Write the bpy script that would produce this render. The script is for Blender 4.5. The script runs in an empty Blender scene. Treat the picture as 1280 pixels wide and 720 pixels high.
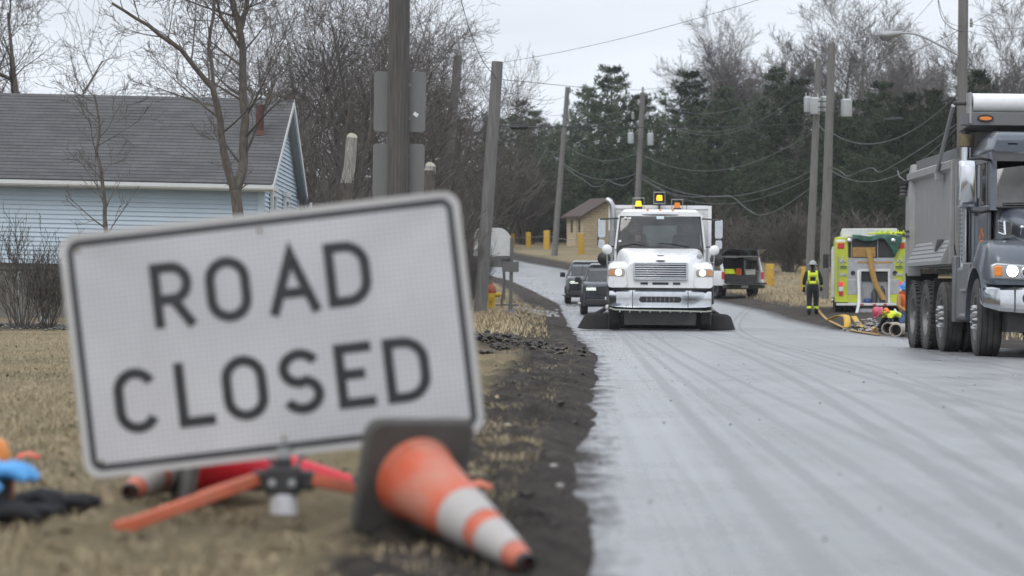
import bpy, bmesh, math, random
import numpy as np
from mathutils import Vector, Matrix

random.seed(7)
rng = np.random.default_rng(7)
scene = bpy.context.scene
COL = scene.collection
R = math.radians

# ------------------------------------------------------------------ camera, sky, sun, exposure
FPX = 3400.0            # focal length in photo pixels (1280 wide)
EYE = 0.75              # a photographer crouching at the roadside
HOR = 371.0             # row of the horizon in the photo
cam = bpy.data.cameras.new('camera')
cam.sensor_width = 36.0
cam.lens = FPX / 1280.0 * 36.0
cam.shift_y = (HOR - 360.0) / 1280.0
cam.clip_start = 0.1
cam.clip_end = 4000
cam.dof.use_dof = True
cam.dof.focus_distance = 43.0
cam.dof.aperture_fstop = 3.2
camo = bpy.data.objects.new('camera', cam)
camo.location = (0, 0, EYE)
camo.rotation_euler = (R(90), 0, 0)
COL.objects.link(camo)
scene.camera = camo

world = bpy.data.worlds.new('World')
scene.world = world
world.use_nodes = True
wn = world.node_tree.nodes
wl = world.node_tree.links
wn.clear()
SUN_EL, SUN_AZ = R(48), R(205)
w_out = wn.new('ShaderNodeOutputWorld')
w_sky = wn.new('ShaderNodeTexSky')
w_sky.sky_type = 'NISHITA'
w_sky.sun_disc = False
w_sky.sun_elevation = SUN_EL
w_sky.sun_rotation = SUN_AZ
w_sky.dust_density = 6.0
w_bg1 = wn.new('ShaderNodeBackground')
w_bg1.inputs['Strength'].default_value = 0.10
wl.new(w_sky.outputs[0], w_bg1.inputs['Color'])
# closed cloud deck: brighter overhead than at the horizon, as overcast skies are
w_tc = wn.new('ShaderNodeTexCoord')
w_sep = wn.new('ShaderNodeSeparateXYZ')
wl.new(w_tc.outputs['Generated'], w_sep.inputs[0])
w_ab = wn.new('ShaderNodeMath'); w_ab.operation = 'ABSOLUTE'
wl.new(w_sep.outputs['Z'], w_ab.inputs[0])
w_lum = wn.new('ShaderNodeMath'); w_lum.operation = 'MULTIPLY_ADD'
wl.new(w_ab.outputs[0], w_lum.inputs[0])
w_lum.inputs[1].default_value = 0.75
w_lum.inputs[2].default_value = 1.02
w_map = wn.new('ShaderNodeMapping')
w_map.inputs['Scale'].default_value = (3.0, 3.0, 14.0)
wl.new(w_tc.outputs['Generated'], w_map.inputs[0])
w_noi = wn.new('ShaderNodeTexNoise')
w_noi.inputs['Scale'].default_value = 1.3
w_noi.inputs['Detail'].default_value = 5
wl.new(w_map.outputs[0], w_noi.inputs['Vector'])
w_mr = wn.new('ShaderNodeMapRange')
w_mr.inputs['From Min'].default_value = 0.3
w_mr.inputs['From Max'].default_value = 0.7
w_mr.inputs['To Min'].default_value = 0.88
w_mr.inputs['To Max'].default_value = 1.08
wl.new(w_noi.outputs['Fac'], w_mr.inputs['Value'])
w_mul = wn.new('ShaderNodeMath'); w_mul.operation = 'MULTIPLY'
wl.new(w_lum.outputs[0], w_mul.inputs[0])
wl.new(w_mr.outputs[0], w_mul.inputs[1])
w_bg2 = wn.new('ShaderNodeBackground')
w_bg2.inputs['Color'].default_value = (0.885, 0.94, 1.02, 1)
wl.new(w_mul.outputs[0], w_bg2.inputs['Strength'])
w_mix = wn.new('ShaderNodeMixShader')
w_mix.inputs['Fac'].default_value = 0.9
wl.new(w_bg1.outputs[0], w_mix.inputs[1])
wl.new(w_bg2.outputs[0], w_mix.inputs[2])
wl.new(w_mix.outputs[0], w_out.inputs['Surface'])

sun = bpy.data.lights.new('sun', 'SUN')
sun.energy = 0.9
sun.angle = R(30)
sun.color = (1.0, 0.97, 0.93)
suno = bpy.data.objects.new('sun', sun)
sd = Vector((math.sin(SUN_AZ) * math.cos(SUN_EL), math.cos(SUN_AZ) * math.cos(SUN_EL), math.sin(SUN_EL)))
suno.rotation_euler = sd.to_track_quat('Z', 'Y').to_euler()
suno.location = (0, 0, 60)
COL.objects.link(suno)

vs = scene.view_settings
vs.view_transform = 'Standard'
vs.look = 'None'
vs.exposure = 0.0
vs.gamma = 1.0
vs.use_curve_mapping = False
scene.cycles.max_bounces = 6
scene.cycles.transparent_max_bounces = 12
scene.cycles.use_denoising = True


def P(px, py, d):
    """a point of the place from its bearing and its distance in metres"""
    return Vector(((px - 640.0) / FPX * d, d, EYE - (py - HOR) / FPX * d))


# ------------------------------------------------------------------ mesh helpers
class MB:
    def __init__(s):
        s.V = []; s.F = []

    def add(s, verts, faces):
        o = len(s.V)
        s.V.extend([tuple(v) for v in verts])
        s.F.extend([tuple(i + o for i in f) for f in faces])
        return s

    def box(s, c, size, rot=None):
        hx, hy, hz = size[0] / 2, size[1] / 2, size[2] / 2
        vs = [Vector((x, y, z)) for z in (-hz, hz) for y in (-hy, hy) for x in (-hx, hx)]
        if rot is not None:
            m = rot if isinstance(rot, Matrix) else Matrix.Rotation(rot[2], 3, 'Z') @ Matrix.Rotation(rot[1], 3, 'Y') @ Matrix.Rotation(rot[0], 3, 'X')
            vs = [m @ v for v in vs]
        c = Vector(c)
        return s.add([v + c for v in vs], [(0, 2, 3, 1), (4, 5, 7, 6), (0, 1, 5, 4), (2, 6, 7, 3), (0, 4, 6, 2), (1, 3, 7, 5)])

    def bx(s, x0, x1, y0, y1, z0, z1):
        return s.box(((x0 + x1) / 2, (y0 + y1) / 2, (z0 + z1) / 2), (abs(x1 - x0), abs(y1 - y0), abs(z1 - z0)))

    def loft(s, rings, cap=True):
        n = len(rings[0]); o = len(s.V)
        for r in rings:
            s.V.extend([tuple(v) for v in r])
        for k in range(len(rings) - 1):
            a = o + k * n; b = a + n
            for i in range(n):
                j = (i + 1) % n
                s.F.append((a + i, a + j, b + j, b + i))
        if cap:
            s.F.append(tuple(o + i for i in reversed(range(n))))
            e = o + (len(rings) - 1) * n
            s.F.append(tuple(e + i for i in range(n)))
        return s

    def tube(s, pts, r, n=8, cap=True, flat=None):
        pts = [Vector(p) for p in pts]
        rs = r if isinstance(r, (list, tuple)) else [r] * len(pts)
        rings = []
        up = None
        for i, p in enumerate(pts):
            t = (pts[min(i + 1, len(pts) - 1)] - pts[max(i - 1, 0)])
            t = t.normalized() if t.length > 1e-9 else Vector((0, 0, 1))
            if up is None:
                up = Vector((0, 0, 1)) if abs(t.z) < 0.9 else Vector((0, 1, 0))
            a = t.cross(up)
            if a.length < 1e-6:
                a = t.cross(Vector((1, 0, 0)))
            a.normalize(); b = a.cross(t).normalized(); up = b
            f = flat if flat else 1.0
            rings.append([p + (a * math.cos(2 * math.pi * k / n) + b * math.sin(2 * math.pi * k / n) * f) * rs[i] for k in range(n)])
        return s.loft(rings, cap)

    def lathe(s, prof, o, axis=(0, 0, 1), n=24, cap=True):
        ax = Vector(axis).normalized()
        a = ax.cross(Vector((0, 0, 1)))
        if a.length < 1e-5:
            a = Vector((1, 0, 0))
        a.normalize(); b = ax.cross(a)
        o = Vector(o)
        rings = [[o + ax * h + (a * math.cos(2 * math.pi * k / n) + b * math.sin(2 * math.pi * k / n)) * max(r, 1e-4) for k in range(n)] for r, h in prof]
        return s.loft(rings, cap)

    def ball(s, c, rad, n=12, m=8):
        rx, ry, rz = rad if isinstance(rad, (tuple, list)) else (rad,) * 3
        c = Vector(c)
        rings = []
        for i in range(m + 1):
            t = -math.pi / 2 + math.pi * i / m
            q = max(math.cos(t), 1e-3)
            rings.append([c + Vector((rx * q * math.cos(2 * math.pi * k / n), ry * q * math.sin(2 * math.pi * k / n), rz * math.sin(t))) for k in range(n)])
        return s.loft(rings, True)

    def prism(s, poly, axis, a, b):
        """poly: 2D points; axis x -> (y,z), y -> (x,z), z -> (x,y)"""
        def mk(p, t):
            return {'x': (t, p[0], p[1]), 'y': (p[0], t, p[1]), 'z': (p[0], p[1], t)}[axis]
        return s.loft([[mk(p, a) for p in poly], [mk(p, b) for p in poly]])

    def ribbon(s, pts, w, y0, y1):
        """a flat letter stroke in the XZ plane, mitred"""
        pts = [Vector((p[0], p[1])) for p in pts]
        closed = (pts[0] - pts[-1]).length < 1e-6
        if closed:
            pts = pts[:-1]
        n = len(pts); L = []; Rr = []
        for i in range(n):
            if closed:
                a = (pts[i] - pts[i - 1]).normalized(); b = (pts[(i + 1) % n] - pts[i]).normalized()
            else:
                a = (pts[i] - pts[max(i - 1, 0)]) if i else (pts[1] - pts[0])
                b = (pts[min(i + 1, n - 1)] - pts[i]) if i < n - 1 else a
                a = a.normalized(); b = b.normalized()
            na = Vector((-a.y, a.x)); nb = Vector((-b.y, b.x))
            m = na + nb
            m = m / max(m.length_squared, 0.4) * 2 if m.length > 1e-6 else na
            m = m * (w / 2) if True else m
            L.append(pts[i] + m); Rr.append(pts[i] - m)
        o = len(s.V)
        for i in range(n):
            for y in (y0, y1):
                s.V.append((L[i].x, y, L[i].y)); s.V.append((Rr[i].x, y, Rr[i].y))
        for i in range(n if closed else n - 1):
            a = o + 4 * i; b = o + 4 * ((i + 1) % n)
            s.F += [(a, b, b + 1, a + 1), (a + 2, a + 3, b + 3, b + 2), (a, a + 2, b + 2, b), (a + 1, b + 1, b + 3, a + 3)]
        if not closed:
            e = o + 4 * (n - 1)
            s.F += [(o, o + 1, o + 3, o + 2), (e, e + 2, e + 3, e + 1)]
        return s

    def mesh(s, name):
        me = bpy.data.meshes.new(name)
        me.from_pydata(s.V, [], s.F)
        bm = bmesh.new(); bm.from_mesh(me)
        bmesh.ops.recalc_face_normals(bm, faces=bm.faces)
        bm.to_mesh(me); bm.free()
        return me

    def obj(s, name, mat, parent=None, smooth=35, bevel=0.0, **kw):
        me = s.mesh(name)
        return mobj(name, me, mat, parent, smooth, bevel, **kw)


def mobj(name, me, mat, parent=None, smooth=35, bevel=0.0, label=None, cat=None, group=None, kind=None):
    ob = bpy.data.objects.new(name, me)
    COL.objects.link(ob)
    for m in (mat if isinstance(mat, (list, tuple)) else [mat]):
        if m is not None:
            me.materials.append(m)
    if smooth:
        me.shade_smooth()
        if smooth < 180:
            me.set_sharp_from_angle(angle=R(smooth))
    if bevel:
        b = ob.modifiers.new('bevel', 'BEVEL')
        b.width = bevel; b.segments = 2; b.limit_method = 'ANGLE'; b.angle_limit = R(40)
        b.harden_normals = False
    if parent is not None:
        ob.parent = parent
    tag(ob, label, cat, group, kind)
    return ob


def tag(ob, label=None, cat=None, group=None, kind=None):
    for k, v in (('label', label), ('category', cat), ('group', group), ('kind', kind)):
        if v:
            ob[k] = v
    return ob


def empty(name, loc, rot=(0, 0, 0), parent=None, **kw):
    e = bpy.data.objects.new(name, None)
    e.empty_display_size = 0.3
    e.location = loc
    e.rotation_euler = rot
    COL.objects.link(e)
    if parent is not None:
        e.parent = parent
    return tag(e, **kw)


def copy_tree(o, parent=None):
    c = o.copy(); COL.objects.link(c); c.parent = parent
    for ch in list(o.children):
        copy_tree(ch, c)
    return c


def rring(y, zb, zt, wb, wt, r=0.05, n=4, cx=0.0):
    """rounded trapezoid ring in the XZ plane at y"""
    cs = [(-wb, zb), (wb, zb), (wt, zt), (-wt, zt)]
    out = []
    for i in range(4):
        p = Vector(cs[i]); a = Vector(cs[i - 1]) - p; b = Vector(cs[(i + 1) % 4]) - p
        rr = min(r, a.length * 0.45, b.length * 0.45)
        p0 = p + a.normalized() * rr; p1 = p + b.normalized() * rr
        for k in range(n + 1):
            t = k / n
            q = p0 * (1 - t) ** 2 + p * 2 * t * (1 - t) + p1 * t * t
            out.append(Vector((cx + q.x, y, q.y)))
    return out


def rrect2(w, h, r, n=5, cx=0, cy=0):
    out = []
    for sx, sy, a0 in ((1, 1, 0), (-1, 1, 90), (-1, -1, 180), (1, -1, 270)):
        for k in range(n + 1):
            a = R(a0 + 90 * k / n)
            out.append((cx + sx * (w / 2 - r) + r * math.cos(a), cy + sy * (h / 2 - r) + r * math.sin(a)))
    return out


# ------------------------------------------------------------------ materials
def nmat(name):
    m = bpy.data.materials.new(name)
    m.use_nodes = True
    return m, m.node_tree.nodes, m.node_tree.links, m.node_tree.nodes['Principled BSDF']


def N(nodes, t, **kw):
    n = nodes.new(t)
    for k, v in kw.items():
        if k in n.inputs:
            n.inputs[k].default_value = v
        else:
            setattr(n, k, v)
    return n


def mat(name, col, rough=0.6, metal=0.0, var=0.18, scale=6.0, stretch=(1, 1, 1), bump=0.0, bscale=40.0, coat=0.0,
        dirt=0.0, dirtcol=(0.16, 0.145, 0.125), dscale=2.5, rvar=0.12, spec=0.5, emit=None, estr=0.0, alt=None):
    m, nd, lk, b = nmat(name)
    tc = nd.new('ShaderNodeTexCoord')
    mp = N(nd, 'ShaderNodeMapping'); mp.inputs['Scale'].default_value = stretch
    lk.new(tc.outputs['Object'], mp.inputs[0])
    no = N(nd, 'ShaderNodeTexNoise', Scale=scale, Detail=6.0, Roughness=0.6)
    lk.new(mp.outputs[0], no.inputs['Vector'])
    rp = nd.new('ShaderNodeValToRGB')
    c0 = [max(0, c * (1 - var)) for c in col]; c1 = [min(1, c * (1 + var)) for c in col]
    if alt:
        c1 = alt
    rp.color_ramp.elements[0].position = 0.3; rp.color_ramp.elements[0].color = (*c0, 1)
    rp.color_ramp.elements[1].position = 0.7; rp.color_ramp.elements[1].color = (*c1, 1)
    lk.new(no.outputs['Fac'], rp.inputs['Fac'])
    out = rp.outputs['Color']
    if dirt > 0:
        n2 = N(nd, 'ShaderNodeTexNoise', Scale=dscale, Detail=8.0, Roughness=0.7)
        lk.new(tc.outputs['Object'], n2.inputs['Vector'])
        mr = N(nd, 'ShaderNodeMapRange'); mr.inputs['From Min'].default_value = 0.42; mr.inputs['From Max'].default_value = 0.72
        mr.inputs['To Max'].default_value = dirt
        lk.new(n2.outputs['Fac'], mr.inputs['Value'])
        mx = nd.new('ShaderNodeMixRGB')
        mx.inputs['Color2'].default_value = (*dirtcol, 1)
        lk.new(mr.outputs[0], mx.inputs['Fac']); lk.new(out, mx.inputs['Color1'])
        out = mx.outputs['Color']
    lk.new(out, b.inputs['Base Color'])
    rr = N(nd, 'ShaderNodeMapRange')
    rr.inputs['To Min'].default_value = max(0.02, rough - rvar); rr.inputs['To Max'].default_value = min(1, rough + rvar)
    lk.new(no.outputs['Fac'], rr.inputs['Value'])
    lk.new(rr.outputs[0], b.inputs['Roughness'])
    b.inputs['Metallic'].default_value = metal
    b.inputs['Specular IOR Level'].default_value = spec
    if coat:
        b.inputs['Coat Weight'].default_value = coat; b.inputs['Coat Roughness'].default_value = 0.08
    if bump:
        n3 = N(nd, 'ShaderNodeTexNoise', Scale=bscale, Detail=5.0)
        lk.new(mp.outputs[0], n3.inputs['Vector'])
        bp = N(nd, 'ShaderNodeBump', Strength=bump, Distance=0.02)
        lk.new(n3.outputs['Fac'], bp.inputs['Height']); lk.new(bp.outputs[0], b.inputs['Normal'])
    if emit:
        b.inputs['Emission Color'].default_value = (*emit, 1); b.inputs['Emission Strength'].default_value = estr
    return m


def glassmat(name, tint=(0.55, 0.6, 0.6), base=0.06, rough=0.02):
    m = bpy.data.materials.new(name); m.use_nodes = True
    nd, lk = m.node_tree.nodes, m.node_tree.links
    nd.clear()
    o = nd.new('ShaderNodeOutputMaterial'); tr = nd.new('ShaderNodeBsdfTransparent'); gl = nd.new('ShaderNodeBsdfGlossy')
    tr.inputs['Color'].default_value = (*tint, 1); gl.inputs['Roughness'].default_value = rough
    tc = nd.new('ShaderNodeTexCoord')
    no = N(nd, 'ShaderNodeTexNoise', Scale=3.0, Detail=4.0)
    lk.new(tc.outputs['Object'], no.inputs['Vector'])
    fr = N(nd, 'ShaderNodeFresnel', IOR=1.5)
    ad = N(nd, 'ShaderNodeMath', operation='MULTIPLY_ADD')
    lk.new(no.outputs['Fac'], ad.inputs[0]); ad.inputs[1].default_value = base * 2
    lk.new(fr.outputs[0], ad.inputs[2])
    mx = nd.new('ShaderNodeMixShader')
    lk.new(ad.outputs[0], mx.inputs[0]); lk.new(tr.outputs[0], mx.inputs[1]); lk.new(gl.outputs[0], mx.inputs[2])
    lk.new(mx.outputs[0], o.inputs['Surface'])
    return m


M = {}
M['white_paint'] = mat('white_paint', (0.80, 0.81, 0.82), 0.3, var=0.03, coat=0.4, dirt=0.22, dscale=1.6)
M['white_dull'] = mat('white_dull', (0.68, 0.69, 0.68), 0.55, var=0.05, dirt=0.3, dscale=2.0)
M['grey_paint'] = mat('grey_paint', (0.085, 0.10, 0.128), 0.32, metal=0.35, var=0.08, coat=0.5, dirt=0.35, dscale=2.4, dirtcol=(0.2, 0.19, 0.18))
M['grey_body'] = mat('grey_body', (0.27, 0.27, 0.272), 0.5, metal=0.2, var=0.12, dirt=0.5, dscale=1.6, stretch=(1, 1, 0.5), dirtcol=(0.33, 0.315, 0.295))
M['grey_trim'] = mat('grey_trim', (0.15, 0.155, 0.165), 0.5, metal=0.2, var=0.12, dirt=0.4, dscale=3)
M['dark_steel'] = mat('dark_steel', (0.05, 0.052, 0.056), 0.6, metal=0.3, dirt=0.5, dscale=4, dirtcol=(0.12, 0.112, 0.1))
M['black_plastic'] = mat('black_plastic', (0.02, 0.02, 0.022), 0.5, dirt=0.2)
M['black_gloss'] = mat('black_gloss', (0.018, 0.02, 0.024), 0.2, coat=0.5, dirt=0.35, dscale=3, dirtcol=(0.1, 0.1, 0.1))
M['navy_paint'] = mat('navy_paint', (0.024, 0.03, 0.042), 0.25, metal=0.3, coat=0.5, dirt=0.35, dscale=3, dirtcol=(0.1, 0.1, 0.1))
M['rubber'] = mat('rubber', (0.035, 0.034, 0.034), 0.85, dirt=0.7, dscale=5, dirtcol=(0.11, 0.105, 0.1), bump=0.2, bscale=60)
M['chrome'] = mat('chrome', (0.62, 0.64, 0.67), 0.16, metal=1.0, var=0.06, dirt=0.25, dscale=4, rvar=0.08, dirtcol=(0.3, 0.29, 0.28))
M['alu'] = mat('alu', (0.48, 0.49, 0.5), 0.4, metal=0.8, var=0.12, dirt=0.4, dscale=4, dirtcol=(0.25, 0.24, 0.23))
M['rim_dull'] = mat('rim_dull', (0.2, 0.2, 0.2), 0.55, metal=0.5, var=0.15, dirt=0.7, dscale=5, dirtcol=(0.15, 0.143, 0.135))
M['galv'] = mat('galv', (0.36, 0.37, 0.38), 0.5, metal=0.5, var=0.1, dirt=0.2)
M['bronze'] = mat('bronze', (0.21, 0.165, 0.10), 0.45, metal=0.6, var=0.25, scale=12)
M['glass'] = glassmat('windscreen_glass', (0.62, 0.68, 0.68), 0.05)
M['glass_dark'] = glassmat('tinted_glass', (0.18, 0.2, 0.22), 0.10)
M['glass_truck'] = glassmat('truck_glass', (0.10, 0.115, 0.13), 0.07)
M['lens'] = glassmat('lamp_lens', (0.9, 0.92, 0.95), 0.10)
M['amber_off'] = mat('amber_lens', (0.75, 0.22, 0.02), 0.25, var=0.1, coat=0.5)
M['amber_lit'] = mat('amber_lamp', (0.9, 0.5, 0.02), 0.3, var=0.05, emit=(1.0, 0.62, 0.03), estr=1.1)
M['lamp_lit'] = mat('headlamp_lit', (1, 0.96, 0.85), 0.3, var=0.01, emit=(1.0, 0.95, 0.8), estr=6.0)
M['lamp_warm'] = mat('headlamp_warm', (1, 0.95, 0.8), 0.3, var=0.01, emit=(1.0, 0.86, 0.58), estr=1.7)
M['drl'] = mat('running_light', (1, 1, 0.95), 0.3, var=0.01, emit=(0.88, 1.0, 0.9), estr=1.6)
M['red_lens'] = mat('red_lens', (0.55, 0.02, 0.03), 0.3, var=0.1, coat=0.4)
M['red_lit'] = mat('red_lamp', (0.7, 0.03, 0.05), 0.3, var=0.1, emit=(1, 0.05, 0.08), estr=0.5)
M['interior'] = mat('cab_interior', (0.11, 0.115, 0.12), 0.8, bump=0.1)
M['seat'] = mat('seat_fabric', (0.07, 0.072, 0.078), 0.9)
M['orange'] = mat('cone_orange', (0.55, 0.085, 0.035), 0.55, var=0.1, scale=4.0, alt=(0.60, 0.16, 0.085), dirt=1.0, dscale=4.5, dirtcol=(0.36, 0.25, 0.20))
M['orange_red'] = mat('cone_red', (0.62, 0.012, 0.03), 0.4, var=0.12, dirt=0.12, dscale=6)
M['orange_leg'] = mat('stand_orange', (0.56, 0.13, 0.06), 0.55, var=0.2, dirt=0.5, dscale=9, dirtcol=(0.30, 0.18, 0.14))
M['cone_white'] = mat('cone_white', (0.42, 0.395, 0.38), 0.5, var=0.2, dirt=0.7, dscale=6, dirtcol=(0.27, 0.24, 0.22))
M['cone_black'] = mat('cone_base', (0.07, 0.067, 0.062), 0.75, var=0.15, dirt=0.8, dscale=4, dirtcol=(0.115, 0.105, 0.09), bump=0.15)
M['lime'] = mat('lime_paint', (0.47, 0.53, 0.035), 0.35, var=0.06, coat=0.3, dirt=0.18)
M['lime_cloth'] = mat('lime_cloth', (0.62, 0.74, 0.05), 0.8, var=0.1)
M['green_tarp'] = mat('green_tarp', (0.02, 0.085, 0.062), 0.6, var=0.3, bump=0.4, bscale=10)
M['hose_yellow'] = mat('hose_yellow', (0.60, 0.36, 0.035), 0.75, var=0.2, scale=12, dirt=0.3, dscale=6)
M['hose_tan'] = mat('hose_tan', (0.42, 0.25, 0.07), 0.8, var=0.25, scale=12, dirt=0.3, dscale=6)
M['yellow_paint'] = mat('yellow_paint', (0.48, 0.29, 0.025), 0.6, var=0.12, dirt=0.35, dscale=7, dirtcol=(0.28, 0.2, 0.07))
M['hydrant_yellow'] = mat('hydrant_yellow', (0.55, 0.36, 0.02), 0.5, var=0.2, dirt=0.4, dscale=9)
M['hydrant_red'] = mat('hydrant_red', (0.32, 0.07, 0.025), 0.55, var=0.2, dirt=0.3, dscale=9)
M['navy_cloth'] = mat('navy_cloth', (0.012, 0.016, 0.018), 0.9, var=0.3)
M['jeans'] = mat('jeans', (0.06, 0.10, 0.19), 0.9, var=0.25)
M['orange_cloth'] = mat('orange_cloth', (0.80, 0.17, 0.03), 0.8, var=0.12)
M['tan_cloth'] = mat('tan_cloth', (0.36, 0.2, 0.08), 0.85, var=0.2)
M['skin'] = mat('skin', (0.48, 0.28, 0.2), 0.6, var=0.08)
M['helmet_grey'] = mat('helmet_grey', (0.33, 0.35, 0.36), 0.4, var=0.08)
M['helmet_pink'] = mat('helmet_pink', (0.50, 0.08, 0.13), 0.4, var=0.1)
M['helmet_blue'] = mat('helmet_blue', (0.05, 0.22, 0.52), 0.4, var=0.1)
M['blue_vinyl'] = mat('blue_vinyl', (0.085, 0.32, 0.66), 0.45, var=0.15, bump=0.3, bscale=12)
M['black_cloth'] = mat('black_cloth', (0.014, 0.014, 0.017), 0.85, var=0.3, bump=0.4, bscale=30)
M['blue_tarp'] = mat('blue_tarp', (0.03, 0.07, 0.22), 0.5, var=0.3, bump=0.4)
M['sign_back'] = mat('sign_back', (0.165, 0.168, 0.166), 0.5, metal=0.35, var=0.09, scale=3, dirt=0.3, dscale=5, dirtcol=(0.17, 0.165, 0.16))
M['black_ink'] = mat('black_ink', (0.030, 0.030, 0.034), 0.5, var=0.25, scale=14)
M['pole_wood'] = mat('pole_wood', (0.085, 0.078, 0.072), 0.9, var=0.4, scale=5, stretch=(8, 8, 0.35), bump=0.7, bscale=9)
M['pole_grey'] = mat('pole_grey', (0.155, 0.15, 0.143), 0.9, var=0.28, scale=5, stretch=(7, 7, 0.35), bump=0.5, bscale=9)
M['bark'] = mat('bark', (0.105, 0.09, 0.077), 0.95, var=0.4, scale=9, stretch=(3, 3, 0.7), bump=0.8, bscale=16)
M['bark_pale'] = mat('bark_pale', (0.27, 0.25, 0.225), 0.9, var=0.5, scale=7, stretch=(4, 4, 0.6), bump=0.5, bscale=14)
M['cut_wood'] = mat('cut_wood', (0.36, 0.325, 0.27), 0.85, var=0.18, scale=16)
M['twig'] = mat('twig', (0.10, 0.088, 0.080), 0.95, var=0.3, scale=2.5)
M['twig_brown'] = mat('twig_brown', (0.112, 0.096, 0.084), 0.95, var=0.35, scale=2.0)
M['twig_grey'] = mat('twig_grey', (0.135, 0.122, 0.115), 0.95, var=0.25, scale=2.0)
M['wire'] = mat('wire', (0.095, 0.097, 0.102), 0.6, var=0.15)
M['cable'] = mat('cable', (0.025, 0.025, 0.028), 0.7, var=0.2)
M['porcelain'] = mat('porcelain', (0.3, 0.29, 0.28), 0.35, var=0.1)
M['transformer'] = mat('transformer', (0.42, 0.45, 0.46), 0.45, var=0.06, dirt=0.2)
M['soil'] = mat('soil', (0.055, 0.048, 0.042), 0.9, var=0.45, scale=6, bump=0.6)
M['stone'] = mat('stone', (0.30, 0.29, 0.28), 0.85, var=0.35, scale=3, bump=0.4)
M['rope'] = mat('rope', (0.3, 0.27, 0.22), 0.9)


# ------------------------------------------------------------------ terrain functions
def _hash(ix, iy, s):
    n = (ix.astype(np.int64) * 374761393 + iy.astype(np.int64) * 668265263 + s * 1442695041) & 0x7fffffff
    n = (n ^ (n >> 13)) * 1274126177 & 0x7fffffff
    return ((n ^ (n >> 16)) & 0xffff) / 65535.0


def vnoise(x, y, s=0):
    x = np.asarray(x, float); y = np.asarray(y, float)
    ix = np.floor(x); iy = np.floor(y); fx = x - ix; fy = y - iy
    fx = fx * fx * (3 - 2 * fx); fy = fy * fy * (3 - 2 * fy)
    a = _hash(ix, iy, s); b = _hash(ix + 1, iy, s); c = _hash(ix, iy + 1, s); d = _hash(ix + 1, iy + 1, s)
    return (a * (1 - fx) + b * fx) * (1 - fy) + (c * (1 - fx) + d * fx) * fy - 0.5


def fbm(x, y, s=0, o=4):
    t = 0; a = 1.0; f = 1.0
    for i in range(o):
        t = t + a * vnoise(x * f, y * f, s + i * 17); a *= 0.5; f *= 2.03
    return t


_Y = np.arange(-60, 420, 0.5)


def _curve(ys, vs, k=15):
    v = np.interp(_Y, ys, vs)
    w = np.hanning(k + 2)[1:-1]; w /= w.sum()
    p = np.pad(v, (k // 2, k // 2), mode='edge')
    return np.convolve(p, w, mode='valid')


_XL = _curve([-60, 7, 11, 20, 32, 43, 65, 85, 108, 125, 140, 155, 170, 185, 200, 230, 420],
             [-.9, .2, .32, .61, 1.02, 1.18, 1.4, 1.65, 1.9, 1.15, -.1, -2.4, -5.2, -8.4, -12, -19, -64])
_XR = _curve([-60, 7, 37, 62, 85, 95, 105, 118, 125, 140, 155, 170, 185, 200, 230, 420],
             [7.2, 7.6, 8.3, 8.5, 9.0, 9.4, 9.2, 8.75, 8.1, 6.2, 3.8, 1.0, -2.2, -5.8, -13, -58])
_ZP = _curve([-60, 70, 90, 110, 125, 140, 155, 170, 190, 210, 240, 420], [0, 0, .12, .5, .92, 1.6, 2.25, 2.95, 4.1, 4.7, 6.0, 7.0], 31)


def xl(y): return np.interp(y, _Y, _XL)
def xr(y): return np.interp(y, _Y, _XR)
def zp(y): return np.interp(y, _Y, _ZP)
def sstep(a, b, t):
    t = np.clip((t - a) / (b - a), 0, 1); return t * t * (3 - 2 * t)


def road_z(x, y):
    x = np.asarray(x, float); y = np.asarray(y, float)
    return zp(y) - 0.02 * np.maximum(0, x - 3.5) * (1 - sstep(65, 95, y)) - 0.012 * np.maximum(0, 1.6 - (x - xl(y))) * 0.5


def gz(x, y, fine=False):
    x = np.asarray(x, float); y = np.asarray(y, float)
    e1 = 0.12 * fbm(y * 0.23, y * 0 + 3.1, 5, 4) - .27
    sl = xl(y) + e1 - x; sr = x - xr(y)
    A = np.interp(y, [0, 10, 40, 72, 110, 150], [.02, .02, .14, .27, .3, .25])
    z = zp(y) + A * sstep(.2, 2.0, sl) + 0.12 * sstep(.2, 2.5, sr)
    z = z + 0.014 * fbm(x * .5, y * .5, 9, 3) * sstep(.3, 2, sl)
    z = z + 0.16 * np.exp(-((x + 9) / 5) ** 4 - ((y - 53) / 3.2) ** 4)
    z = z + 0.1 * np.exp(-(((x + 9.5) / 2.2) ** 2 + ((y - 48.2) / 1.0) ** 2))
    # churned verge
    m = sstep(-.45, .1, sl) * (1 - sstep(1.0, 2.3, sl))
    z = z + m * (0.035 + 0.05 * fbm(x * 2.2, y * 1.3, 21, 3))
    m2 = sstep(-.6, .2, sr) * (1 - sstep(1.0, 2.5, sr))
    z = z + m2 * (0.02 + 0.05 * fbm(x * 2.2, y * 1.3, 27, 3))
    z = z - 0.07 * (1 - sstep(-.5, -.1, sl)) * (1 - sstep(-.5, -.1, sr))
    z = z - 0.02 * np.maximum(0, np.minimum(x, 10) - 3.5) * (1 - sstep(65, 95, y)) * 1.0
    # soil heap beside the road
    z = z + 0.13 * np.exp(-(((x + 0.25) / .55) ** 2 + ((y - 36) / 2.6) ** 2)) * (0.7 + 1.4 * fbm(x * 3, y * 2, 33, 3))
    z = z + 9.0 * sstep(232, 320, y)
    if fine:
        z = z + m * sstep(-.35, .15, sl) * (0.075 * fbm(x * 9, y * 6, 41, 3) + 0.05 * fbm(x * 4, y * 2.2, 45, 2) + .03 * np.maximum(0, fbm(x * 21, y * 15, 43, 2)))
    return z


def G(x, y, dz=0.0):
    return Vector((x, y, float(gz(x, y)) + dz))


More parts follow.
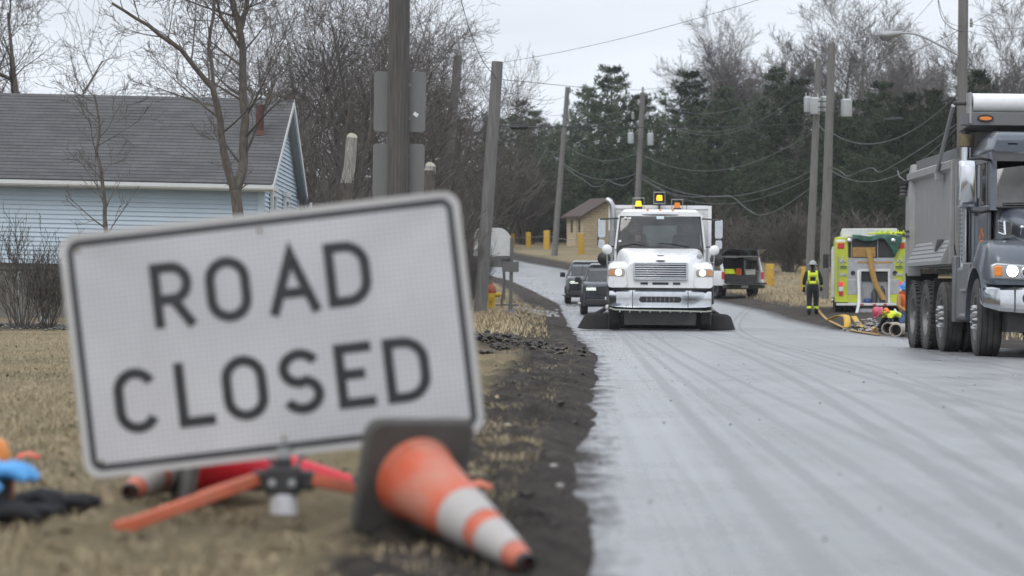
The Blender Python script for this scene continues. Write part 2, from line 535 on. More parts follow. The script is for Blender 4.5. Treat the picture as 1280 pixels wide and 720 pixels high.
def RZ(x, y, dz=0.0):
    return Vector((x, y, float(road_z(x, y)) + dz))


def grid_mesh(name, xs, ys, zf):
    X, Y = np.meshgrid(xs, ys)
    Z = zf(X, Y)
    v = np.stack([X, Y, Z], -1).reshape(-1, 3)
    nx, ny = len(xs), len(ys)
    i = (np.arange(ny - 1)[:, None] * nx + np.arange(nx - 1)[None, :]).reshape(-1)
    f = np.stack([i, i + 1, i + 1 + nx, i + nx], -1)
    return np_mesh(name, v, f)


def np_mesh(name, v, f):
    """v (n,3), f (m,k)"""
    me = bpy.data.meshes.new(name)
    k = f.shape[1]
    me.vertices.add(len(v)); me.vertices.foreach_set('co', np.ascontiguousarray(v, dtype=np.float32).ravel())
    me.loops.add(f.size); me.loops.foreach_set('vertex_index', np.ascontiguousarray(f, dtype=np.int32).ravel())
    me.polygons.add(len(f)); me.polygons.foreach_set('loop_start', np.arange(0, f.size, k, dtype=np.int32))
    me.update(calc_edges=True); me.validate()
    return me


# ------------------------------------------------------------------ ground and road materials
def ground_material():
    m, nd, lk, b = nmat('verge_ground')
    tc = nd.new('ShaderNodeTexCoord')
    at = nd.new('ShaderNodeAttribute'); at.attribute_name = 'mud'
    n1 = N(nd, 'ShaderNodeTexNoise', Scale=1.7, Detail=8.0, Roughness=0.65)
    n2 = N(nd, 'ShaderNodeTexNoise', Scale=26.0, Detail=8.0, Roughness=0.78)
    n3 = N(nd, 'ShaderNodeTexNoise', Scale=0.35, Detail=4.0)
    for n in (n1, n2, n3):
        lk.new(tc.outputs['Object'], n.inputs['Vector'])
    g = nd.new('ShaderNodeValToRGB')
    e = g.color_ramp.elements
    e[0].position = .28; e[0].color = (.095, .08, .052, 1)
    e[1].position = .74; e[1].color = (.43, .345, .215, 1)
    e.new(.5).color = (.285, .23, .142, 1)
    mxn = N(nd, 'ShaderNodeMath', operation='MULTIPLY_ADD'); mxn.inputs[1].default_value = .5
    lk.new(n2.outputs['Fac'], mxn.inputs[0])
    ml = N(nd, 'ShaderNodeMath', operation='MULTIPLY'); ml.inputs[1].default_value = .5
    lk.new(n1.outputs['Fac'], ml.inputs[0]); lk.new(ml.outputs[0], mxn.inputs[2])
    lk.new(mxn.outputs[0], g.inputs['Fac'])
    ol = nd.new('ShaderNodeMixRGB'); ol.inputs['Color2'].default_value = (.135, .13, .075, 1)
    om = N(nd, 'ShaderNodeMapRange'); om.inputs['From Min'].default_value = .45; om.inputs['From Max'].default_value = .65; om.inputs['To Max'].default_value = .6
    lk.new(n3.outputs['Fac'], om.inputs['Value']); lk.new(om.outputs[0], ol.inputs['Fac']); lk.new(g.outputs[0], ol.inputs['Color1'])
    d = nd.new('ShaderNodeValToRGB')
    e = d.color_ramp.elements
    e[0].position = .38; e[0].color = (.022, .019, .017, 1)
    e[1].position = .66; e[1].color = (.135, .115, .096, 1)
    e.new(.5).color = (.056, .048, .042, 1)
    lk.new(mxn.outputs[0], d.inputs['Fac'])
    mf = N(nd, 'ShaderNodeMath', operation='MULTIPLY_ADD', use_clamp=True)
    mm = N(nd, 'ShaderNodeMapRange'); mm.inputs['From Min'].default_value = .35; mm.inputs['From Max'].default_value = .65
    mm.inputs['To Min'].default_value = -.45; mm.inputs['To Max'].default_value = .45
    lk.new(n1.outputs['Fac'], mm.inputs['Value'])
    lk.new(at.outputs['Fac'], mf.inputs[0]); mf.inputs[1].default_value = 1.6
    lk.new(mm.outputs[0], mf.inputs[2])
    mx = nd.new('ShaderNodeMixRGB')
    lk.new(mf.outputs[0], mx.inputs['Fac']); lk.new(ol.outputs[0], mx.inputs['Color1']); lk.new(d.outputs[0], mx.inputs['Color2'])
    lk.new(mx.outputs[0], b.inputs['Base Color'])
    rr = N(nd, 'ShaderNodeMapRange'); rr.inputs['To Min'].default_value = .95; rr.inputs['To Max'].default_value = .9
    lk.new(mf.outputs[0], rr.inputs['Value']); lk.new(rr.outputs[0], b.inputs['Roughness'])
    bp = N(nd, 'ShaderNodeBump', Strength=.9, Distance=.04)
    lk.new(n2.outputs['Fac'], bp.inputs['Height']); lk.new(bp.outputs[0], b.inputs['Normal'])
    b.inputs['Specular IOR Level'].default_value = .12
    return m


def road_material():
    """wet asphalt with a smeared film of grey mud and tyre tracks"""
    m, nd, lk, b = nmat('wet_asphalt')
    tc = nd.new('ShaderNodeTexCoord')
    sp = nd.new('ShaderNodeSeparateXYZ'); lk.new(tc.outputs['Object'], sp.inputs[0])
    # streaks run along the road
    sh = N(nd, 'ShaderNodeMath', operation='MULTIPLY_ADD'); sh.inputs[1].default_value = -.022
    lk.new(sp.outputs['Y'], sh.inputs[0]); lk.new(sp.outputs['X'], sh.inputs[2])
    cb = nd.new('ShaderNodeCombineXYZ'); lk.new(sh.outputs[0], cb.inputs['X']); lk.new(sp.outputs['Y'], cb.inputs['Y'])
    mp = N(nd, 'ShaderNodeMapping'); mp.inputs['Scale'].default_value = (6.5, .09, 1)
    lk.new(cb.outputs[0], mp.inputs[0])
    st = N(nd, 'ShaderNodeTexNoise', Scale=1.0, Detail=7.0, Roughness=.62, Distortion=.35)
    lk.new(mp.outputs[0], st.inputs['Vector'])
    big = N(nd, 'ShaderNodeTexNoise', Scale=.5, Detail=9.0, Roughness=.68); lk.new(tc.outputs['Object'], big.inputs['Vector'])
    fi = N(nd, 'ShaderNodeTexNoise', Scale=55.0, Detail=4.0, Roughness=.7); lk.new(tc.outputs['Object'], fi.inputs['Vector'])
    gr = N(nd, 'ShaderNodeTexNoise', Scale=9.0, Detail=6.0, Roughness=.7); lk.new(tc.outputs['Object'], gr.inputs['Vector'])

    def track(a, b_, c_, w, y0=20.0):
        t = N(nd, 'ShaderNodeMath', operation='SUBTRACT'); lk.new(sp.outputs['Y'], t.inputs[0]); t.inputs[1].default_value = y0
        q = N(nd, 'ShaderNodeMath', operation='MULTIPLY_ADD'); lk.new(t.outputs[0], q.inputs[0]); q.inputs[1].default_value = c_; q.inputs[2].default_value = b_
        q2 = N(nd, 'ShaderNodeMath', operation='MULTIPLY_ADD'); lk.new(q.outputs[0], q2.inputs[0]); lk.new(t.outputs[0], q2.inputs[1]); q2.inputs[2].default_value = a
        wob = N(nd, 'ShaderNodeMath', operation='MULTIPLY_ADD'); lk.new(gr.outputs['Fac'], wob.inputs[0]); wob.inputs[1].default_value = .12; lk.new(q2.outputs[0], wob.inputs[2])
        df = N(nd, 'ShaderNodeMath', operation='SUBTRACT'); lk.new(sp.outputs['X'], df.inputs[0]); lk.new(wob.outputs[0], df.inputs[1])
        ab = N(nd, 'ShaderNodeMath', operation='ABSOLUTE'); lk.new(df.outputs[0], ab.inputs[0])
        mr = N(nd, 'ShaderNodeMapRange'); mr.inputs['From Min'].default_value = w; mr.inputs['From Max'].default_value = w * .45
        mr.interpolation_type = 'SMOOTHSTEP'
        lk.new(ab.outputs[0], mr.inputs['Value'])
        return mr.outputs[0]
    tr = None
    for args in ((1.15, .028, 0, .07), (1.38, .024, 0, .05), (1.62, .022, 0, .06), (3.1, .02, .0006, .06), (3.3, .02, .0006, .05), (2.25, .055, -.0006, .07), (2.45, .055, -.0006, .05),
                 (4.6, .05, .0012, .06), (4.85, .05, .0012, .06), (3.0, .085, -.0016, .07), (3.22, .085, -.0016, .05), (1.9, .015, .0003, .05)):
        o = track(*args)
        if tr is None:
            tr = o
        else:
            mxx = N(nd, 'ShaderNodeMath', operation='MAXIMUM'); lk.new(tr, mxx.inputs[0]); lk.new(o, mxx.inputs[1]); tr = mxx.outputs[0]
    mp2 = N(nd, 'ShaderNodeMapping'); mp2.inputs['Scale'].default_value = (24.0, .10, 1)
    lk.new(cb.outputs[0], mp2.inputs[0])
    st2 = N(nd, 'ShaderNodeTexNoise', Scale=1.0, Detail=5.0, Roughness=.6, Distortion=.5)
    lk.new(mp2.outputs[0], st2.inputs['Vector'])
    # mud film amount
    fm = N(nd, 'ShaderNodeMath', operation='MULTIPLY_ADD'); fm.inputs[1].default_value = .26
    lk.new(st.outputs['Fac'], fm.inputs[0])
    f2 = N(nd, 'ShaderNodeMath', operation='MULTIPLY'); f2.inputs[1].default_value = .58; lk.new(big.outputs['Fac'], f2.inputs[0])
    f3 = N(nd, 'ShaderNodeMath', operation='MULTIPLY_ADD'); f3.inputs[1].default_value = .16; lk.new(st2.outputs['Fac'], f3.inputs[0]); lk.new(f2.outputs[0], f3.inputs[2])
    lk.new(f3.outputs[0], fm.inputs[2])
    col = nd.new('ShaderNodeValToRGB'); e = col.color_ramp.elements
    e[0].position = .36; e[0].color = (.118, .122, .132, 1)
    e[1].position = .62; e[1].color = (.245, .251, .268, 1)
    lk.new(fm.outputs[0], col.inputs['Fac'])
    dk = nd.new('ShaderNodeMixRGB'); dk.blend_type = 'MULTIPLY'; dk.inputs['Color2'].default_value = (.62, .62, .64, 1)
    tf = N(nd, 'ShaderNodeMath', operation='MULTIPLY'); tf.inputs[1].default_value = .6; lk.new(tr, tf.inputs[0])
    lk.new(tf.outputs[0], dk.inputs['Fac']); lk.new(col.outputs[0], dk.inputs['Color1'])
    fs = N(nd, 'ShaderNodeMapRange'); fs.inputs['From Min'].default_value = .36; fs.inputs['From Max'].default_value = .64; fs.inputs['To Min'].default_value = .91; fs.inputs['To Max'].default_value = 1.09
    lk.new(st2.outputs['Fac'], fs.inputs['Value'])
    dks = N(nd, 'ShaderNodeVectorMath', operation='SCALE'); lk.new(dk.outputs[0], dks.inputs[0]); lk.new(fs.outputs[0], dks.inputs['Scale'])
    dk = dks
    # dark specks and crumbs
    vo = N(nd, 'ShaderNodeTexVoronoi', Scale=1.5); lk.new(tc.outputs['Object'], vo.inputs['Vector'])
    vm = N(nd, 'ShaderNodeMapRange'); vm.inputs['From Min'].default_value = .03; vm.inputs['From Max'].default_value = .012
    lk.new(vo.outputs['Distance'], vm.inputs['Value'])
    d2 = nd.new('ShaderNodeMixRGB'); d2.inputs['Color2'].default_value = (.04, .038, .036, 1)
    lk.new(vm.outputs[0], d2.inputs['Fac']); lk.new(dk.outputs[0], d2.inputs['Color1'])
    fr = nd.new('ShaderNodeMixRGB'); fr.blend_type = 'OVERLAY'; fr.inputs['Fac'].default_value = .8
    lk.new(d2.outputs[0], fr.inputs['Color1']); lk.new(fi.outputs['Color'], fr.inputs['Color2'])
    sat = N(nd, 'ShaderNodeHueSaturation', Saturation=.55); lk.new(fr.outputs[0], sat.inputs['Color'])
    # mud smeared from the verges onto the asphalt
    def edge_fac(attr, w0, w1):
        ae = nd.new('ShaderNodeAttribute'); ae.attribute_name = attr
        q = N(nd, 'ShaderNodeMath', operation='MULTIPLY_ADD'); q.inputs[1].default_value = -.9; lk.new(gm.outputs['Fac'], q.inputs[0]); lk.new(ae.outputs['Fac'], q.inputs[2])
        mr = N(nd, 'ShaderNodeMapRange'); mr.inputs['From Min'].default_value = w1; mr.inputs['From Max'].default_value = w0; lk.new(q.outputs[0], mr.inputs['Value'])
        return mr.outputs[0]
    mpm = N(nd, 'ShaderNodeMapping'); mpm.inputs['Scale'].default_value = (1.0, .28, 1); lk.new(tc.outputs['Object'], mpm.inputs[0])
    gm = N(nd, 'ShaderNodeTexNoise', Scale=3.2, Detail=8.0, Roughness=.72); lk.new(mpm.outputs[0], gm.inputs['Vector'])
    ef = N(nd, 'ShaderNodeMath', operation='MAXIMUM'); lk.new(edge_fac('edge', -.28, -.06), ef.inputs[0]); lk.new(edge_fac('redge', -.3, .5), ef.inputs[1])
    mdm = nd.new('ShaderNodeMixRGB'); mdm.inputs['Color2'].default_value = (.040, .036, .033, 1)
    lk.new(ef.outputs[0], mdm.inputs['Fac']); lk.new(sat.outputs[0], mdm.inputs['Color1'])
    lk.new(mdm.outputs[0], b.inputs['Base Color'])
    # standing water film along the left side of the road
    wa = nd.new('ShaderNodeAttribute'); wa.attribute_name = 'edge'
    wq = N(nd, 'ShaderNodeMath', operation='MULTIPLY_ADD'); wq.inputs[1].default_value = 1.6; lk.new(big.outputs['Fac'], wq.inputs[0]); lk.new(wa.outputs['Fac'], wq.inputs[2])
    wm = N(nd, 'ShaderNodeMapRange'); wm.inputs['From Min'].default_value = 2.7; wm.inputs['From Max'].default_value = 1.2; wm.interpolation_type = 'SMOOTHSTEP'
    lk.new(wq.outputs[0], wm.inputs['Value'])
    # water film: shinier where the film is thin
    ro = N(nd, 'ShaderNodeMapRange'); ro.inputs['From Min'].default_value = .36; ro.inputs['From Max'].default_value = .64
    ro.inputs['To Min'].default_value = .24; ro.inputs['To Max'].default_value = .46
    lk.new(fm.outputs[0], ro.inputs['Value'])
    r2 = N(nd, 'ShaderNodeMath', operation='MULTIPLY_ADD'); r2.inputs[1].default_value = .08
    lk.new(tr, r2.inputs[0]); lk.new(ro.outputs[0], r2.inputs[2])
    rw = N(nd, 'ShaderNodeMath', operation='MULTIPLY_ADD', use_clamp=True); rw.inputs[1].default_value = -.07
    lk.new(wm.outputs[0], rw.inputs[0]); lk.new(r2.outputs[0], rw.inputs[2])
    re_ = N(nd, 'ShaderNodeMath', operation='MULTIPLY_ADD', use_clamp=True); re_.inputs[1].default_value = .55
    lk.new(ef.outputs[0], re_.inputs[0]); lk.new(rw.outputs[0], re_.inputs[2])
    lk.new(re_.outputs[0], b.inputs['Roughness'])
    sp_l = N(nd, 'ShaderNodeMath', operation='MULTIPLY_ADD', use_clamp=True); sp_l.inputs[1].default_value = -.68; sp_l.inputs[2].default_value = .75
    lk.new(ef.outputs[0], sp_l.inputs[0]); lk.new(sp_l.outputs[0], b.inputs['Specular IOR Level'])
    hh = N(nd, 'ShaderNodeMath', operation='MULTIPLY_ADD'); hh.inputs[1].default_value = .5
    lk.new(st2.outputs['Fac'], hh.inputs[0]); lk.new(gr.outputs['Fac'], hh.inputs[2])
    bp = N(nd, 'ShaderNodeBump', Strength=.16, Distance=.03); lk.new(hh.outputs[0], bp.inputs['Height'])
    lk.new(bp.outputs[0], b.inputs['Normal'])
    return m


M['ground'] = ground_material()
M['road'] = road_material()

# ------------------------------------------------------------------ ground sheet
xs = np.unique(np.concatenate([np.array([-1500, -900, -500, -300, -200, -140, -100, -80, -60, -50]), np.arange(-45, -12, 1.5), np.arange(-12, -3, .3),
                               np.arange(-3, 2.4, .055), np.arange(2.4, 7.5, .7), np.arange(7.5, 13, .22), np.arange(13, 40, 1.5),
                               np.array([42, 50, 60, 80, 100, 140, 200, 300, 500, 900, 1500])]))
ys = np.unique(np.concatenate([np.array([-60, -30, -12, -4, 0, 2, 4]), np.arange(5, 14, .07), np.arange(14, 30, .13), np.arange(30, 75, .35), np.arange(75, 125, .9), np.arange(125, 240, 2.0),
                               np.array([245, 260, 290, 340, 400, 500, 700, 1000, 1600])]))
gme = grid_mesh('ground', xs, ys, lambda X, Y: gz(X, Y, True))
co = np.empty(len(gme.vertices) * 3, dtype=np.float32); gme.vertices.foreach_get('co', co); co = co.reshape(-1, 3)
sl = xl(co[:, 1]) - .27 - co[:, 0]; sr = co[:, 0] - xr(co[:, 1])
wv = np.interp(co[:, 1], [6, 15, 30, 45, 60, 90, 120], [.34, .42, .55, .8, .9, 1.3, 1.0])
mud = np.where(sl > -1, 1 - sstep(wv * .55, wv * 1.6, sl), 0) * (sl > -2) + (1 - sstep(.6, 2.4, sr)) * (sr > -2)
mud = np.maximum(mud, .9 * np.exp(-(((co[:, 0] + .25) / .9) ** 2 + ((co[:, 1] - 36) / 3.5) ** 2)))
mud = np.maximum(mud, .8 * np.exp(-(((co[:, 0] + 9.5) / 2.8) ** 2 + ((co[:, 1] - 48.2) / 1.1) ** 2)))
mud = np.maximum(mud, np.where((co[:, 0] > 8.5) & (co[:, 1] > 55) & (co[:, 1] < 98), .75 * (1 - sstep(11, 16, co[:, 0])), 0))
mud = np.maximum(mud, np.where(co[:, 1] > 215, .85, 0)) 
mud = np.maximum(mud, np.where((co[:, 0] < -1) & (co[:, 1] > 60), .6, 0))
a = gme.attributes.new('mud', 'FLOAT', 'POINT'); a.data.foreach_set('value', np.clip(mud, 0, 1).astype(np.float32))
mobj('ground', gme, M['ground'], smooth=180, kind='structure')

rt = np.unique(np.concatenate([np.arange(-60, 5, 4.), np.arange(5, 60, .6), np.arange(60, 260, 1.5)]))
ws = np.concatenate([np.linspace(0, .2, 14), np.linspace(.25, 1, 18)])
XX = xl(rt)[:, None] - .5 + (xr(rt) - xl(rt) + 1.0)[:, None] * ws[None, :]
YY = np.repeat(rt[:, None], len(ws), 1)
ZZ = road_z(XX, YY)
nx, ny = len(ws), len(rt)
i = (np.arange(ny - 1)[:, None] * nx + np.arange(nx - 1)[None, :]).reshape(-1)
rme = np_mesh('road', np.stack([XX, YY, ZZ], -1).reshape(-1, 3), np.stack([i, i + 1, i + 1 + nx, i + nx], -1))
ea = rme.attributes.new('edge', 'FLOAT', 'POINT'); ea.data.foreach_set('value', (XX - xl(YY) + .27).reshape(-1).astype(np.float32))
eb_ = rme.attributes.new('redge', 'FLOAT', 'POINT'); eb_.data.foreach_set('value', (xr(YY) - XX).reshape(-1).astype(np.float32))
mobj('road', rme, M['road'], smooth=180, kind='structure')


# ------------------------------------------------------------------ grass, clods, gravel
def blades(name, n, region, hmin, hmax, wid, m, seed, keep, label):
    r = np.random.default_rng(seed)
    X, Y = region(r, n)
    k = keep(X, Y, r)
    X, Y = X[k], Y[k]
    n = len(X)
    Z = gz(X, Y) - .01
    h = r.uniform(hmin, hmax, n); az = r.uniform(0, 2 * np.pi, n); lean = r.uniform(.3, 1.5, n) * h
    w = wid * r.uniform(.6, 1.3, n)
    dx, dy = np.cos(az), np.sin(az); px, py = -dy, dx
    b = np.stack([X, Y, Z], -1); d = np.stack([dx, dy, 0 * dx], -1); p = np.stack([px, py, 0 * px], -1) * w[:, None]
    up = np.array([0, 0, 1.0])
    mid = b + d * (lean * .35)[:, None] + up * (h * .65)[:, None]
    tip = b + d * lean[:, None] + up * (h * .95)[:, None]
    v = np.stack([b - p, b + p, mid + p * .8, mid - p * .8, tip], 1).reshape(-1, 3)
    o = np.arange(n) * 5
    f = np.concatenate([np.stack([o, o + 1, o + 2], -1), np.stack([o, o + 2, o + 3], -1), np.stack([o + 3, o + 2, o + 4], -1)])
    me = np_mesh(name, v, f)
    return mobj(name, me, m, smooth=0, kind='stuff', label=label, cat='grass')


M['straw'] = mat('dead_grass', (.35, .275, .165), .9, var=.35, scale=3.0, alt=(.52, .42, .265))
M['straw_olive'] = mat('olive_grass', (.15, .145, .075), .9, var=.4, scale=3.0)


def reg_left(r, n):
    t = r.uniform(0, 1, n)
    Y = 5.5 * (46 / 5.5) ** t
    half = .20 * Y + 1.0
    X = xl(Y) - .25 - r.uniform(0, 1, n) ** 1.0 * (half + xl(Y))
    return X, Y


def keep_left(X, Y, r):
    s = xl(Y) - X
    patch = sstep(-.32, .05, fbm(X * .9 + 4, Y * .45, 91, 4)) * .75 + .25
    return r.uniform(0, 1, len(X)) < patch * sstep(.12, .95, s + .9 * fbm(X * 1.1, Y * .7, 61, 3)) * .93 + .05 * (s > .1)


blades('lawn_grass', 220000, reg_left, .012, .05, .0018, M['straw'], 11, keep_left, 'dead straw-coloured grass covering the roadside lawn')
blades('green_grass', 60000, reg_left, .012, .045, .0018, M['straw_olive'], 12, lambda X, Y, r: keep_left(X, Y, r) & (vnoise(X * .5, Y * .5, 77) > -.1), 'sparse olive green grass mixed into the lawn')


def reg_mid(r, n):
    Y = r.uniform(44, 100, n)
    return xl(Y) - .6 - r.uniform(0, 1, n) * 4.5, Y


blades('verge_grass', 26000, reg_mid, .05, .17, .006, M['straw'], 13, lambda X, Y, r: r.uniform(0, 1, len(X)) < sstep(.2, 1.4, xl(Y) - X + fbm(X, Y * .5, 62, 3)), 'longer dry grass along the far left verge')


def reg_right(r, n):
    Y = r.uniform(38, 150, n)
    return xr(Y) + 1.0 + r.uniform(0, 1, n) * 9, Y


blades('bank_grass', 30000, reg_right, .05, .2, .009, M['straw'], 14, lambda X, Y, r: (r.uniform(0, 1, len(X)) < .8) & ~((Y > 55) & (Y < 100) & (X < 14)), 'dry tan grass on the right-hand bank')


def clumps(name, pts, sizes, m, seed, label, cat, flat=.65):
    r = np.random.default_rng(seed)
    base = np.array([[1, 0, 0], [-1, 0, 0], [0, 1, 0], [0, -1, 0], [0, 0, 1], [0, 0, -1], [.6, .6, .5], [-.6, .6, .5], [.6, -.6, .5], [-.6, -.6, .5]])
    fc = np.array([[0, 6, 8], [6, 0, 2], [6, 2, 7], [7, 2, 1], [7, 1, 9], [9, 1, 3], [9, 3, 8], [8, 3, 0], [4, 6, 7], [4, 7, 9], [4, 9, 8], [4, 8, 6],
                   [5, 2, 0], [5, 1, 2], [5, 3, 1], [5, 0, 3]])
    n = len(pts)
    v = base[None] * r.uniform(.6, 1.25, (n, len(base), 1)) * sizes[:, None, None]
    a = r.uniform(0, 6.28, n); c, s = np.cos(a)[:, None], np.sin(a)[:, None]
    x = v[..., 0] * c - v[..., 1] * s; y = v[..., 0] * s + v[..., 1] * c
    v = np.stack([x, y, v[..., 2] * flat], -1) + pts[:, None, :]
    f = (fc[None] + (np.arange(n) * len(base))[:, None, None]).reshape(-1, 3)
    return mobj(name, np_mesh(name, v.reshape(-1, 3), f), m, smooth=60, kind='stuff', label=label, cat=cat)


r_ = np.random.default_rng(5)
n = 2600
Y = 5.5 * (62 / 5.5) ** r_.uniform(0, 1, n)
X = xl(Y) + .1 - np.abs(r_.normal(0, .55, n)) * np.interp(Y, [6, 40], [.55, 1.1])
S = r_.uniform(.003, .012, n) * (1 + 1.6 * (r_.uniform(0, 1, n) > .97))
clumps('soil_clods', np.stack([X, Y, gz(X, Y, True) + S * .05], -1), S, M['soil'], 6, 'dark wet soil clods strewn along the left road edge', 'soil')
n = 500
X = r_.normal(-.25, .45, n); Y = r_.normal(36, 1.6, n); S = r_.uniform(.02, .075, n)
clumps('soil_heap', np.stack([X, Y, gz(X, Y, True) + S * .2], -1), S, M['soil'], 8, 'low heap of dark clods on the verge right of the big sign', 'soil')
n = 420
X = r_.normal(.7, .8, n); Y = r_.normal(90, 3.5, n); S = r_.uniform(.03, .10, n)
k = X < xl(Y) - .2
clumps('pale_gravel', np.stack([X, Y, gz(X, Y) + S * .2], -1)[k], S[k], M['stone'], 9, 'patch of pale gravel behind the yellow hydrant', 'gravel')
n = 900
X = r_.normal(-9.5, 1.6, n); Y = r_.normal(47.8, .6, n); S = r_.uniform(.012, .05, n)
M['gravel_grey'] = mat('grey_gravel', (.15, .145, .135), .9, var=.4, scale=4)
clumps('gravel_bank', np.stack([X, Y, gz(X, Y) + S * .3], -1), S, M['gravel_grey'], 10, 'grey gravel bank below the house fence', 'gravel')
n = 150
Y = r_.uniform(7, 60, n); X = xl(Y) + r_.uniform(.05, 1, n) ** 2 * 6.5; S = r_.uniform(.003, .011, n)
clumps('road_crumbs', np.stack([X, Y, road_z(X, Y) + S * .3], -1), S, M['soil'], 15, 'small dark crumbs of dirt scattered over the wet road', 'dirt')
# fallen leaves in the lawn
n = 2600
Y = 5.5 * (46 / 5.5) ** r_.uniform(0, 1, n); X = xl(Y) - .4 - r_.uniform(0, 1, n) * (.2 * Y + 1.2)
s_ = r_.uniform(.012, .03, n); az = r_.uniform(0, 6.28, n); tl = r_.uniform(-.5, .5, n)
c_ = np.stack([X, Y, gz(X, Y) + .022], -1); u_ = np.stack([np.cos(az), np.sin(az), tl], -1) * s_[:, None]; v_ = np.stack([-np.sin(az), np.cos(az), tl * .7], -1) * (s_ * .55)[:, None]
LV = np.stack([c_ - u_, c_ + v_, c_ + u_, c_ - v_], 1).reshape(-1, 3); o_ = np.arange(n) * 4
mobj('fallen_leaves', np_mesh('fallen_leaves', LV, np.stack([o_, o_ + 1, o_ + 2, o_ + 3], -1)), mat('dead_leaf', (.15, .095, .055), .85, var=.5, scale=4, alt=(.34, .26, .17)), smooth=0, kind='stuff', label='brown fallen leaves scattered through the roadside lawn', cat='leaves')
# roadside stones one can pick out
for k, (px, py, s) in enumerate(((634, 537, .022), (692, 582, .02), (566, 520, .02), (700, 606, .018))):
    d = 2550.0 / (py - HOR + 6)
    p = P(px, py, d); mb = MB(); mb.ball((0, 0, 0), (s, s * .8, s * .6), 9, 6)
    o = mb.obj('stone', M['cut_wood' if k == 0 else 'stone'], smooth=60,
               label=['pale tan stone on the mud right of the tipped cone', 'small grey stone nearest the wet road edge', 'small grey stone just above the tipped cone base', 'grey pebble low on the dark muddy shoulder'][k], cat='stone', group='stones on the verge')
    o.location = G(p.x, d, s * .3)

# ------------------------------------------------------------------ bare trees
class Tree:
    def __init__(s, seed):
        s.r = random.Random(seed); s.big = MB(); s.small = MB()

    def seg_tube(s, pts, rads):
        if rads[0] > .035:
            s.big.tube(pts, rads, 7 if rads[0] > .07 else 5, False)
        else:
            s.small.tube(pts, rads, 3, False)

    def grow(s, p, d, L, rad, lev, P_):
        r = s.r
        nseg = max(3, int(5 - lev * .5)); pts = [p]; rads = [rad]
        dd = d.normalized()
        tip = rad * (.16 if lev == 0 else .3 if lev < P_['levels'] else .5)
        for i in range(nseg):
            jit = P_['wiggle'] * (1 + .3 * lev)
            dd = (dd + Vector((r.gauss(0, jit), r.gauss(0, jit), r.gauss(0, jit * .7) + P_['up'] * (.05 + .02 * lev)))).normalized()
            p = p + dd * (L / nseg)
            pts.append(p); rads.append(rad + (tip - rad) * (i + 1) / nseg)
        rmin = P_['rmin']
        rads = [max(q, rmin) for q in rads]
        s.seg_tube(pts, rads)
        if lev >= P_['levels']:
            return
        nk = P_['kids'][lev]
        nk = max(1, int(round(nk * r.uniform(.75, 1.25))))
        for j in range(nk):
            t = P_['start'][lev] + (1 - P_['start'][lev]) * ((j + r.uniform(.2, .9)) / nk)
            t = min(t, .99)
            k = t * nseg; i0 = min(int(k), nseg - 1); f = k - i0
            bp = pts[i0].lerp(pts[i0 + 1], f)
            bd = (pts[i0 + 1] - pts[i0]).normalized()
            ax = Vector((r.gauss(0, 1), r.gauss(0, 1), r.gauss(0, 1)))
            side = ax - bd * ax.dot(bd)
            side.normalize()
            an = R(P_['angle'] * r.uniform(.6, 1.25))
            nd_ = bd * math.cos(an) + side * math.sin(an)
            s.grow(bp, nd_, L * P_['ratio'] * r.uniform(.65, 1.15) * (1.15 - .5 * t), max(rads[i0] * P_['rr'] * r.uniform(.7, 1), rmin), lev + 1, P_)

    def objs(s, parent, mt, mtw, nm=('trunk', 'crown')):
        a = s.big.obj(nm[0], mt, parent, smooth=60) if s.big.V else None
        b = s.small.obj(nm[1], mtw, parent, smooth=60) if s.small.V else None
        return a, b


UPR = dict(levels=4, kids=[8, 6, 5, 3], start=[.25, .2, .15, .1], angle=42, ratio=.60, rr=.5, wiggle=.07, up=.8, rmin=.0042)
WIDE = dict(levels=4, kids=[8, 7, 6, 4], start=[.3, .25, .15, .1], angle=52, ratio=.68, rr=.55, wiggle=.09, up=.5, rmin=.0045)
FAR = dict(levels=4, kids=[13, 10, 7, 5], start=[.28, .15, .1, .1], angle=44, ratio=.56, rr=.42, wiggle=.06, up=.75, rmin=.0085)


def proto_tree(seed, H, prm, stems=1, spread=.25):
    t = Tree(seed)
    for k in range(stems):
        a = 6.28 * k / max(stems, 1) + t.r.uniform(-.5, .5)
        lean = spread * t.r.uniform(.5, 1.2) if stems > 1 else .04
        d = Vector((math.cos(a) * lean, math.sin(a) * lean, 1))
        t.grow(Vector((math.cos(a) * .12 * (stems > 1), math.sin(a) * .12 * (stems > 1), -.15)), d, H * .62 * t.r.uniform(.85, 1.1), H * .0125 * (1.25 if stems == 1 else .85), 0, prm)
    return t


PROTO = {}
for key, args in (('up1', (101, 11, UPR, 4, .3)), ('up2', (102, 11, UPR, 3, .22)), ('wide1', (103, 11, WIDE, 1)), ('wide2', (104, 11, WIDE, 3, .35)),
                  ('far1', (105, 18, FAR, 1)), ('far2', (106, 18, FAR, 3, .2))):
    t = proto_tree(*args)
    PROTO[key] = (t.big.mesh('bare_trunk_' + key), t.small.mesh('bare_crown_' + key))
for key, (a_, b_) in PROTO.items():
    a_.materials.append(M['bark']); b_.materials.append({'u': M['twig_brown'], 'w': M['twig'], 'f': M['twig_grey']}[key[0]])
    for q in (a_, b_):
        q.shade_smooth()


def bare(px, d, H, key, rz, label, group, base=None, sx=1.0):
    x = (px - 640) / FPX * d
    ref = 11 if key[0] != 'f' else 18
    e = empty('bare_tree', G(x, d, 0), (0, 0, rz), label=label, cat='tree', group=group)
    sc = H / ref
    e.scale = (sc * sx, sc * sx, sc)
    a_, b_ = PROTO[key]
    for nm, me in (('trunk', a_), ('crown', b_)):
        o = bpy.data.objects.new(nm, me); COL.objects.link(o); o.parent = e
    return e


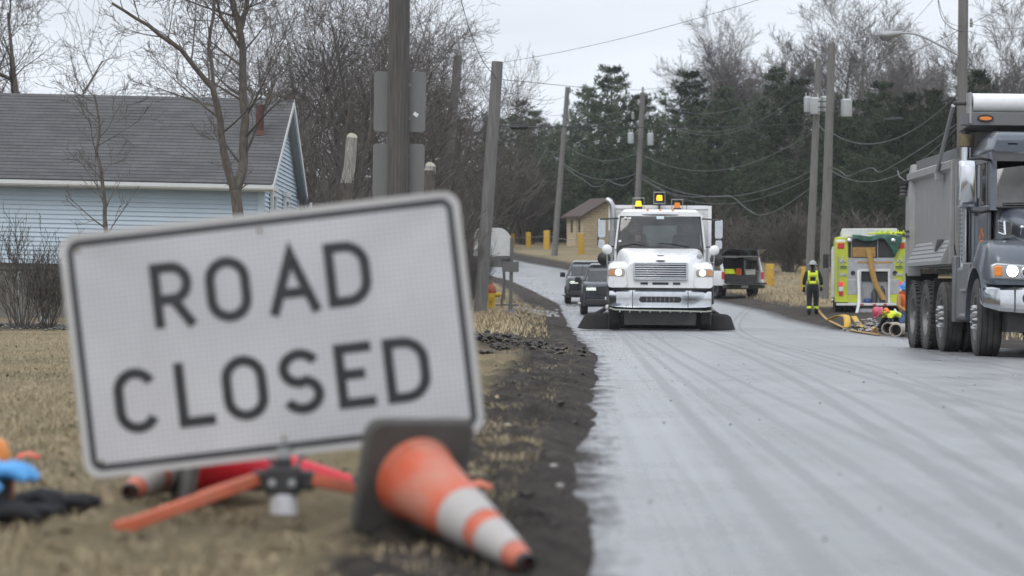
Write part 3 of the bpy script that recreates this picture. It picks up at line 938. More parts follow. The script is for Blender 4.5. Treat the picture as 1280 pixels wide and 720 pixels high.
g = 'bare trees in the thicket beyond the blue house'
T = [(352, 84, 11.0, 'up1', .3, 'bare tree rising over the right end of the shingle roof'),
     (402, 74, 11.5, 'wide2', 1.2, 'bare tree with spreading limbs just right of the house gable'),
     (440, 82, 12.5, 'up2', 2.2, 'tall bare tree standing behind the pale cut trunk'),
     (478, 78, 12.5, 'up1', 4.0, 'dense many-stemmed bare tree directly behind the wooden pole with signs'),
     (520, 88, 12.0, 'wide2', 3.1, 'bare tree fanning out to the right of the wooden sign pole'),
     (555, 96, 11.5, 'up2', 5.1, 'bare tree behind the leaning thin pole'),
     (588, 104, 10.5, 'up1', .9, 'bare tree behind the leaning thick pole at the road'),
     (420, 66, 8.0, 'up2', 3.6, 'lower bare tree in front of the thicket left of the sign backs'),
     (548, 74, 7.0, 'up1', 2.7, 'short bare tree between the two leaning poles'),
     (380, 98, 13, 'up2', 0.4, 'bare tree deepest in the thicket left of the sign pole'),
     (500, 104, 14, 'wide1', 1.9, 'tallest bare tree deep in the thicket behind the sign backs')]
for px, d, H, k, rz, lb in T:
    bare(px, d, H, k, rz, lb, g)
g = 'bare trees behind the house on the left'
bare(22, 92, 17, 'wide1', .5, 'wide-crowned bare tree over the left end of the house roof', g, sx=.9)
bare(-50, 100, 15, 'wide2', 2.5, 'bare tree at the left picture edge behind the roof', g)
bare(235, 120, 9.5, 'wide1', 4.1, 'small far bare tree above the middle of the roof', g)
g = 'tall bare trees behind the evergreens'
T = [(868, 225, 22.5, 'far1', .3, 'tall pale bare tree between the two dark pine groups'), (918, 230, 20.5, 'far2', 1.9, 'bare tree right of the tall pale one behind the white truck'),
     (1042, 205, 22, 'far2', 3.3, 'tall bare tree behind the pair of poles with transformers'), (1012, 215, 21, 'far1', 4.3, 'bare tree left behind the twin utility poles'),
     (1096, 200, 20, 'far1', 1.1, 'bare tree behind the street lamp head'), (1140, 190, 16.5, 'far2', 2.2, 'bare tree below the street lamp arm'),
     (1232, 165, 17.5, 'far1', 5.2, 'bare tree right of the street lamp pole'), (1268, 160, 17, 'far2', .7, 'bare tree at the right picture edge over the dump truck'),
     (1075, 172, 13, 'far2', .2, 'lower bare tree among the pines right of the twin poles'), (1300, 170, 17, 'far1', 3.9, 'bare tree just cut by the right picture edge')]
for px, d, H, k, rz, lb in T:
    bare(px, d, H, k, rz, lb, g)

# --- the two trees in front of the house, grown along the stems seen in the photo
def limb(t, pts, r0, r1, prm, lev, kids, L, t0=.3):
    pts = [Vector(p) for p in pts]
    # refine
    fine = []
    for i in range(len(pts) - 1):
        for k in range(3):
            fine.append(pts[i].lerp(pts[i + 1], k / 3) + Vector((t.r.gauss(0, .012), t.r.gauss(0, .012), 0)))
    fine.append(pts[-1])
    rads = [r0 + (r1 - r0) * i / (len(fine) - 1) for i in range(len(fine))]
    t.big.tube(fine, rads, 8, False)
    for j in range(kids):
        f = t0 + (1 - t0) * (j + t.r.random()) / kids
        k = f * (len(fine) - 1); i0 = min(int(k), len(fine) - 2)
        bp = fine[i0].lerp(fine[i0 + 1], k - i0); bd = (fine[i0 + 1] - fine[i0]).normalized()
        ax = Vector((t.r.gauss(0, 1), t.r.gauss(0, .7), t.r.gauss(0, 1))); side = (ax - bd * ax.dot(bd)).normalized()
        an = R(t.r.uniform(35, 65))
        t.grow(bp, bd * math.cos(an) + side * math.sin(an), L * t.r.uniform(.5, 1.1), max(rads[i0] * .42, .008), lev, prm)


D1 = 46.0
def hp(px, py, d=D1): return P(px, py, d)
base = G(hp(300, 260).x, D1, 0)
e = empty('bare_tree', base, label='two-stemmed bare tree in front of the blue house gable end', cat='tree', group='small bare trees in front of the house')
t = Tree(201)
SM = dict(levels=3, kids=[5, 4, 4, 3], start=[.25, .2, .15, .1], angle=42, ratio=.58, rr=.5, wiggle=.08, up=.9, rmin=.0038)
L_ = lambda pts: [hp(x, y, d) - base for x, y, d in pts]
limb(t, [Vector((.05, 0, -.1))] + L_([(300, 300, 46), (298, 262, 46), (294, 238, 46)]), .105, .088, SM, 1, 2, 1.0, .85)
limb(t, L_([(294, 240, 46), (280, 190, 45.9), (272, 130, 45.7), (258, 100, 45.6), (225, 62, 45.4), (185, 32, 45.2), (140, 4, 45)]), .07, .022, SM, 0, 13, 1.5, .2)
limb(t, L_([(294, 240, 46), (306, 200, 46.2), (305, 150, 46.3), (304, 100, 46.4), (300, 40, 46.5), (290, 0, 46.6), (280, -60, 46.7)]), .085, .045, SM, 0, 14, 1.6, .1)
limb(t, L_([(300, 40, 46.5), (308, 10, 46.6), (312, -50, 46.7)]), .05, .03, SM, 0, 4, 1.2, .2)
limb(t, L_([(270, 128, 45.7), (262, 60, 45.9), (268, 0, 46), (262, -50, 46)]), .035, .02, SM, 0, 7, 1.2, .2)
limb(t, L_([(300, 60, 46.5), (276, 20, 46.3), (262, -30, 46.1)]), .032, .02, SM, 0, 5, 1.2, .2)
t.objs(e, M['bark'], M['twig'])
d = 44.5
base = G(P(134, 290, d).x, d, 0)
e = empty('bare_tree', base, label='slender bare sapling in front of the blue siding', cat='tree', group='small bare trees in front of the house')
t = Tree(202)
limb(t, [Vector((0, 0, -.1))] + [P(x, y, d) - base for x, y in ((137, 330), (134, 290), (130, 235), (122, 190), (124, 150), (118, 118))], .05, .012, SM, 1, 17, .95, .3)
t.objs(e, M['bark'], M['twig'], ('trunk', 'crown'))


# ------------------------------------------------------------------ shrubs and brush
BR = dict(levels=2, kids=[6, 4, 3], start=[.25, .2, .1], angle=30, ratio=.5, rr=.55, wiggle=.09, up=.6, rmin=.0045)


def shrub_mesh(seed, H, stems, spread, prm=BR, r0=.014):
    t = Tree(seed)
    for k in range(stems):
        a = t.r.uniform(0, 6.28); l = t.r.uniform(0, spread); q = t.r.uniform(0, .35) * spread
        t.grow(Vector((math.cos(a) * q, math.sin(a) * q, -.05)), Vector((math.cos(a) * l, math.sin(a) * l, 1)), H * t.r.uniform(.5, 1.0), r0, 0, prm)
    mb = MB(); mb.V = t.small.V; mb.F = t.small.F
    if t.big.V:
        mb.add(t.big.V, t.big.F)
    return mb.mesh('brush_%d' % seed)


SHR = [shrub_mesh(301, 2.0, 34, .55), shrub_mesh(302, 2.0, 26, .8), shrub_mesh(303, 2.0, 44, .35)]
for k, s in enumerate(SHR):
    s.materials.append([M['twig_brown'], M['twig'], M['twig_brown']][k]); s.shade_smooth()


def shrub(px, d, H, k, label, group, rz=0, sx=1.0, x=None):
    xx = (px - 640) / FPX * d if x is None else x
    o = bpy.data.objects.new('bare_shrub', SHR[k]); COL.objects.link(o)
    o.location = G(xx, d); o.rotation_euler = (0, 0, rz); o.scale = (H / 2 * sx, H / 2 * sx, H / 2)
    return tag(o, label, 'shrub', group)


shrub(28, 47.2, 1.75, 1, 'leafless shrub against the chain-link fence at the left edge', 'shrubs by the fence', .3)
shrub(60, 47.4, 1.45, 0, 'smaller leafless shrub between the left-edge shrub and the road sign', 'shrubs by the fence', 1.3)
gl = 'brush in the thicket'
k = 0
for px, d, H, kk, sx, lb in ((396, 62, 2.6, 0, 1.1, 'leafless brush just right of the house gable'), (430, 60, 3.0, 1, 1.1, 'leafless brush under the pale cut trunk'),
                             (462, 63, 2.8, 2, .9, 'leafless brush left of the wooden sign pole'), (516, 62, 2.8, 0, .9, 'leafless brush right of the wooden sign pole'),
                             (540, 68, 2.8, 2, .9, 'leafless brush under the two leaning poles'), (562, 72, 2.6, 1, .8, 'leafless brush leaning on the thick pole foot'),
                             (585, 76, 1.9, 0, .6, 'leafless brush left of the yellow hydrant'), (604, 94, 2.0, 2, .6, 'leafless brush hanging over the white board'),
                             (545, 100, 3.6, 2, 1.0, 'dense brush far behind the leaning poles'), (572, 118, 3.2, 2, 1.0, 'dense brush far behind the white board'),
                             (500, 96, 4.0, 0, 1.1, 'tall brush deep behind the sign backs'), (440, 92, 4.0, 2, 1.1, 'tall brush deep behind the cut trunk'),
                             (596, 150, 4.0, 2, 1.0, 'brown brush at the bend of the far road'), (655, 205, 6.0, 2, 1.6, 'brown brush behind the left-hand yellow posts'),
                             (612, 190, 6.5, 2, 1.8, 'brown brush left of the yellow posts'), (690, 218, 6.0, 0, 1.8, 'brown brush behind the far utility pole'),
                             (935, 150, 3.0, 0, 1.8, 'low brush behind the open white pickup'), (985, 148, 3.2, 2, 1.8, 'low brush behind the right-hand yellow posts'),
                             (1040, 150, 3.4, 1, 1.8, 'low brush behind the twin poles'), (900, 165, 3.4, 2, 1.8, 'low brush behind the pickup cab'), (1090, 140, 3.4, 0, 1.8, 'low brush behind the fire engine')):
    shrub(px, d, H, kk, lb, gl, rz=k * 1.7, sx=sx); k += 1


# ------------------------------------------------------------------ evergreens
def needle_material():
    m, nd, lk, b = nmat('pine_needles')
    tc = nd.new('ShaderNodeTexCoord'); oi = nd.new('ShaderNodeObjectInfo')
    n1 = N(nd, 'ShaderNodeTexNoise', Scale=.9, Detail=5.0); lk.new(tc.outputs['Object'], n1.inputs['Vector'])
    rp = nd.new('ShaderNodeValToRGB'); e = rp.color_ramp.elements
    e[0].position = .34; e[0].color = (.018, .032, .021, 1)
    e[1].position = .68; e[1].color = (.088, .112, .060, 1)
    lk.new(n1.outputs['Fac'], rp.inputs['Fac'])
    hs = N(nd, 'ShaderNodeHueSaturation', Saturation=.9)
    mr = N(nd, 'ShaderNodeMapRange'); mr.inputs['To Min'].default_value = .6; mr.inputs['To Max'].default_value = 1.5
    lk.new(oi.outputs['Random'], mr.inputs['Value']); lk.new(mr.outputs[0], hs.inputs['Value']); lk.new(rp.outputs[0], hs.inputs['Color'])
    lk.new(hs.outputs[0], b.inputs['Base Color'])
    b.inputs['Roughness'].default_value = .8; b.inputs['Specular IOR Level'].default_value = .2
    return m


M['needles'] = needle_material()


def pine(seed, H, Rmax, shape):
    """white pine: tapered trunk, whorls of boughs, each bough hung with needle tufts"""
    r = np.random.default_rng(seed); rr = random.Random(seed)
    wood = MB()
    wood.tube([(0, 0, -.3), (.05, .03, H * .35), (-.05, 0, H * .7), (0, 0, H * .97)], [H * .016, H * .012, H * .007, .02], 7, False)
    C = []; D = []
    z = H * .03
    while z < H * .985:
        f = z / H
        prof = {'cone': (1 - f) ** .75 * (0.8 + .2 * min(1, f / .2)), 'tall': (1 - f ** 2.2) * (.75 + .25 * min(1, f / .35)) * (1 if f < .8 else .9), 'round': math.sqrt(max(0, 1 - (f * 1.02) ** 3))}[shape]
        nb = rr.randint(4, 6)
        a0 = rr.uniform(0, 6.28)
        for b in range(nb):
            a = a0 + 6.28 * b / nb + rr.uniform(-.4, .4)
            L = Rmax * prof * rr.uniform(.4, 1.3) + .35
            rise = rr.uniform(-.05, .35) + .5 * f
            pts = []
            for k in range(6):
                s = k / 5
                pts.append(Vector((math.cos(a) * L * s, math.sin(a) * L * s, z + L * (rise * s * .6 + .22 * s * s - .12 * math.sin(s * 3.1)))))
            wood.tube(pts[:5], [max(.012, .045 * (1 - f) * (1 - s / 6)) + .006 for s in range(5)], 4, False)
            nt = int(8 + L * 10)
            for q in range(nt):
                s = .25 + .75 * rr.random() ** .7
                k = min(int(s * 5), 4); p = pts[k].lerp(pts[k + 1], s * 5 - k)
                w = .16 + .34 * L * .3 * (1.05 - abs(s - .6))
                C.append((p.x + rr.gauss(0, w * .7), p.y + rr.gauss(0, w * .7), p.z + rr.gauss(.05, w * .22)))
                D.append((math.cos(a) * .5 + rr.gauss(0, .5), math.sin(a) * .5 + rr.gauss(0, .5), .55 + rr.gauss(0, .4)))
        z += rr.uniform(.45, .85) * H / 14
    C = np.array(C); D = np.array(D); D /= np.linalg.norm(D, axis=1, keepdims=True)
    n = len(C); K = 9
    dirs = D[:, None, :] * .75 + r.normal(0, .62, (n, K, 3)); dirs /= np.linalg.norm(dirs, axis=2, keepdims=True)
    Ln = r.uniform(.16, .40, (n, K, 1)) * H / 14
    side = np.cross(dirs, r.normal(0, 1, (n, K, 3))); side /= np.linalg.norm(side, axis=2, keepdims=True)
    w = r.uniform(.018, .04, (n, K, 1)) * H / 14
    b = C[:, None, :] + dirs * .03
    t = b + dirs * Ln
    v = np.stack([b - side * w * .5, b + dirs * Ln * .5 + side * w, t, b + dirs * Ln * .5 - side * w], 2).reshape(-1, 3)
    o = np.arange(n * K) * 4
    f = np.stack([o, o + 1, o + 2, o + 3], -1)
    me = np_mesh('pine_crown_%d' % seed, v, f); me.materials.append(M['needles'])
    wm = wood.mesh('pine_trunk_%d' % seed); wm.materials.append(M['bark']); wm.shade_smooth()
    return wm, me


PINES = [pine(401, 15, 4.4, 'tall'), pine(402, 15, 4.4, 'cone'), pine(403, 15, 5.2, 'round'), pine(404, 15, 4.2, 'tall')]


def evergreen(px, ytop, d, k, label, sx=1.0, rz=0, name='pine_tree'):
    x = (px - 640) / FPX * d
    b = G(x, d)
    H = EYE + (HOR - ytop) / FPX * d - b.z
    e = empty(name, b, (0, 0, rz), label=label, cat='tree', group='evergreens along the wood edge')
    e.scale = (H / 15 * sx, H / 15 * sx, H / 15)
    for nm, me in zip(('trunk', 'crown'), PINES[k]):
        o = bpy.data.objects.new(nm, me); COL.objects.link(o); o.parent = e
    return e


E = [(765, 84, 205, 0, 1.15, 'tallest dark pine above the white truck, left of centre'), (735, 112, 212, 3, 1.0, 'dark pine just left of the tallest one'),
     (800, 118, 200, 1, 1.0, 'pine behind the middle transformer pole'), (862, 90, 198, 0, 1.2, 'broad dark pine right of the middle transformer pole'),
     (905, 112, 195, 3, 1.1, 'dark pine at the foot of the pale bare tree'), (826, 150, 190, 2, 1.0, 'rounded pine between the two tallest dark pines'),
     (938, 165, 190, 1, 1.1, 'lower pine left of the open sky gap'), (970, 88, 178, 3, 1.0, 'ragged pine left of the twin poles'),
     (998, 100, 175, 0, 1.0, 'pine directly behind the twin poles'), (1034, 128, 172, 1, 1.1, 'pine behind the right transformer'),
     (1070, 128, 165, 2, 1.0, 'rounded pine right of the twin poles'), (1102, 104, 162, 0, 1.0, 'dark pine under the lamp head'),
     (1136, 120, 158, 3, 1.0, 'pine below the street lamp arm'), (1165, 112, 152, 1, 1.0, 'pine left of the street lamp pole'),
     (1192, 128, 148, 2, 1.0, 'pine at the street lamp pole'), (1222, 92, 150, 3, 1.0, 'pine right of the street lamp pole over the dump truck'), (1262, 122, 140, 0, 1.0, 'pine behind the dump truck cab'),
     (1298, 110, 142, 1, 1.0, 'pine at the right picture edge'),
     (640, 148, 225, 2, 1.0, 'pine behind the leaning thick pole'), (668, 140, 235, 0, 1.0, 'left pine behind the far utility pole'), (700, 158, 230, 2, 1.1, 'rounded pine right behind the far utility pole'),
     (612, 158, 215, 1, 1.1, 'pine seen through the thicket left of the thick pole'), (575, 150, 225, 0, 1.1, 'pine deep behind the leaning thin pole'),
     (680, 205, 215, 2, 1.0, 'low pine behind the left yellow posts'), (650, 215, 208, 1, 1.2, 'low pine at the far road bend'), (745, 190, 228, 2, 1.0, 'low pine behind the small stone hut'),
     (775, 200, 226, 1, 1.0, 'low pine right behind the small stone hut'), (845, 200, 180, 2, 1.1, 'low pine behind the white truck box'), (890, 210, 172, 2, 1.1, 'low pine behind the pickup'),
     (925, 205, 168, 1, 1.2, 'low pine above the open pickup'), (955, 200, 165, 2, 1.1, 'low pine behind the yellow posts at right'), (1000, 205, 160, 2, 1.1, 'low pine between the twin poles and the yellow posts'),
     (1055, 200, 158, 1, 1.2, 'low pine behind the fire engine cab'), (1090, 195, 152, 2, 1.1, 'low pine behind the fire engine'), (1125, 200, 148, 2, 1.1, 'low pine between fire engine and dump truck'),
     (1165, 190, 144, 1, 1.2, 'low pine behind the dump bed'), (820, 205, 205, 0, 1.1, 'low pine behind the amber beacons'), (712, 220, 228, 2, 1.0, 'low pine left of the small stone hut')]
k = 0
for px, yt, d, kk, sx, lb in E:
    evergreen(px, yt, d, kk, lb, sx, rz=k * 2.1); k += 1
# a closed wood goes on behind the edge
wv_, wf_ = [], []
src_v = np.empty(len(PINES[1][1].vertices) * 3, np.float32); PINES[1][1].vertices.foreach_get('co', src_v); src_v = src_v.reshape(-1, 4, 3)
pick = rng.choice(len(src_v), 3600, replace=False)
base_v = src_v[pick].copy()
cen = base_v.mean(1, keepdims=True); base_v = cen + (base_v - cen) * 2.2
for q in range(40):
    x = -130 + 8.2 * q + rng.uniform(-2, 2); y = 262 + rng.uniform(-10, 14); s = rng.uniform(.6, .8) * (.62 if x < -38 else 1)
    v = base_v * s; v[..., 0] += x; v[..., 1] += y; v[..., 2] += float(gz(x, y))
    wv_.append(v.reshape(-1, 3))
V = np.concatenate(wv_); o = np.arange(len(V) // 4) * 4
mobj('far_wood', np_mesh('far_wood', V, np.stack([o, o + 1, o + 2, o + 3], -1)), M['needles'], smooth=0, kind='stuff', label='unbroken dark evergreen wood far behind the road', cat='wood')

# ------------------------------------------------------------------ the blue house
def brick_tex(name, c1, c2, mortar, scale, w=.5, h=.25, msize=.02, rough=.9):
    m, nd, lk, b = nmat(name)
    tc = nd.new('ShaderNodeTexCoord')
    return m, nd, lk, b, tc


def shingle_material():
    m, nd, lk, b = nmat('asphalt_shingle')
    tc = nd.new('ShaderNodeTexCoord')
    br = N(nd, 'ShaderNodeTexBrick', Scale=1.0); br.inputs['Brick Width'].default_value = .3; br.inputs['Row Height'].default_value = .145
    br.inputs['Mortar Size'].default_value = .006
    br.inputs['Color1'].default_value = (.066, .066, .068, 1); br.inputs['Color2'].default_value = (.088, .087, .088, 1); br.inputs['Mortar'].default_value = (.055, .055, .058, 1)
    mp = N(nd, 'ShaderNodeMapping'); lk.new(tc.outputs['UV'], mp.inputs[0]); lk.new(mp.outputs[0], br.inputs['Vector'])
    no = N(nd, 'ShaderNodeTexNoise', Scale=1.2, Detail=7.0, Roughness=.7); lk.new(tc.outputs['Object'], no.inputs['Vector'])
    mx = nd.new('ShaderNodeMixRGB'); mx.blend_type = 'OVERLAY'; mx.inputs['Fac'].default_value = .55
    lk.new(br.outputs['Color'], mx.inputs['Color1']); lk.new(no.outputs['Fac'], mx.inputs['Color2'])
    lk.new(mx.outputs[0], b.inputs['Base Color']); b.inputs['Roughness'].default_value = .9
    return m


M['shingle'] = shingle_material()
M['siding'] = mat('blue_siding', (.46, .55, .63), .5, var=.05, scale=1.2, stretch=(1, 1, 3), dirt=.18, dscale=1.5, dirtcol=(.33, .38, .40))
M['trim_white'] = mat('white_trim', (.66, .68, .68), .5, var=.06, dirt=.25, dscale=6)
M['soffit'] = mat('soffit_blue', (.40, .43, .46), .6, var=.06)
M['block'] = mat('foundation_block', (.17, .155, .135), .9, var=.25, scale=3, bump=.4, dirt=.3)
M['flue_red'] = mat('flue_rust', (.085, .036, .028), .8, var=.35, scale=9)
M['chain'] = mat('chain_wire', (.22, .22, .215), .5, metal=.6)

HX1, HX0 = -4.86, -15.0        # right corner, left end (out of view)
HY0, HY1 = 52.6, 61.0          # near wall, far wall
hz0 = .30
house = empty('blue_house', (HX1, HY0, hz0), (0, R(1.25), 0), label='pale blue sided house with grey shingle roof behind the road sign', cat='house')
def hw(x, y, z): return (x - HX1, y - HY0, z - hz0)
EZ, RZ_ = 3.0, 4.82             # eave and ridge heights at the right end
WL = HX0 - HX1; WD = HY1 - HY0
b = MB(); b.bx(WL, 0, .04, WD - .04, -.6, 1.0); b.obj('foundation', M['block'], house)
b = MB(); b.bx(WL, -.02, .05, WD - .05, 1.0, EZ - hz0 - .05)
hr = (RZ_ - EZ)
b.prism([(.05, EZ - hz0 - .05), (WD - .05, EZ - hz0 - .05), (WD / 2, EZ - hz0 + hr - .12)], 'x', WL, -.02)
wall = b.obj('wall', M['siding'], house, smooth=0)
# siding: each lapped board is a piece
ch = .0875
k = 0; z = 1.0
def lap(mb, x0, x1, z0):
    # a lapped board facing -y, thicker at its lower edge
    mb.add([(x0, 0.045, z0), (x1, 0.045, z0), (x1, .012, z0), (x0, .012, z0), (x0, .045, z0 + ch + .006), (x1, .045, z0 + ch + .006), (x1, .036, z0 + ch + .006), (x0, .036, z0 + ch + .006)],
           [(0, 1, 2, 3), (3, 2, 6, 7), (7, 6, 5, 4), (4, 5, 1, 0), (0, 3, 7, 4), (1, 5, 6, 2)])
me0 = MB(); lap(me0, WL, -.10, 0)
me0 = me0.mesh('siding_board'); me0.materials.append(M['siding'])
while z < EZ - hz0 - .12:
    o = bpy.data.objects.new('siding_board', me0); COL.objects.link(o); o.parent = wall; o.location = (0, -.04, z)
    z += ch
z = 1.0
while z < EZ - hz0 + hr - .25:
    top = z + ch - (EZ - hz0)
    yy0 = .02 if top < 0 else .02 + top / hr * (WD / 2)
    yy1 = WD - yy0
    if yy1 - yy0 < .25:
        break
    mb = MB()
    mb.add([(-.03, yy0, z), (-.03, yy1, z), (.022, yy1, z), (.022, yy0, z), (-.03, yy0, z + ch), (-.03, yy1, z + ch), (-.006, yy1, z + ch), (-.006, yy0, z + ch)],
           [(0, 1, 2, 3), (3, 2, 6, 7), (7, 6, 5, 4), (4, 5, 1, 0), (0, 3, 7, 4), (1, 5, 6, 2)])
    mb.obj('siding_board', M['siding'], wall, smooth=0)
    z += ch
b = MB(); b.bx(-.1, .03, -.045, .05, .95, EZ - hz0 - .06); b.obj('corner_board', M['siding'], house)
b = MB(); b.bx(-.05, .03, WD - .03, WD + .03, .95, EZ - hz0 - .06); b.obj('corner_board', M['trim_white'], house)
# roof with stepped shingle courses
OV = .32; RK = .21
ez = EZ - hz0; ncs = 27
sl_len = math.hypot(WD / 2 + OV, hr + OV * hr / (WD / 2))
def roof_side(sgn, name):
    yE = -OV if sgn > 0 else WD + OV; yR = WD / 2
    zE = ez - OV * hr / (WD / 2) + .06; zR = ez + hr + .06
    V, F, UV = [], [], []
    for i in range(ncs):
        t0, t1 = i / ncs, (i + 1) / ncs
        y0 = yE + (yR - yE) * t0; y1 = yE + (yR - yE) * t1
        z0 = zE + (zR - zE) * t0 + .007; z1 = zE + (zR - zE) * t1
        o = len(V)
        V += [(WL - .3, y0, z0 - .010), (RK, y0, z0 - .010), (WL - .3, y0, z0), (RK, y0, z0), (WL - .3, y1, z1), (RK, y1, z1)]
        F += [(o, o + 1, o + 3, o + 2), (o + 2, o + 3, o + 5, o + 4)]
        u0 = i * .145
        UV += [(WL, u0), (RK, u0), (RK, u0), (WL, u0), (WL, u0), (RK, u0), (RK, u0 + .145), (WL, u0 + .145)]
    me = bpy.data.meshes.new(name); me.from_pydata(V, [], F)
    uvl = me.uv_layers.new(name='uv')
    for li, uv in enumerate(UV):
        uvl.data[li].uv = uv
    return me
roof = empty('roof', (0, 0, 0), parent=house)
mobj('shingle_slope', roof_side(1, 'shingle_slope'), M['shingle'], roof, smooth=0)
mobj('shingle_slope', roof_side(-1, 'shingle_slope'), M['shingle'], roof, smooth=0)
zE = ez - OV * hr / (WD / 2)
b = MB(); b.prism([(-OV + .02, zE - .03), (WD / 2, ez + hr - .03), (WD + OV - .02, zE - .03), (WD + OV - .02, zE + .045), (WD / 2, ez + hr + .045), (-OV + .02, zE + .045)], 'x', WL - .28, RK - .03)
b.obj('soffit', M['soffit'], roof, smooth=0)
for sgn in (1, -1):
    yE = -OV if sgn > 0 else WD + OV
    b = MB(); b.prism([(yE, zE - .10), (WD / 2, ez + hr - .10), (WD / 2, ez + hr + .05), (yE, zE + .05)], 'x', RK - .028, RK + .012)
    b.obj('rake_board', M['trim_white'], roof, smooth=0)
b = MB()
pr = [(0, 0), (0, .10), (-.012, .10), (-.012, .012), (-.085, .012), (-.10, .05), (-.10, .10), (-.115, .10), (-.11, .03), (-.09, 0)]
b.prism([(-OV - .005 + p[0], zE - .065 + p[1]) for p in pr], 'x', WL - .3, RK + .02); b.obj('gutter', M['trim_white'], roof, smooth=0)
b = MB(); b.bx(WL - .3, RK - .04, -OV, -OV + .02, zE - .09, zE + .04); b.obj('fascia', M['trim_white'], roof, smooth=0)
b = MB(); b.bx(RK - .2, RK + .08, WD + OV - .02, WD + OV + .12, zE - .12, zE + .02); b.obj('gutter_end', M['trim_white'], roof)
# two windows in the gable end
for y0 in (1.25, 4.3):
    f = MB()
    za, zb = 1.55, 2.55
    for (ya, yb, zc, zd) in ((y0, y0 + .13, za, zb), (y0 + .75, y0 + .88, za, zb), (y0 + .13, y0 + .75, za, za + .1), (y0 + .13, y0 + .75, zb - .1, zb), (y0 + .13, y0 + .75, (za + zb) / 2 - .03, (za + zb) / 2 + .03)):
        f.bx(.02, .085, ya, yb, zc, zd)
    f.bx(.02, .11, y0 - .05, y0 + .93, zb, zb + .1)
    w = f.obj('window', M['trim_white'], house, bevel=.005)
    p = MB(); p.bx(.022, .04, y0 + .13, y0 + .75, za + .1, zb - .1); p.obj('pane', M['glass_dark'], w)
    p = MB(); p.bx(.02, .12, y0 - .06, y0 + .94, za - .06, za); p.obj('sill', M['trim_white'], w)
# flue on the roof
fx = P(314, 190, 54).x - HX1
b = MB(); yf = 2.3; zf = ez + yf / (WD / 2) * hr
b.tube([(fx, yf, zf - .1), (fx, yf, zf + .62)], .085, 14); fl = b.obj('flue', M['flue_red'], house)
b = MB(); b.lathe([(.09, 0), (.1, .02), (.1, .1), (.15, .12), (.15, .15), (.03, .2)], (fx, yf, zf + .62), n=14); b.obj('flue_cap', M['galv'], fl)
b = MB(); b.lathe([(.18, 0), (.1, .1)], (fx, yf, zf + .0), n=14); b.obj('flashing', M['flue_red'], fl)

# chain-link fence before the foundation
fy = 49.6
fb = float(gz(-8, fy))
fe = empty('chain_link_fence', (-8, fy, fb), label='grey chain-link fence in front of the house foundation', cat='fence')
x0, x1, ht = -5.2, 3.2, 1.02
b = MB(); b.tube([(x0, 0, ht), (x1, 0, ht)], .021, 8); b.obj('top_rail', M['dark_steel'], fe)
for x in np.linspace(x0, x1, 5):
    b = MB(); b.tube([(x, .02, -.1), (x, .02, ht + .02)], .026, 8); b.ball((x, .02, ht + .03), .034, 8, 5); b.obj('fence_post', M['galv'], fe)
b = MB(); st = .062
nn = int((x1 - x0) / st)
for i in range(-int(ht / st), nn):
    for s in (1, -1):
        xa = x0 + i * st if s > 0 else x0 + i * st + ht
        pa = Vector((xa, -.004 * s, .02)); pb = Vector((xa + s * ht, -.004 * s, ht))
        # clip to fence length
        def cl(p, q):
            if p.x < x0: p = p.lerp(q, (x0 - p.x) / (q.x - p.x))
            elif p.x > x1: p = p.lerp(q, (x1 - p.x) / (q.x - p.x))
            return p
        if max(pa.x, pb.x) <= x0 or min(pa.x, pb.x) >= x1:
            continue
        pa2, pb2 = cl(pa, pb), cl(pb, pa)
        b.tube([pa2, pb2], .0024, 3, False)
o = b.obj('wire_mesh', M['chain'], fe); o['kind'] = 'stuff'
# litter on the gravel bank
b = MB(); b.add([(-.08, 0, 0), (.1, .02, 0), (.03, .04, .16), (-.03, -.05, .1), (0, -.08, .01)], [(0, 1, 2), (0, 2, 3), (3, 2, 1, 4), (0, 4, 1), (0, 3, 4)])
o = b.obj('paper_litter', M['white_dull'], smooth=0, label='scrap of white paper on the gravel bank', cat='litter'); o.location = G(P(57, 400, 48.3).x, 48.0, .05)

# ------------------------------------------------------------------ poles
POLES = {}
def pole(name, bpx, bpy_, tpx, tpy, d, r0, r1, m, label, group='wooden utility poles', zbase=None, dt=None):
    p0 = P(bpx, bpy_, d); dt = dt or d
    bz = float(gz(p0.x, d))
    p1 = P(tpx, tpy, dt)
    # run the stem down to the ground along its own lean
    k = (bz - .3 - p1.z) / (p0.z - p1.z)
    p0 = p1 + (p0 - p1) * k
    e = empty(name, (p0.x, p0.y, bz), label=label, cat='pole', group=group)
    o = Vector((p0.x, p0.y, bz))
    n = 9
    pts = [p0.lerp(p1, i / n) - o + Vector((math.sin(i * 1.9) * .006, 0, 0)) for i in range(n + 1)]
    mb = MB(); mb.tube(pts, [r0 + (r1 - r0) * i / n for i in range(n + 1)], 16); mb.obj('pole_stem', m, e, smooth=50)
    POLES[label] = (e, o)
    return e, o, p1


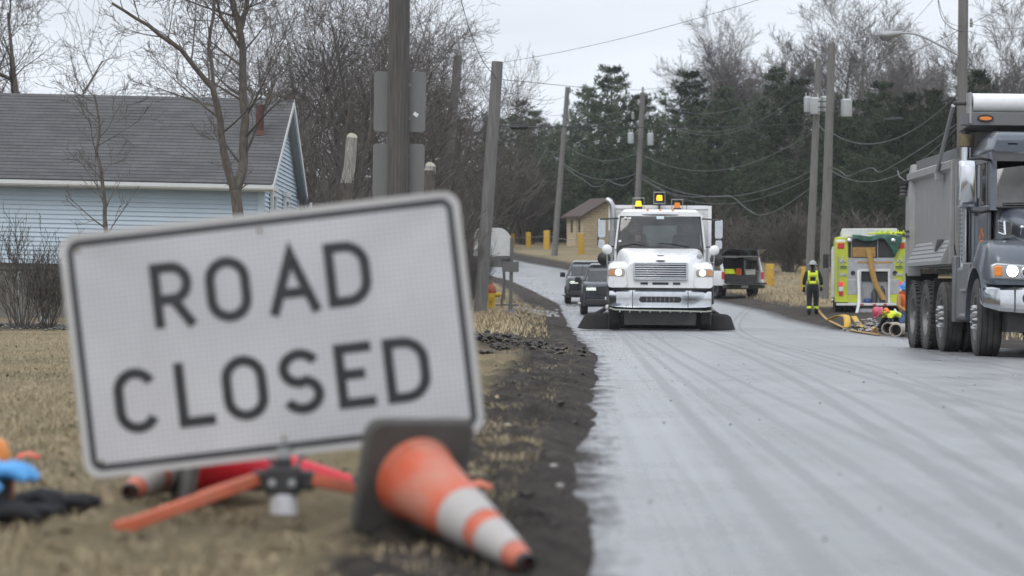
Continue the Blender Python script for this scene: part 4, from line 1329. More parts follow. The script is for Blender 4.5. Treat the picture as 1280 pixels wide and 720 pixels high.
# near pole with the backs of two signs
pe, po, _ = pole('utility_pole', 497, 250, 499.5, -60, 41, .168, .158, M['pole_wood'], 'dark weathered wooden pole carrying two sign backs')
for (y0, y1, xa, xb, nm) in ((87, 163, 466, 531, 'upper'), (178, 249, 464.5, 529.5, 'lower')):
    c = P((xa + xb) / 2, (y0 + y1) / 2, 40.78)
    w = (xb - xa) / FPX * 40.8; h = (y1 - y0) / FPX * 40.8
    sg = empty('road_sign', c, (0, R(.8), 0), label='%s grey metal sign back fixed to the dark wooden pole' % nm, cat='sign', group='sign backs on the wooden pole')
    mb = MB(); mb.prism(rrect2(w, h, .05), 'y', .335, .339); mb.obj('sign_plate', M['sign_back'], sg)
    for zz in (-.25, .25):
        mb = MB(); mb.bx(-.16, .16, .30, .333, zz - .02, zz + .02); mb.obj('bracket', M['galv'], sg)
    if nm == 'upper':
        mb = MB(); mb.box((.245, .333, -.19), (.075, .002, .055), (0, R(35), 0)); mb.obj('sticker', M['white_paint'], sg)
# leaning thick pole by the hydrant, thin pole behind it
le, lo, ltop = pole('utility_pole', 600, 388, 622, 77, 72, .175, .15, M['pole_grey'], 'thick leaning topless pole beside the yellow hydrant')
te, to_, ttop = pole('utility_pole', 552, 300, 573, 70, 84, .17, .13, M['pole_grey'], 'thinner leaning pole in the thicket between the sign backs and the road')
# far poles
fe_, fo, ftop = pole('utility_pole', 694, 305, 709.5, 109, 176, .21, .14, M['pole_grey'], 'far utility pole left of the small stone hut')
me_, mo, mtop = pole('utility_pole', 797, 245, 803.5, 116, 152, .18, .14, M['pole_grey'], 'utility pole rising behind the amber beacons of the white truck')
ae, ao, atop = pole('utility_pole', 1012, 340, 1023.5, 74, 117, .19, .13, M['pole_grey'], 'left pole of the twin utility poles')
be, bo, btop = pole('utility_pole', 1029, 383, 1040, 54, 111, .22, .15, M['pole_grey'], 'right pole of the twin utility poles')
se, so, stop_ = pole('utility_pole', 1203, 110, 1204.5, -60, 82, .165, .15, M['pole_grey'], 'grey pole carrying the street lamp behind the dump truck')


def transformer(px, py, d, w, h, label, toward):
    c = P(px, py, d)
    r = w / 2
    e = empty('pole_transformer', c, label=label, cat='transformer', group='pole transformers')
    mb = MB(); mb.lathe([(r * .9, -h / 2), (r, -h / 2 + .04), (r, h / 2 - .06), (r * 1.06, h / 2 - .05), (r * 1.06, h / 2), (r * .5, h / 2 + .06)], (0, 0, 0), n=18); mb.obj('tank', M['transformer'], e)
    for a in (-.5, .5):
        mb = MB(); mb.lathe([(.03, 0), (.045, .03), (.028, .06), (.045, .09), (.028, .12), (.04, .15), (.02, .2)], (a * r, 0, h / 2 + .02), n=8); mb.obj('bushing', M['porcelain'], e)
    mb = MB(); mb.bx(min(0, toward), max(0, toward), -.04, .04, h * .2, h * .28); mb.bx(min(0, toward), max(0, toward), -.04, .04, -h * .25, -h * .17); mb.obj('bracket', M['dark_steel'], e)
    return e


transformer(788.5, 173, 151.6, .34, .55, 'small transformer left of the middle pole', .45)
transformer(813, 174.5, 151.6, .34, .62, 'small transformer right of the middle pole', -.4)
transformer(1010, 131, 117.2, .35, .62, 'leftmost transformer on the twin poles', .3)
transformer(1019, 133, 116.5, .44, .66, 'transformer in front of the left twin pole', .1)
transformer(1032, 131, 117.2, .42, .64, 'transformer between the twin poles', -.25)
transformer(1058, 135.5, 111, .46, .66, 'rightmost transformer, right of the twin poles', -.55)
# insulators and small hardware on the poles
def hw_on(e, o, pts, m='porcelain'):
    for (px, py, d, s) in pts:
        p = P(px, py, d) - o
        mb = MB(); mb.lathe([(.03 * s, -.12 * s), (.06 * s, -.08 * s), (.035 * s, -.04 * s), (.06 * s, 0), (.035 * s, .04 * s), (.05 * s, .1 * s), (.015, .16 * s)], p, n=9)
        mb.obj('insulator', M[m], e)
hw_on(me_, mo, [(803.5, 113, 152, 1.4), (798, 128, 151.8, 1.2), (791, 145, 151.8, 1.6), (809, 145, 151.8, 1.6)])
hw_on(fe_, fo, [(712, 113, 176, 1.6), (711, 128, 176, 1.6), (711, 145, 176, 1.5)])
hw_on(ae, ao, [(1023.5, 72, 117, 1.4), (1019, 84, 117, 1.2), (1030, 88, 117, 1.0)])
hw_on(be, bo, [(1041, 52, 111, 1.4), (1046, 62, 111, 1.2)])
hw_on(se, so, [(1214, 29, 81.9, 1.0)])
mb = MB()
for (x, y) in ((1030, 105), (1030, 112), (1030, 118)):
    mb.box(P(1034, y + 22, 113) - ao, (.75, .06, .05))
mb.obj('cross_brace', M['dark_steel'], ae)
# street lamp on the grey pole
lb = P(1197.5, 68.5, 81.7)
la = empty('street_lamp', lb, label='cobra-head street lamp on a curved arm from the grey pole', cat='street lamp')
pts = [P(x, y, 81.7) - lb for x, y in ((1198, 69), (1185, 62), (1170, 54), (1158, 48), (1146, 43.2), (1138, 41.5), (1124, 41.5))]
mb = MB(); mb.tube(pts, .03, 8); mb.obj('arm', M['galv'], la)
mb = MB()
hd = [(1127.5, 41.6, .05, .05), (1123, 42, .10, .075), (1115, 43, .16, .115), (1108, 43.6, .185, .14), (1101, 43.6, .15, .11), (1098.2, 43.6, .05, .04)]
rings = []
for (x, y, wy, wz) in hd:
    c = P(x, y, 81.7) - lb
    rings.append([c + Vector((0, math.cos(2 * math.pi * k / 14) * wy, math.sin(2 * math.pi * k / 14) * wz)) for k in range(14)])
mb.loft(rings); hdo = mb.obj('lamp_head', M['galv'], la, smooth=60)
c = P(1107.5, 48, 81.7) - lb
mb = MB(); mb.ball(c, (.19, .13, .085), 14, 8); mb.obj('lamp_lens', M['lens'], hdo)
c = P(1111.5, 38.5, 81.7) - lb
mb = MB(); mb.lathe([(.05, -.05), (.05, .04), (.03, .06)], c, n=10); mb.obj('photocell', M['galv'], hdo)


# ------------------------------------------------------------------ wires
def wire(pts, r, label, m='wire', name='overhead_wire', sag=None, group='overhead wires'):
    P3 = [P(*p) for p in pts]
    if len(P3) == 2:
        a, b = P3; n = 22; s = sag or 0
        P3 = [a.lerp(b, i / n) - Vector((0, 0, 4 * s * (i / n) * (1 - i / n))) for i in range(n + 1)]
    else:
        # smooth through the points
        Q = []
        for i in range(len(P3) - 1):
            p0, p1, p2, p3 = P3[max(i - 1, 0)], P3[i], P3[i + 1], P3[min(i + 2, len(P3) - 1)]
            for k in range(6):
                t = k / 6
                Q.append(.5 * ((2 * p1) + (p2 - p0) * t + (2 * p0 - 5 * p1 + 4 * p2 - p3) * t * t + (3 * p1 - p0 - 3 * p2 + p3) * t ** 3))
        Q.append(P3[-1]); P3 = Q
    o = P3[0].copy()
    mb = MB(); mb.tube([p - o for p in P3], r * .72, 5)
    ob = mb.obj(name, M[m], label=label, cat='wire', group=group); ob.location = o
    return ob


wire([(621, 79, 72), (1120, -60, 52)], .008, 'thin wire climbing from the thick pole top across the sky', sag=.25)
wire([(622, 99, 72), (803.5, 112, 152), (1023, 84, 117)], .016, 'topmost thin wire crossing the sky gap', sag=0)
wire([(622, 112, 72), (709, 119, 176)], .014, 'second thin wire from the thick pole to the far pole', sag=.3)
wire([(575, -4, 60), (588, 40, 65), (603, 75, 69), (618, 95, 71.6), (624, 106, 72)], .014, 'black drop cable curving down to the thick pole top', 'cable')
wire([(604, 150, 72), (640, 158.5, 80), (720, 158, 100), (830, 159.5, 108), (940, 157.5, 113), (1013, 154.5, 117)], .028, 'black telephone cable running level before the pines', 'cable')
wire([(520, 190, 84), (560, 160, 84), (605, 125, 72.5)], .012, 'slanting wire between the thin and thick leaning poles')
tr_ = P(649, 158.8, 82)
mb = MB(); mb.tube([(-.28, -.02, .0), (-.2, 0, 0), (.2, .1, 0), (.28, .12, 0)], [.03, .07, .07, .03], 9); o = mb.obj('splice_case', M['cable'], label='black splice case on the cable right of the thick pole', cat='splice case', group='cable splice cases'); o.location = tr_
tr_ = P(1117, 150, 100)
mb = MB(); mb.tube([(-.34, 0, -.01), (-.26, 0, 0), (.26, 0, .03), (.34, 0, .04)], [.03, .08, .08, .03], 9); o = mb.obj('splice_case', M['cable'], label='black splice case on the cable under the street lamp', cat='splice case', group='cable splice cases'); o.location = tr_
W = [([(711, 114, 176), (803, 117, 152)], .55, .016, 'upper wire between far pole and middle pole'),
     ([(711, 128, 176), (798, 128, 152)], .75, .018, 'second wire between far pole and middle pole'),
     ([(711, 145, 176), (800, 131, 152)], .8, .018, 'third wire between far pole and middle pole'),
     ([(706, 180, 176), (799, 190, 152)], .75, .02, 'communication wire below the transformers, far pole to middle pole'),
     ([(703, 203, 176), (798, 216, 152)], .7, .024, 'low cable between far pole and middle pole'),
     ([(804, 117, 152), (1023, 73, 117)], 1.7, .015, 'upper wire from middle pole to twin poles'),
     ([(803, 131, 152), (1021, 96, 117)], 2.1, .015, 'second wire from middle pole to twin poles'),
     ([(803, 135, 152), (1020, 104, 117)], 1.7, .015, 'third wire from middle pole to twin poles'),
     ([(801, 192, 152), (1016, 165, 117)], 1.3, .018, 'communication wire from middle pole to twin poles'),
     ([(800, 217, 152), (1014, 214, 117)], 1.2, .022, 'low cable from middle pole to twin poles'),
     ([(800, 222, 152), (1013, 222, 117)], 1.3, .016, 'lowest cable from middle pole to twin poles'),
     ([(1040, 81, 111), (1204, 35, 82)], .35, .016, 'wire from right twin pole up to the lamp pole'),
     ([(1038, 165, 111), (1204, 110, 82)], 1.0, .02, 'mid cable from right twin pole to the lamp pole'),
     ([(1036, 211, 111), (1204, 150, 82)], 1.1, .02, 'low cable from right twin pole to the lamp pole'),
     ([(1041, 54, 111), (1180, -90, 80)], .3, .010, 'left of three thin wires rising beside the lamp head'),
     ([(1042, 60, 111), (1215, -80, 80)], .3, .010, 'middle of three thin wires rising beside the lamp head'),
     ([(1060, 105, 111), (1240, -90, 80)], .3, .010, 'right of three thin wires rising beside the lamp head'),
     ([(1214, 29, 82), (1330, -45, 55)], .1, .010, 'thin wire from the lamp pole to the upper right corner'),
     ([(1214, 30, 82), (1340, 26, 60)], .15, .010, 'thin level wire right of the lamp pole'),
     ([(1204, 36, 82), (1340, 20, 60)], .35, .010, 'slack wire right of the lamp pole')]
for pts, s, r, lb_ in W:
    wire(pts, r, lb_, sag=s)
wire([(1172, -8, 80), (1174, 10, 80.5), (1179, 25, 81), (1190, 35, 81.6), (1203, 40, 81.8)], .014, 'outer drop loop hanging left of the lamp pole', 'cable')
wire([(1171, -8, 80), (1177, 14, 80.5), (1184, 26, 81), (1192, 31, 81.6), (1203, 33, 81.8)], .010, 'inner drop loop hanging left of the lamp pole', 'cable')
wire([(703, 206, 176), (718, 218, 174), (731, 226, 172), (741, 233, 170), (752, 232, 167), (760, 226, 164), (770, 230, 161), (782, 231, 157), (797, 219, 152)], .03, 'slack looped cable low between far pole and middle pole')
wire([(800, 220, 152), (830, 238, 148), (860, 246, 143), (900, 245, 136), (915, 246, 133), (935, 262, 130), (952, 269, 128), (980, 258, 124), (1013, 235, 117)], .026, 'slack looped cable low between middle pole and twin poles')
wire([(1037, 208, 111), (1050, 214, 109), (1060, 220, 107), (1078, 213, 104), (1090, 210, 102), (1100, 215, 100), (1120, 205, 97), (1160, 180, 90), (1203, 150, 82)], .022, 'slack looped cable right of the twin poles')
wire([(1019, 150, 117), (1025, 158, 115), (1032, 164, 113), (1037, 163, 111.3)], .02, 'short slack cable joining the twin poles')

# ------------------------------------------------------------------ cut trunks in the thicket
def cut_trunk(px, y0, y1, d, r, label, lean, group='cut tree trunks'):
    top = P(px + lean, y0, d); x = P(px, y1, d)
    b0 = G(x.x, d)
    e = empty('cut_trunk', b0, label=label, cat='tree trunk', group=group)
    t = top - b0; lo_ = x - b0
    mb = MB(); mb.tube([lo_, lo_.lerp(t, .4) + Vector((.02, 0, 0)), t], [r * 1.12, r, r * .92], 12); mb.obj('bare_wood', M['bark_pale'], e, smooth=50)
    mb = MB(); mb.tube([(lo_.x - .1, 0, -.2), (lo_.x - .05, 0, lo_.z * .5), lo_ + Vector((0, 0, .05))], [r * 1.3, r * 1.25, r * 1.2], 12); mb.obj('trunk', M['bark'], e, smooth=50)
    mb = MB(); nrm = Vector((.25, -.75, .6)).normalized()
    mb.lathe([(r * .9, -.02), (r * .9, .02), (r * .6, .024), (.01, .025)], t - nrm * .0, nrm, n=14); mb.obj('cut_face', M['cut_wood'], e)
    t_ = Tree(hash(label) % 99 + 5)
    for k in range(7):
        t_.grow(lo_ + Vector((0, 0, -.1 * k)), Vector((t_.r.gauss(0, 1), t_.r.gauss(0, .6), .5)), .9, .014, 1, BR)
    t_.small.obj('sprout', M['twig'], e)
random.seed(3)
cut_trunk(433, 172, 232, 57, .125, 'pale barkless cut trunk left of the wooden sign pole', 7)
cut_trunk(536, 208, 216, 62, .13, 'cut-off trunk right of the sign backs', 2)

# ------------------------------------------------------------------ small stone hut
def hut_material():
    m, nd, lk, b = nmat('tan_block')
    tc = nd.new('ShaderNodeTexCoord')
    br = N(nd, 'ShaderNodeTexBrick', Scale=1.0); br.inputs['Brick Width'].default_value = .42; br.inputs['Row Height'].default_value = .2; br.inputs['Mortar Size'].default_value = .012
    br.inputs['Color1'].default_value = (.58, .48, .33, 1); br.inputs['Color2'].default_value = (.48, .40, .27, 1); br.inputs['Mortar'].default_value = (.3, .25, .17, 1)
    mp = N(nd, 'ShaderNodeMapping'); mp.inputs['Rotation'].default_value = (R(90), 0, 0)
    sx = nd.new('ShaderNodeSeparateXYZ'); cb = nd.new('ShaderNodeCombineXYZ'); ad = N(nd, 'ShaderNodeMath', operation='ADD')
    lk.new(tc.outputs['Object'], sx.inputs[0]); lk.new(sx.outputs['X'], ad.inputs[0]); lk.new(sx.outputs['Y'], ad.inputs[1])
    lk.new(ad.outputs[0], cb.inputs['X']); lk.new(sx.outputs['Z'], cb.inputs['Y']); lk.new(cb.outputs[0], br.inputs['Vector'])
    lk.new(br.outputs['Color'], b.inputs['Base Color']); b.inputs['Roughness'].default_value = .9
    bp = N(nd, 'ShaderNodeBump', Strength=.6, Distance=.02); lk.new(br.outputs['Fac'], bp.inputs['Height']); bp.invert = True; lk.new(bp.outputs[0], b.inputs['Normal'])
    return m


M['hut'] = hut_material()
M['hut_roof'] = mat('hut_roof', (.085, .06, .052), .85, var=.25, scale=4, bump=.3)
d = 194
hb = P(729, 305, d)
hut = empty('stone_hut', (hb.x, d, float(gz(hb.x, d)) - .1), (0, 0, R(28)), label='small tan block hut with brown roof on the far bank', cat='hut')
hz = hb.z - hut.location.z
b = MB(); b.bx(0, 4.2, 0, 2.4, -1.2, hz + 2.05); b.prism([(0, hz + 2.05), (4.2, hz + 2.05), (2.1, hz + 3.15)], 'y', 0, 2.4); wl_ = b.obj('wall', M['hut'], hut, smooth=0)
b = MB(); b.prism([(-.35, hz + 1.88), (2.1, hz + 3.2), (4.55, hz + 1.88), (4.55, hz + 2.0), (2.1, hz + 3.34), (-.35, hz + 2.0)], 'y', -.3, 2.7); b.obj('roof', M['hut_roof'], hut, smooth=0)
for yy in (.55, 1.65):
    b = MB(); b.bx(-.03, .03, yy - .12, yy + .12, hz + .85, hz + 1.75); b.obj('window', M['black_plastic'], hut)
b = MB(); b.bx(-.02, -.06, .95, 1.25, hz - .4, hz + 1.9); b.obj('pilaster', M['hut'], hut)

# ------------------------------------------------------------------ yellow posts and ropes
def ypost(px, ytop, ybase, d, w, label, group):
    p = P(px, ybase, d); h = (ybase - ytop) / FPX * d
    b0 = G(p.x, d)
    h = max(h, EYE - (ytop - HOR) / FPX * d - b0.z)
    mb = MB(); mb.loft([rring_z(w, -.3), rring_z(w, h - .03), rring_z(w * .86, h)])
    o = mb.obj('yellow_post', M['yellow_paint'], bevel=.01, label=label, cat='post', group=group); o.location = b0; o.rotation_euler = (0, R(random.uniform(-2, 2)), random.uniform(-.3, .3))
    return b0, h


def rring_z(w, z):
    return [Vector((x, y, z)) for x, y in rrect2(w, w * .8, .05, 3)]


gp = 'yellow posts by the far road'
a1 = ypost(641, 292, 308, 192, .3, 'yellow post half hidden behind the small grey sign', gp)
a2 = ypost(660.5, 290, 306.6, 190, .36, 'second yellow post from the left on the far bank', gp)
a3 = ypost(683.5, 288, 306.4, 187, .42, 'broadest of the left yellow posts, beside the far pole', gp)
a4 = ypost(726.5, 292, 311, 178, .38, 'yellow post in front of the stone hut', gp)
gp = 'yellow posts on the right bank'
b1 = ypost(963, 330, 355, 130, .40, 'yellow post right of the open pickup', gp)
b2 = ypost(1006, 333.5, 360, 124, .38, 'yellow post left behind the walking firefighter', gp)


def rope(p, q, f, sag, label):
    a = p[0] + Vector((0, 0, p[1] * f)); c = q[0] + Vector((0, 0, q[1] * f)); n = 14
    mb = MB(); mb.tube([a.lerp(c, i / n) - Vector((0, 0, 4 * sag * i / n * (1 - i / n))) - a for i in range(n + 1)], .018, 5)
    o = mb.obj('rope', M['rope'], label=label, cat='rope', group='ropes between the yellow posts'); o.location = a


rope(a1, a2, .75, .1, 'rope between the two leftmost yellow posts'); rope(a2, a3, .75, .12, 'rope between the second and the broad yellow post')
rope(a3, a4, .75, .15, 'rope from the broad yellow post towards the hut post')
rope(b1, b2, .78, .12, 'upper rope between the right bank yellow posts'); rope(b1, b2, .38, .1, 'lower rope between the right bank yellow posts')

# ------------------------------------------------------------------ hydrant, small posts, white board
d = 81.0
hx = P(614.5, 391, d).x
hy = empty('fire_hydrant', G(hx, d), label='yellow fire hydrant with a rusty red cap at the thick pole', cat='hydrant')
mb = MB(); mb.lathe([(.17, 0), (.17, .04), (.12, .05), (.115, .42), (.15, .44), (.15, .49), (.125, .5), (.12, .58), (.06, .66)], (0, 0, 0), n=16); mb.obj('barrel', M['hydrant_yellow'], hy)
for s in (-1, 1):
    mb = MB(); mb.lathe([(.065, 0), (.065, .1), (.08, .1), (.08, .16), (.03, .17), (.03, .2)], (s * .1, 0, .46), (s, 0, 0), 12); mb.obj('nozzle', M['hydrant_yellow'], hy)
mb = MB(); mb.lathe([(.08, 0), (.08, .1), (.1, .1), (.1, .15), (.035, .16), (.035, .2)], (0, -.09, .38), (0, -1, 0), 12); mb.obj('pumper_nozzle', M['hydrant_yellow'], hy)
mb = MB(); mb.lathe([(.14, .52), (.15, .58), (.13, .68), (.08, .75), (.03, .77), (.03, .83)], (0, 0, 0), n=14); mb.obj('bonnet', M['hydrant_red'], hy)

d = 79.5
pb = G(P(638, 391, d).x, d)
sp_ = empty('sign_post', pb, (0, R(1.2), 0), label='square wooden post with a small grey sign plate by the road', cat='sign')
ht = EYE + (HOR - 297) / FPX * d - pb.z
mb = MB(); mb.bx(-.055, .055, -.05, .05, -.3, ht); mb.obj('post', M['pole_grey'], sp_, bevel=.006)
zc = EYE + (HOR - 333.5) / FPX * d - pb.z
mb = MB(); mb.bx(-.27, .22, -.078, -.07, zc - .15, zc + .15); mb.obj('plate', M['sign_back'], sp_)
mb = MB(); mb.bx(-.27, -.03, -.068, -.06, zc + .1, zc + .24); mb.obj('bracket', M['dark_steel'], sp_)
mb = MB(); mb.tube([(-.15, .02, -.1), (0, .02, .9), (-.1, .02, 1.58)], [.03, .026, .022], 7)
o = mb.obj('stake', M['bark'], label='dark slanting stake between hydrant and sign post', cat='stake'); o.location = G(P(631, 386, 84).x, 84)
mb = MB(); mb.tube([(-.4, 0, .12), (0, .02, .14), (.5, 0, .13)], .025, 6); o = mb.obj('low_rail', M['bark'], label='low dark rail lying right of the hydrant', cat='rail'); o.location = G(P(628, 386, 84.5).x, 84.5)
# crumpled blue tarp at the post foot
r2 = random.Random(4); nn = 9
V = []; F = []
for i in range(nn):
    for j in range(6):
        V.append(((i / (nn - 1) - .5) * .42 + r2.uniform(-.02, .02), (j / 5 - .5) * .35, max(.01, .10 * math.sin(math.pi * i / (nn - 1)) * math.sin(math.pi * j / 5) + r2.uniform(-.03, .05))))
for i in range(nn - 1):
    for j in range(5):
        F.append((i * 6 + j, i * 6 + j + 1, (i + 1) * 6 + j + 1, (i + 1) * 6 + j))
mb = MB(); mb.add(V, F); o = mb.obj('crumpled_tarp', M['blue_tarp'], smooth=0, label='crumpled dark blue plastic at the foot of the sign post', cat='tarp'); o.location = G(P(635, 394, 78.5).x, 78.5)
sm = o.modifiers.new('thick', 'SOLIDIFY'); sm.thickness = .006
# white board with rounded top behind the pole
d = 98
wb = G(P(615, 330, d).x, d)
bd = empty('white_board', wb, label='white board with rounded top corners behind the thick pole', cat='board')
x0 = P(592, 300, d).x - wb.x; x1 = P(640.5, 300, d).x - wb.x
z1 = EYE + (HOR - 285) / FPX * d - wb.z; z0 = EYE + (HOR - 320) / FPX * d - wb.z; z00 = EYE + (HOR - 334) / FPX * d - wb.z
pl = [(x0, z0), (x1 - .02, z0), (x1, z0 + .35)]
for k in range(9):
    a = R(90 * k / 8); pl.append((x1 - .5 + .5 * math.cos(a), z1 - .62 + .62 * math.sin(a)))
for k in range(9):
    a = R(90 + 90 * k / 8); pl.append((x0 + .3 + .3 * math.cos(a), z1 - .3 + .3 * math.sin(a)))
mb = MB(); mb.prism(pl, 'y', 0, .06); mb.obj('panel', M['white_dull'], bd, bevel=.01)
mb = MB(); mb.bx(x0, x1 - .25, .01, .05, z00, z0 - .02); mb.obj('lower_panel', M['sign_back'], bd)
for x in (x0 + .15, x1 - .3):
    mb = MB(); mb.bx(x - .05, x + .05, .07, .16, -.3, z1 - .3); mb.obj('post', M['pole_grey'], bd)

# ------------------------------------------------------------------ wheels
def wheel(parent, x, y, r, w, side, rim_m='alu', lugs=False, spikes=0, dual=False, steer=0.0, dish=.02):
    """side -1: outer face towards -x"""
    e = empty('wheel', (x, y, r), (0, 0, steer), parent=parent)
    ax = (side, 0, 0)
    n = 40
    ri = r * .56
    t = MB()
    def tyre(off):
        h = w / 2
        prof = [(ri, -h * .82 + off), (ri * 1.12, -h * .98 + off), (r * .86, -h + off), (r * .965, -h * .9 + off), (r, -h * .74 + off)]
        gro = [-.45, -.15, .15, .45]
        for g_ in gro:
            prof += [(r, (g_ - .035) * 2 * h * .8 + off), (r - .014, (g_ - .025) * 2 * h * .8 + off), (r - .014, (g_ + .025) * 2 * h * .8 + off), (r, (g_ + .035) * 2 * h * .8 + off)]
        prof += [(r, h * .74 + off), (r * .965, h * .9 + off), (r * .86, h + off), (ri * 1.12, h * .98 + off), (ri, h * .82 + off)]
        t.lathe(prof, (0, 0, 0), ax, n, False)
        if lugs:
            m_ = 44
            for k in range(m_):
                a = 2 * math.pi * k / m_
                for s in (-1, 1):
                    c = Vector((side * (off + s * h * .78), math.cos(a) * (r + .004), math.sin(a) * (r + .004)))
                    rot = Matrix.Rotation(a, 3, 'X')
                    t.box(c, (h * .42, .03, r * .085), rot)
    tyre(0)
    if dual:
        tyre(-w * 1.12)
    t.obj('tyre', M['rubber'], e, smooth=40)
    b = MB(); h = w / 2
    b.lathe([(ri * 1.03, h * .86), (ri * 1.03, h * .94), (ri * .96, h * .9), (ri * .9, h * .4), (ri * .62, h * (dish * 10 - .2)), (ri * .45, h * (dish * 10)), (ri * .3, h * (dish * 10)), (.02, h * (dish * 10))], (0, 0, 0), ax, 30, False)
    b.lathe([(ri * 1.0, h * .8), (ri * .98, -h * .8)], (0, 0, 0), ax, 24, False)
    rm = b.obj('rim', M[rim_m], e, smooth=40)
    b = MB(); q = h * dish * 10
    b.lathe([(ri * .36, q), (ri * .36, q + .03), (ri * .24, q + .05), (ri * .22, q + .12), (ri * .12, q + .14), (.005, q + .142)], (0, 0, 0), ax, 18); b.obj('hub', M[rim_m], e)
    b = MB(); nb = 10 if r > .45 else 5
    for k in range(nb):
        a = 2 * math.pi * (k + .3) / nb
        c = Vector((side * (q + .0), math.cos(a) * ri * (.5 if nb == 10 else .3), math.sin(a) * ri * (.5 if nb == 10 else .3)))
        if spikes:
            b.lathe([(.026, 0), (.028, .03), (.022, .05), (.024, spikes * .7), (.006, spikes)], c, ax, 9)
        else:
            b.lathe([(.02, 0), (.02, .03), (.012, .04)], c, ax, 6)
    b.obj('wheel_nut', M['alu'] if spikes else M['rim_dull'], e)
    if nb == 10:
        b = MB()
        for k in range(10):
            a = 2 * math.pi * (k + .8) / 10
            c = Vector((side * (h * .28), math.cos(a) * ri * .75, math.sin(a) * ri * .75))
            b.lathe([(.038, -.06), (.038, .03)], c, ax, 9)
        b.obj('hand_hole', M['black_plastic'], rm if False else e)
    return e


def lampring(b, c, r, depth, axis=(0, -1, 0), n=18):
    b.lathe([(r, -depth), (r, 0), (r * .86, .006), (r * .84, -.01), (r * .5, -depth * .8), (.004, -depth * .95)], c, axis, n)


# ------------------------------------------------------------------ white sweeper truck
sx_, sy_ = (825 - 640) / FPX * 60.6, 60.6
SW = empty('sweeper_truck', RZ(sx_, sy_), (0, R(.5), R(-2.6)), label='white broom truck with lit amber beacons driving towards the viewer', cat='truck')
# frame and belly
b = MB(); b.bx(-.45, .45, .5, 6.5, .55, .85); b.bx(-.95, .95, .55, 1.3, .42, .62); b.obj('chassis', M['dark_steel'], SW)
b = MB(); b.tube([(-1.0, 1.05, .5), (1.0, 1.05, .5)], .07, 8); b.bx(-.12, .12, .9, 1.2, .38, .6); b.obj('front_axle', M['dark_steel'], SW)
for s in (-1, 1):
    wheel(SW, s * 1.02, 1.05, .5, .28, s, 'white_dull', dish=.05)
    wheel(SW, s * 1.0, 5.0, .5, .26, s, 'white_dull', dual=True, dish=.0)
# bumper
b = MB()
rings = []
for x, y, z0, z1 in ((-1.17, .42, .58, .84), (-1.14, .18, .54, .87), (-.98, .05, .52, .885), (-.6, -.01, .51, .89), (0, -.03, .51, .89), (.6, -.01, .51, .89), (.98, .05, .52, .885), (1.14, .18, .54, .87), (1.17, .42, .58, .84)):
    rings.append([(x, y, z0), (x, y + .01, z0 + .03), (x * 1.0, y - .012, (z0 + z1) / 2), (x, y + .01, z1 - .03), (x, y + .04, z1), (x, y + .09, z1), (x, y + .09, z0)])
b.loft(rings); bp_ = b.obj('bumper', M['chrome'], SW, smooth=30)
b = MB(); b.prism(rrect2(.94, .13, .06), 'y', -.055, -.02); 
for v in range(len(b.V)):
    b.V[v] = (b.V[v][0], b.V[v][1], b.V[v][2] + .69)
b.obj('bumper_opening', M['black_plastic'], bp_)
for k in range(7):
    b = MB(); x = -.3 + k * .1; b.bx(x - .012, x + .012, -.066, -.05, .64, .74); b.obj('opening_rib', M['grey_trim'], bp_)
for s in (-1, 1):
    b = MB(); b.lathe([(.05, 0), (.05, .02), (.035, .022), (.03, .0)], (s * .4, -.052, .69), (0, -1, 0), 12); b.obj('tow_ring', M['dark_steel'], bp_)
    b = MB(); b.bx(s * .62 - .006, s * .62 + .006, -.03, .02, .51, .89); b.obj('bumper_seam', M['dark_steel'], bp_)
# spray bar under the bumper
b = MB(); b.tube([(-1.12, .1, .49), (-1.02, .0, .455), (-.5, -.03, .445), (.5, -.03, .435), (1.0, .0, .425), (1.14, .1, .44)], .018, 7)
for k in range(9):
    x = -.9 + k * .225
    b.tube([(x, -.03, .445), (x, -.05, .40)], .014, 6)
b.obj('spray_bar', mat('spray_pipe', (.33, .36, .31), .5, var=.15), SW)
b = MB(); b.bx(-.8, .8, .15, .2, .12, .45); b.obj('front_flap', M['black_plastic'], SW)
# lower valance and slots
b = MB(); b.bx(-1.05, 1.05, .06, .3, .88, .96); b.obj('valance_gap', M['black_plastic'], SW)
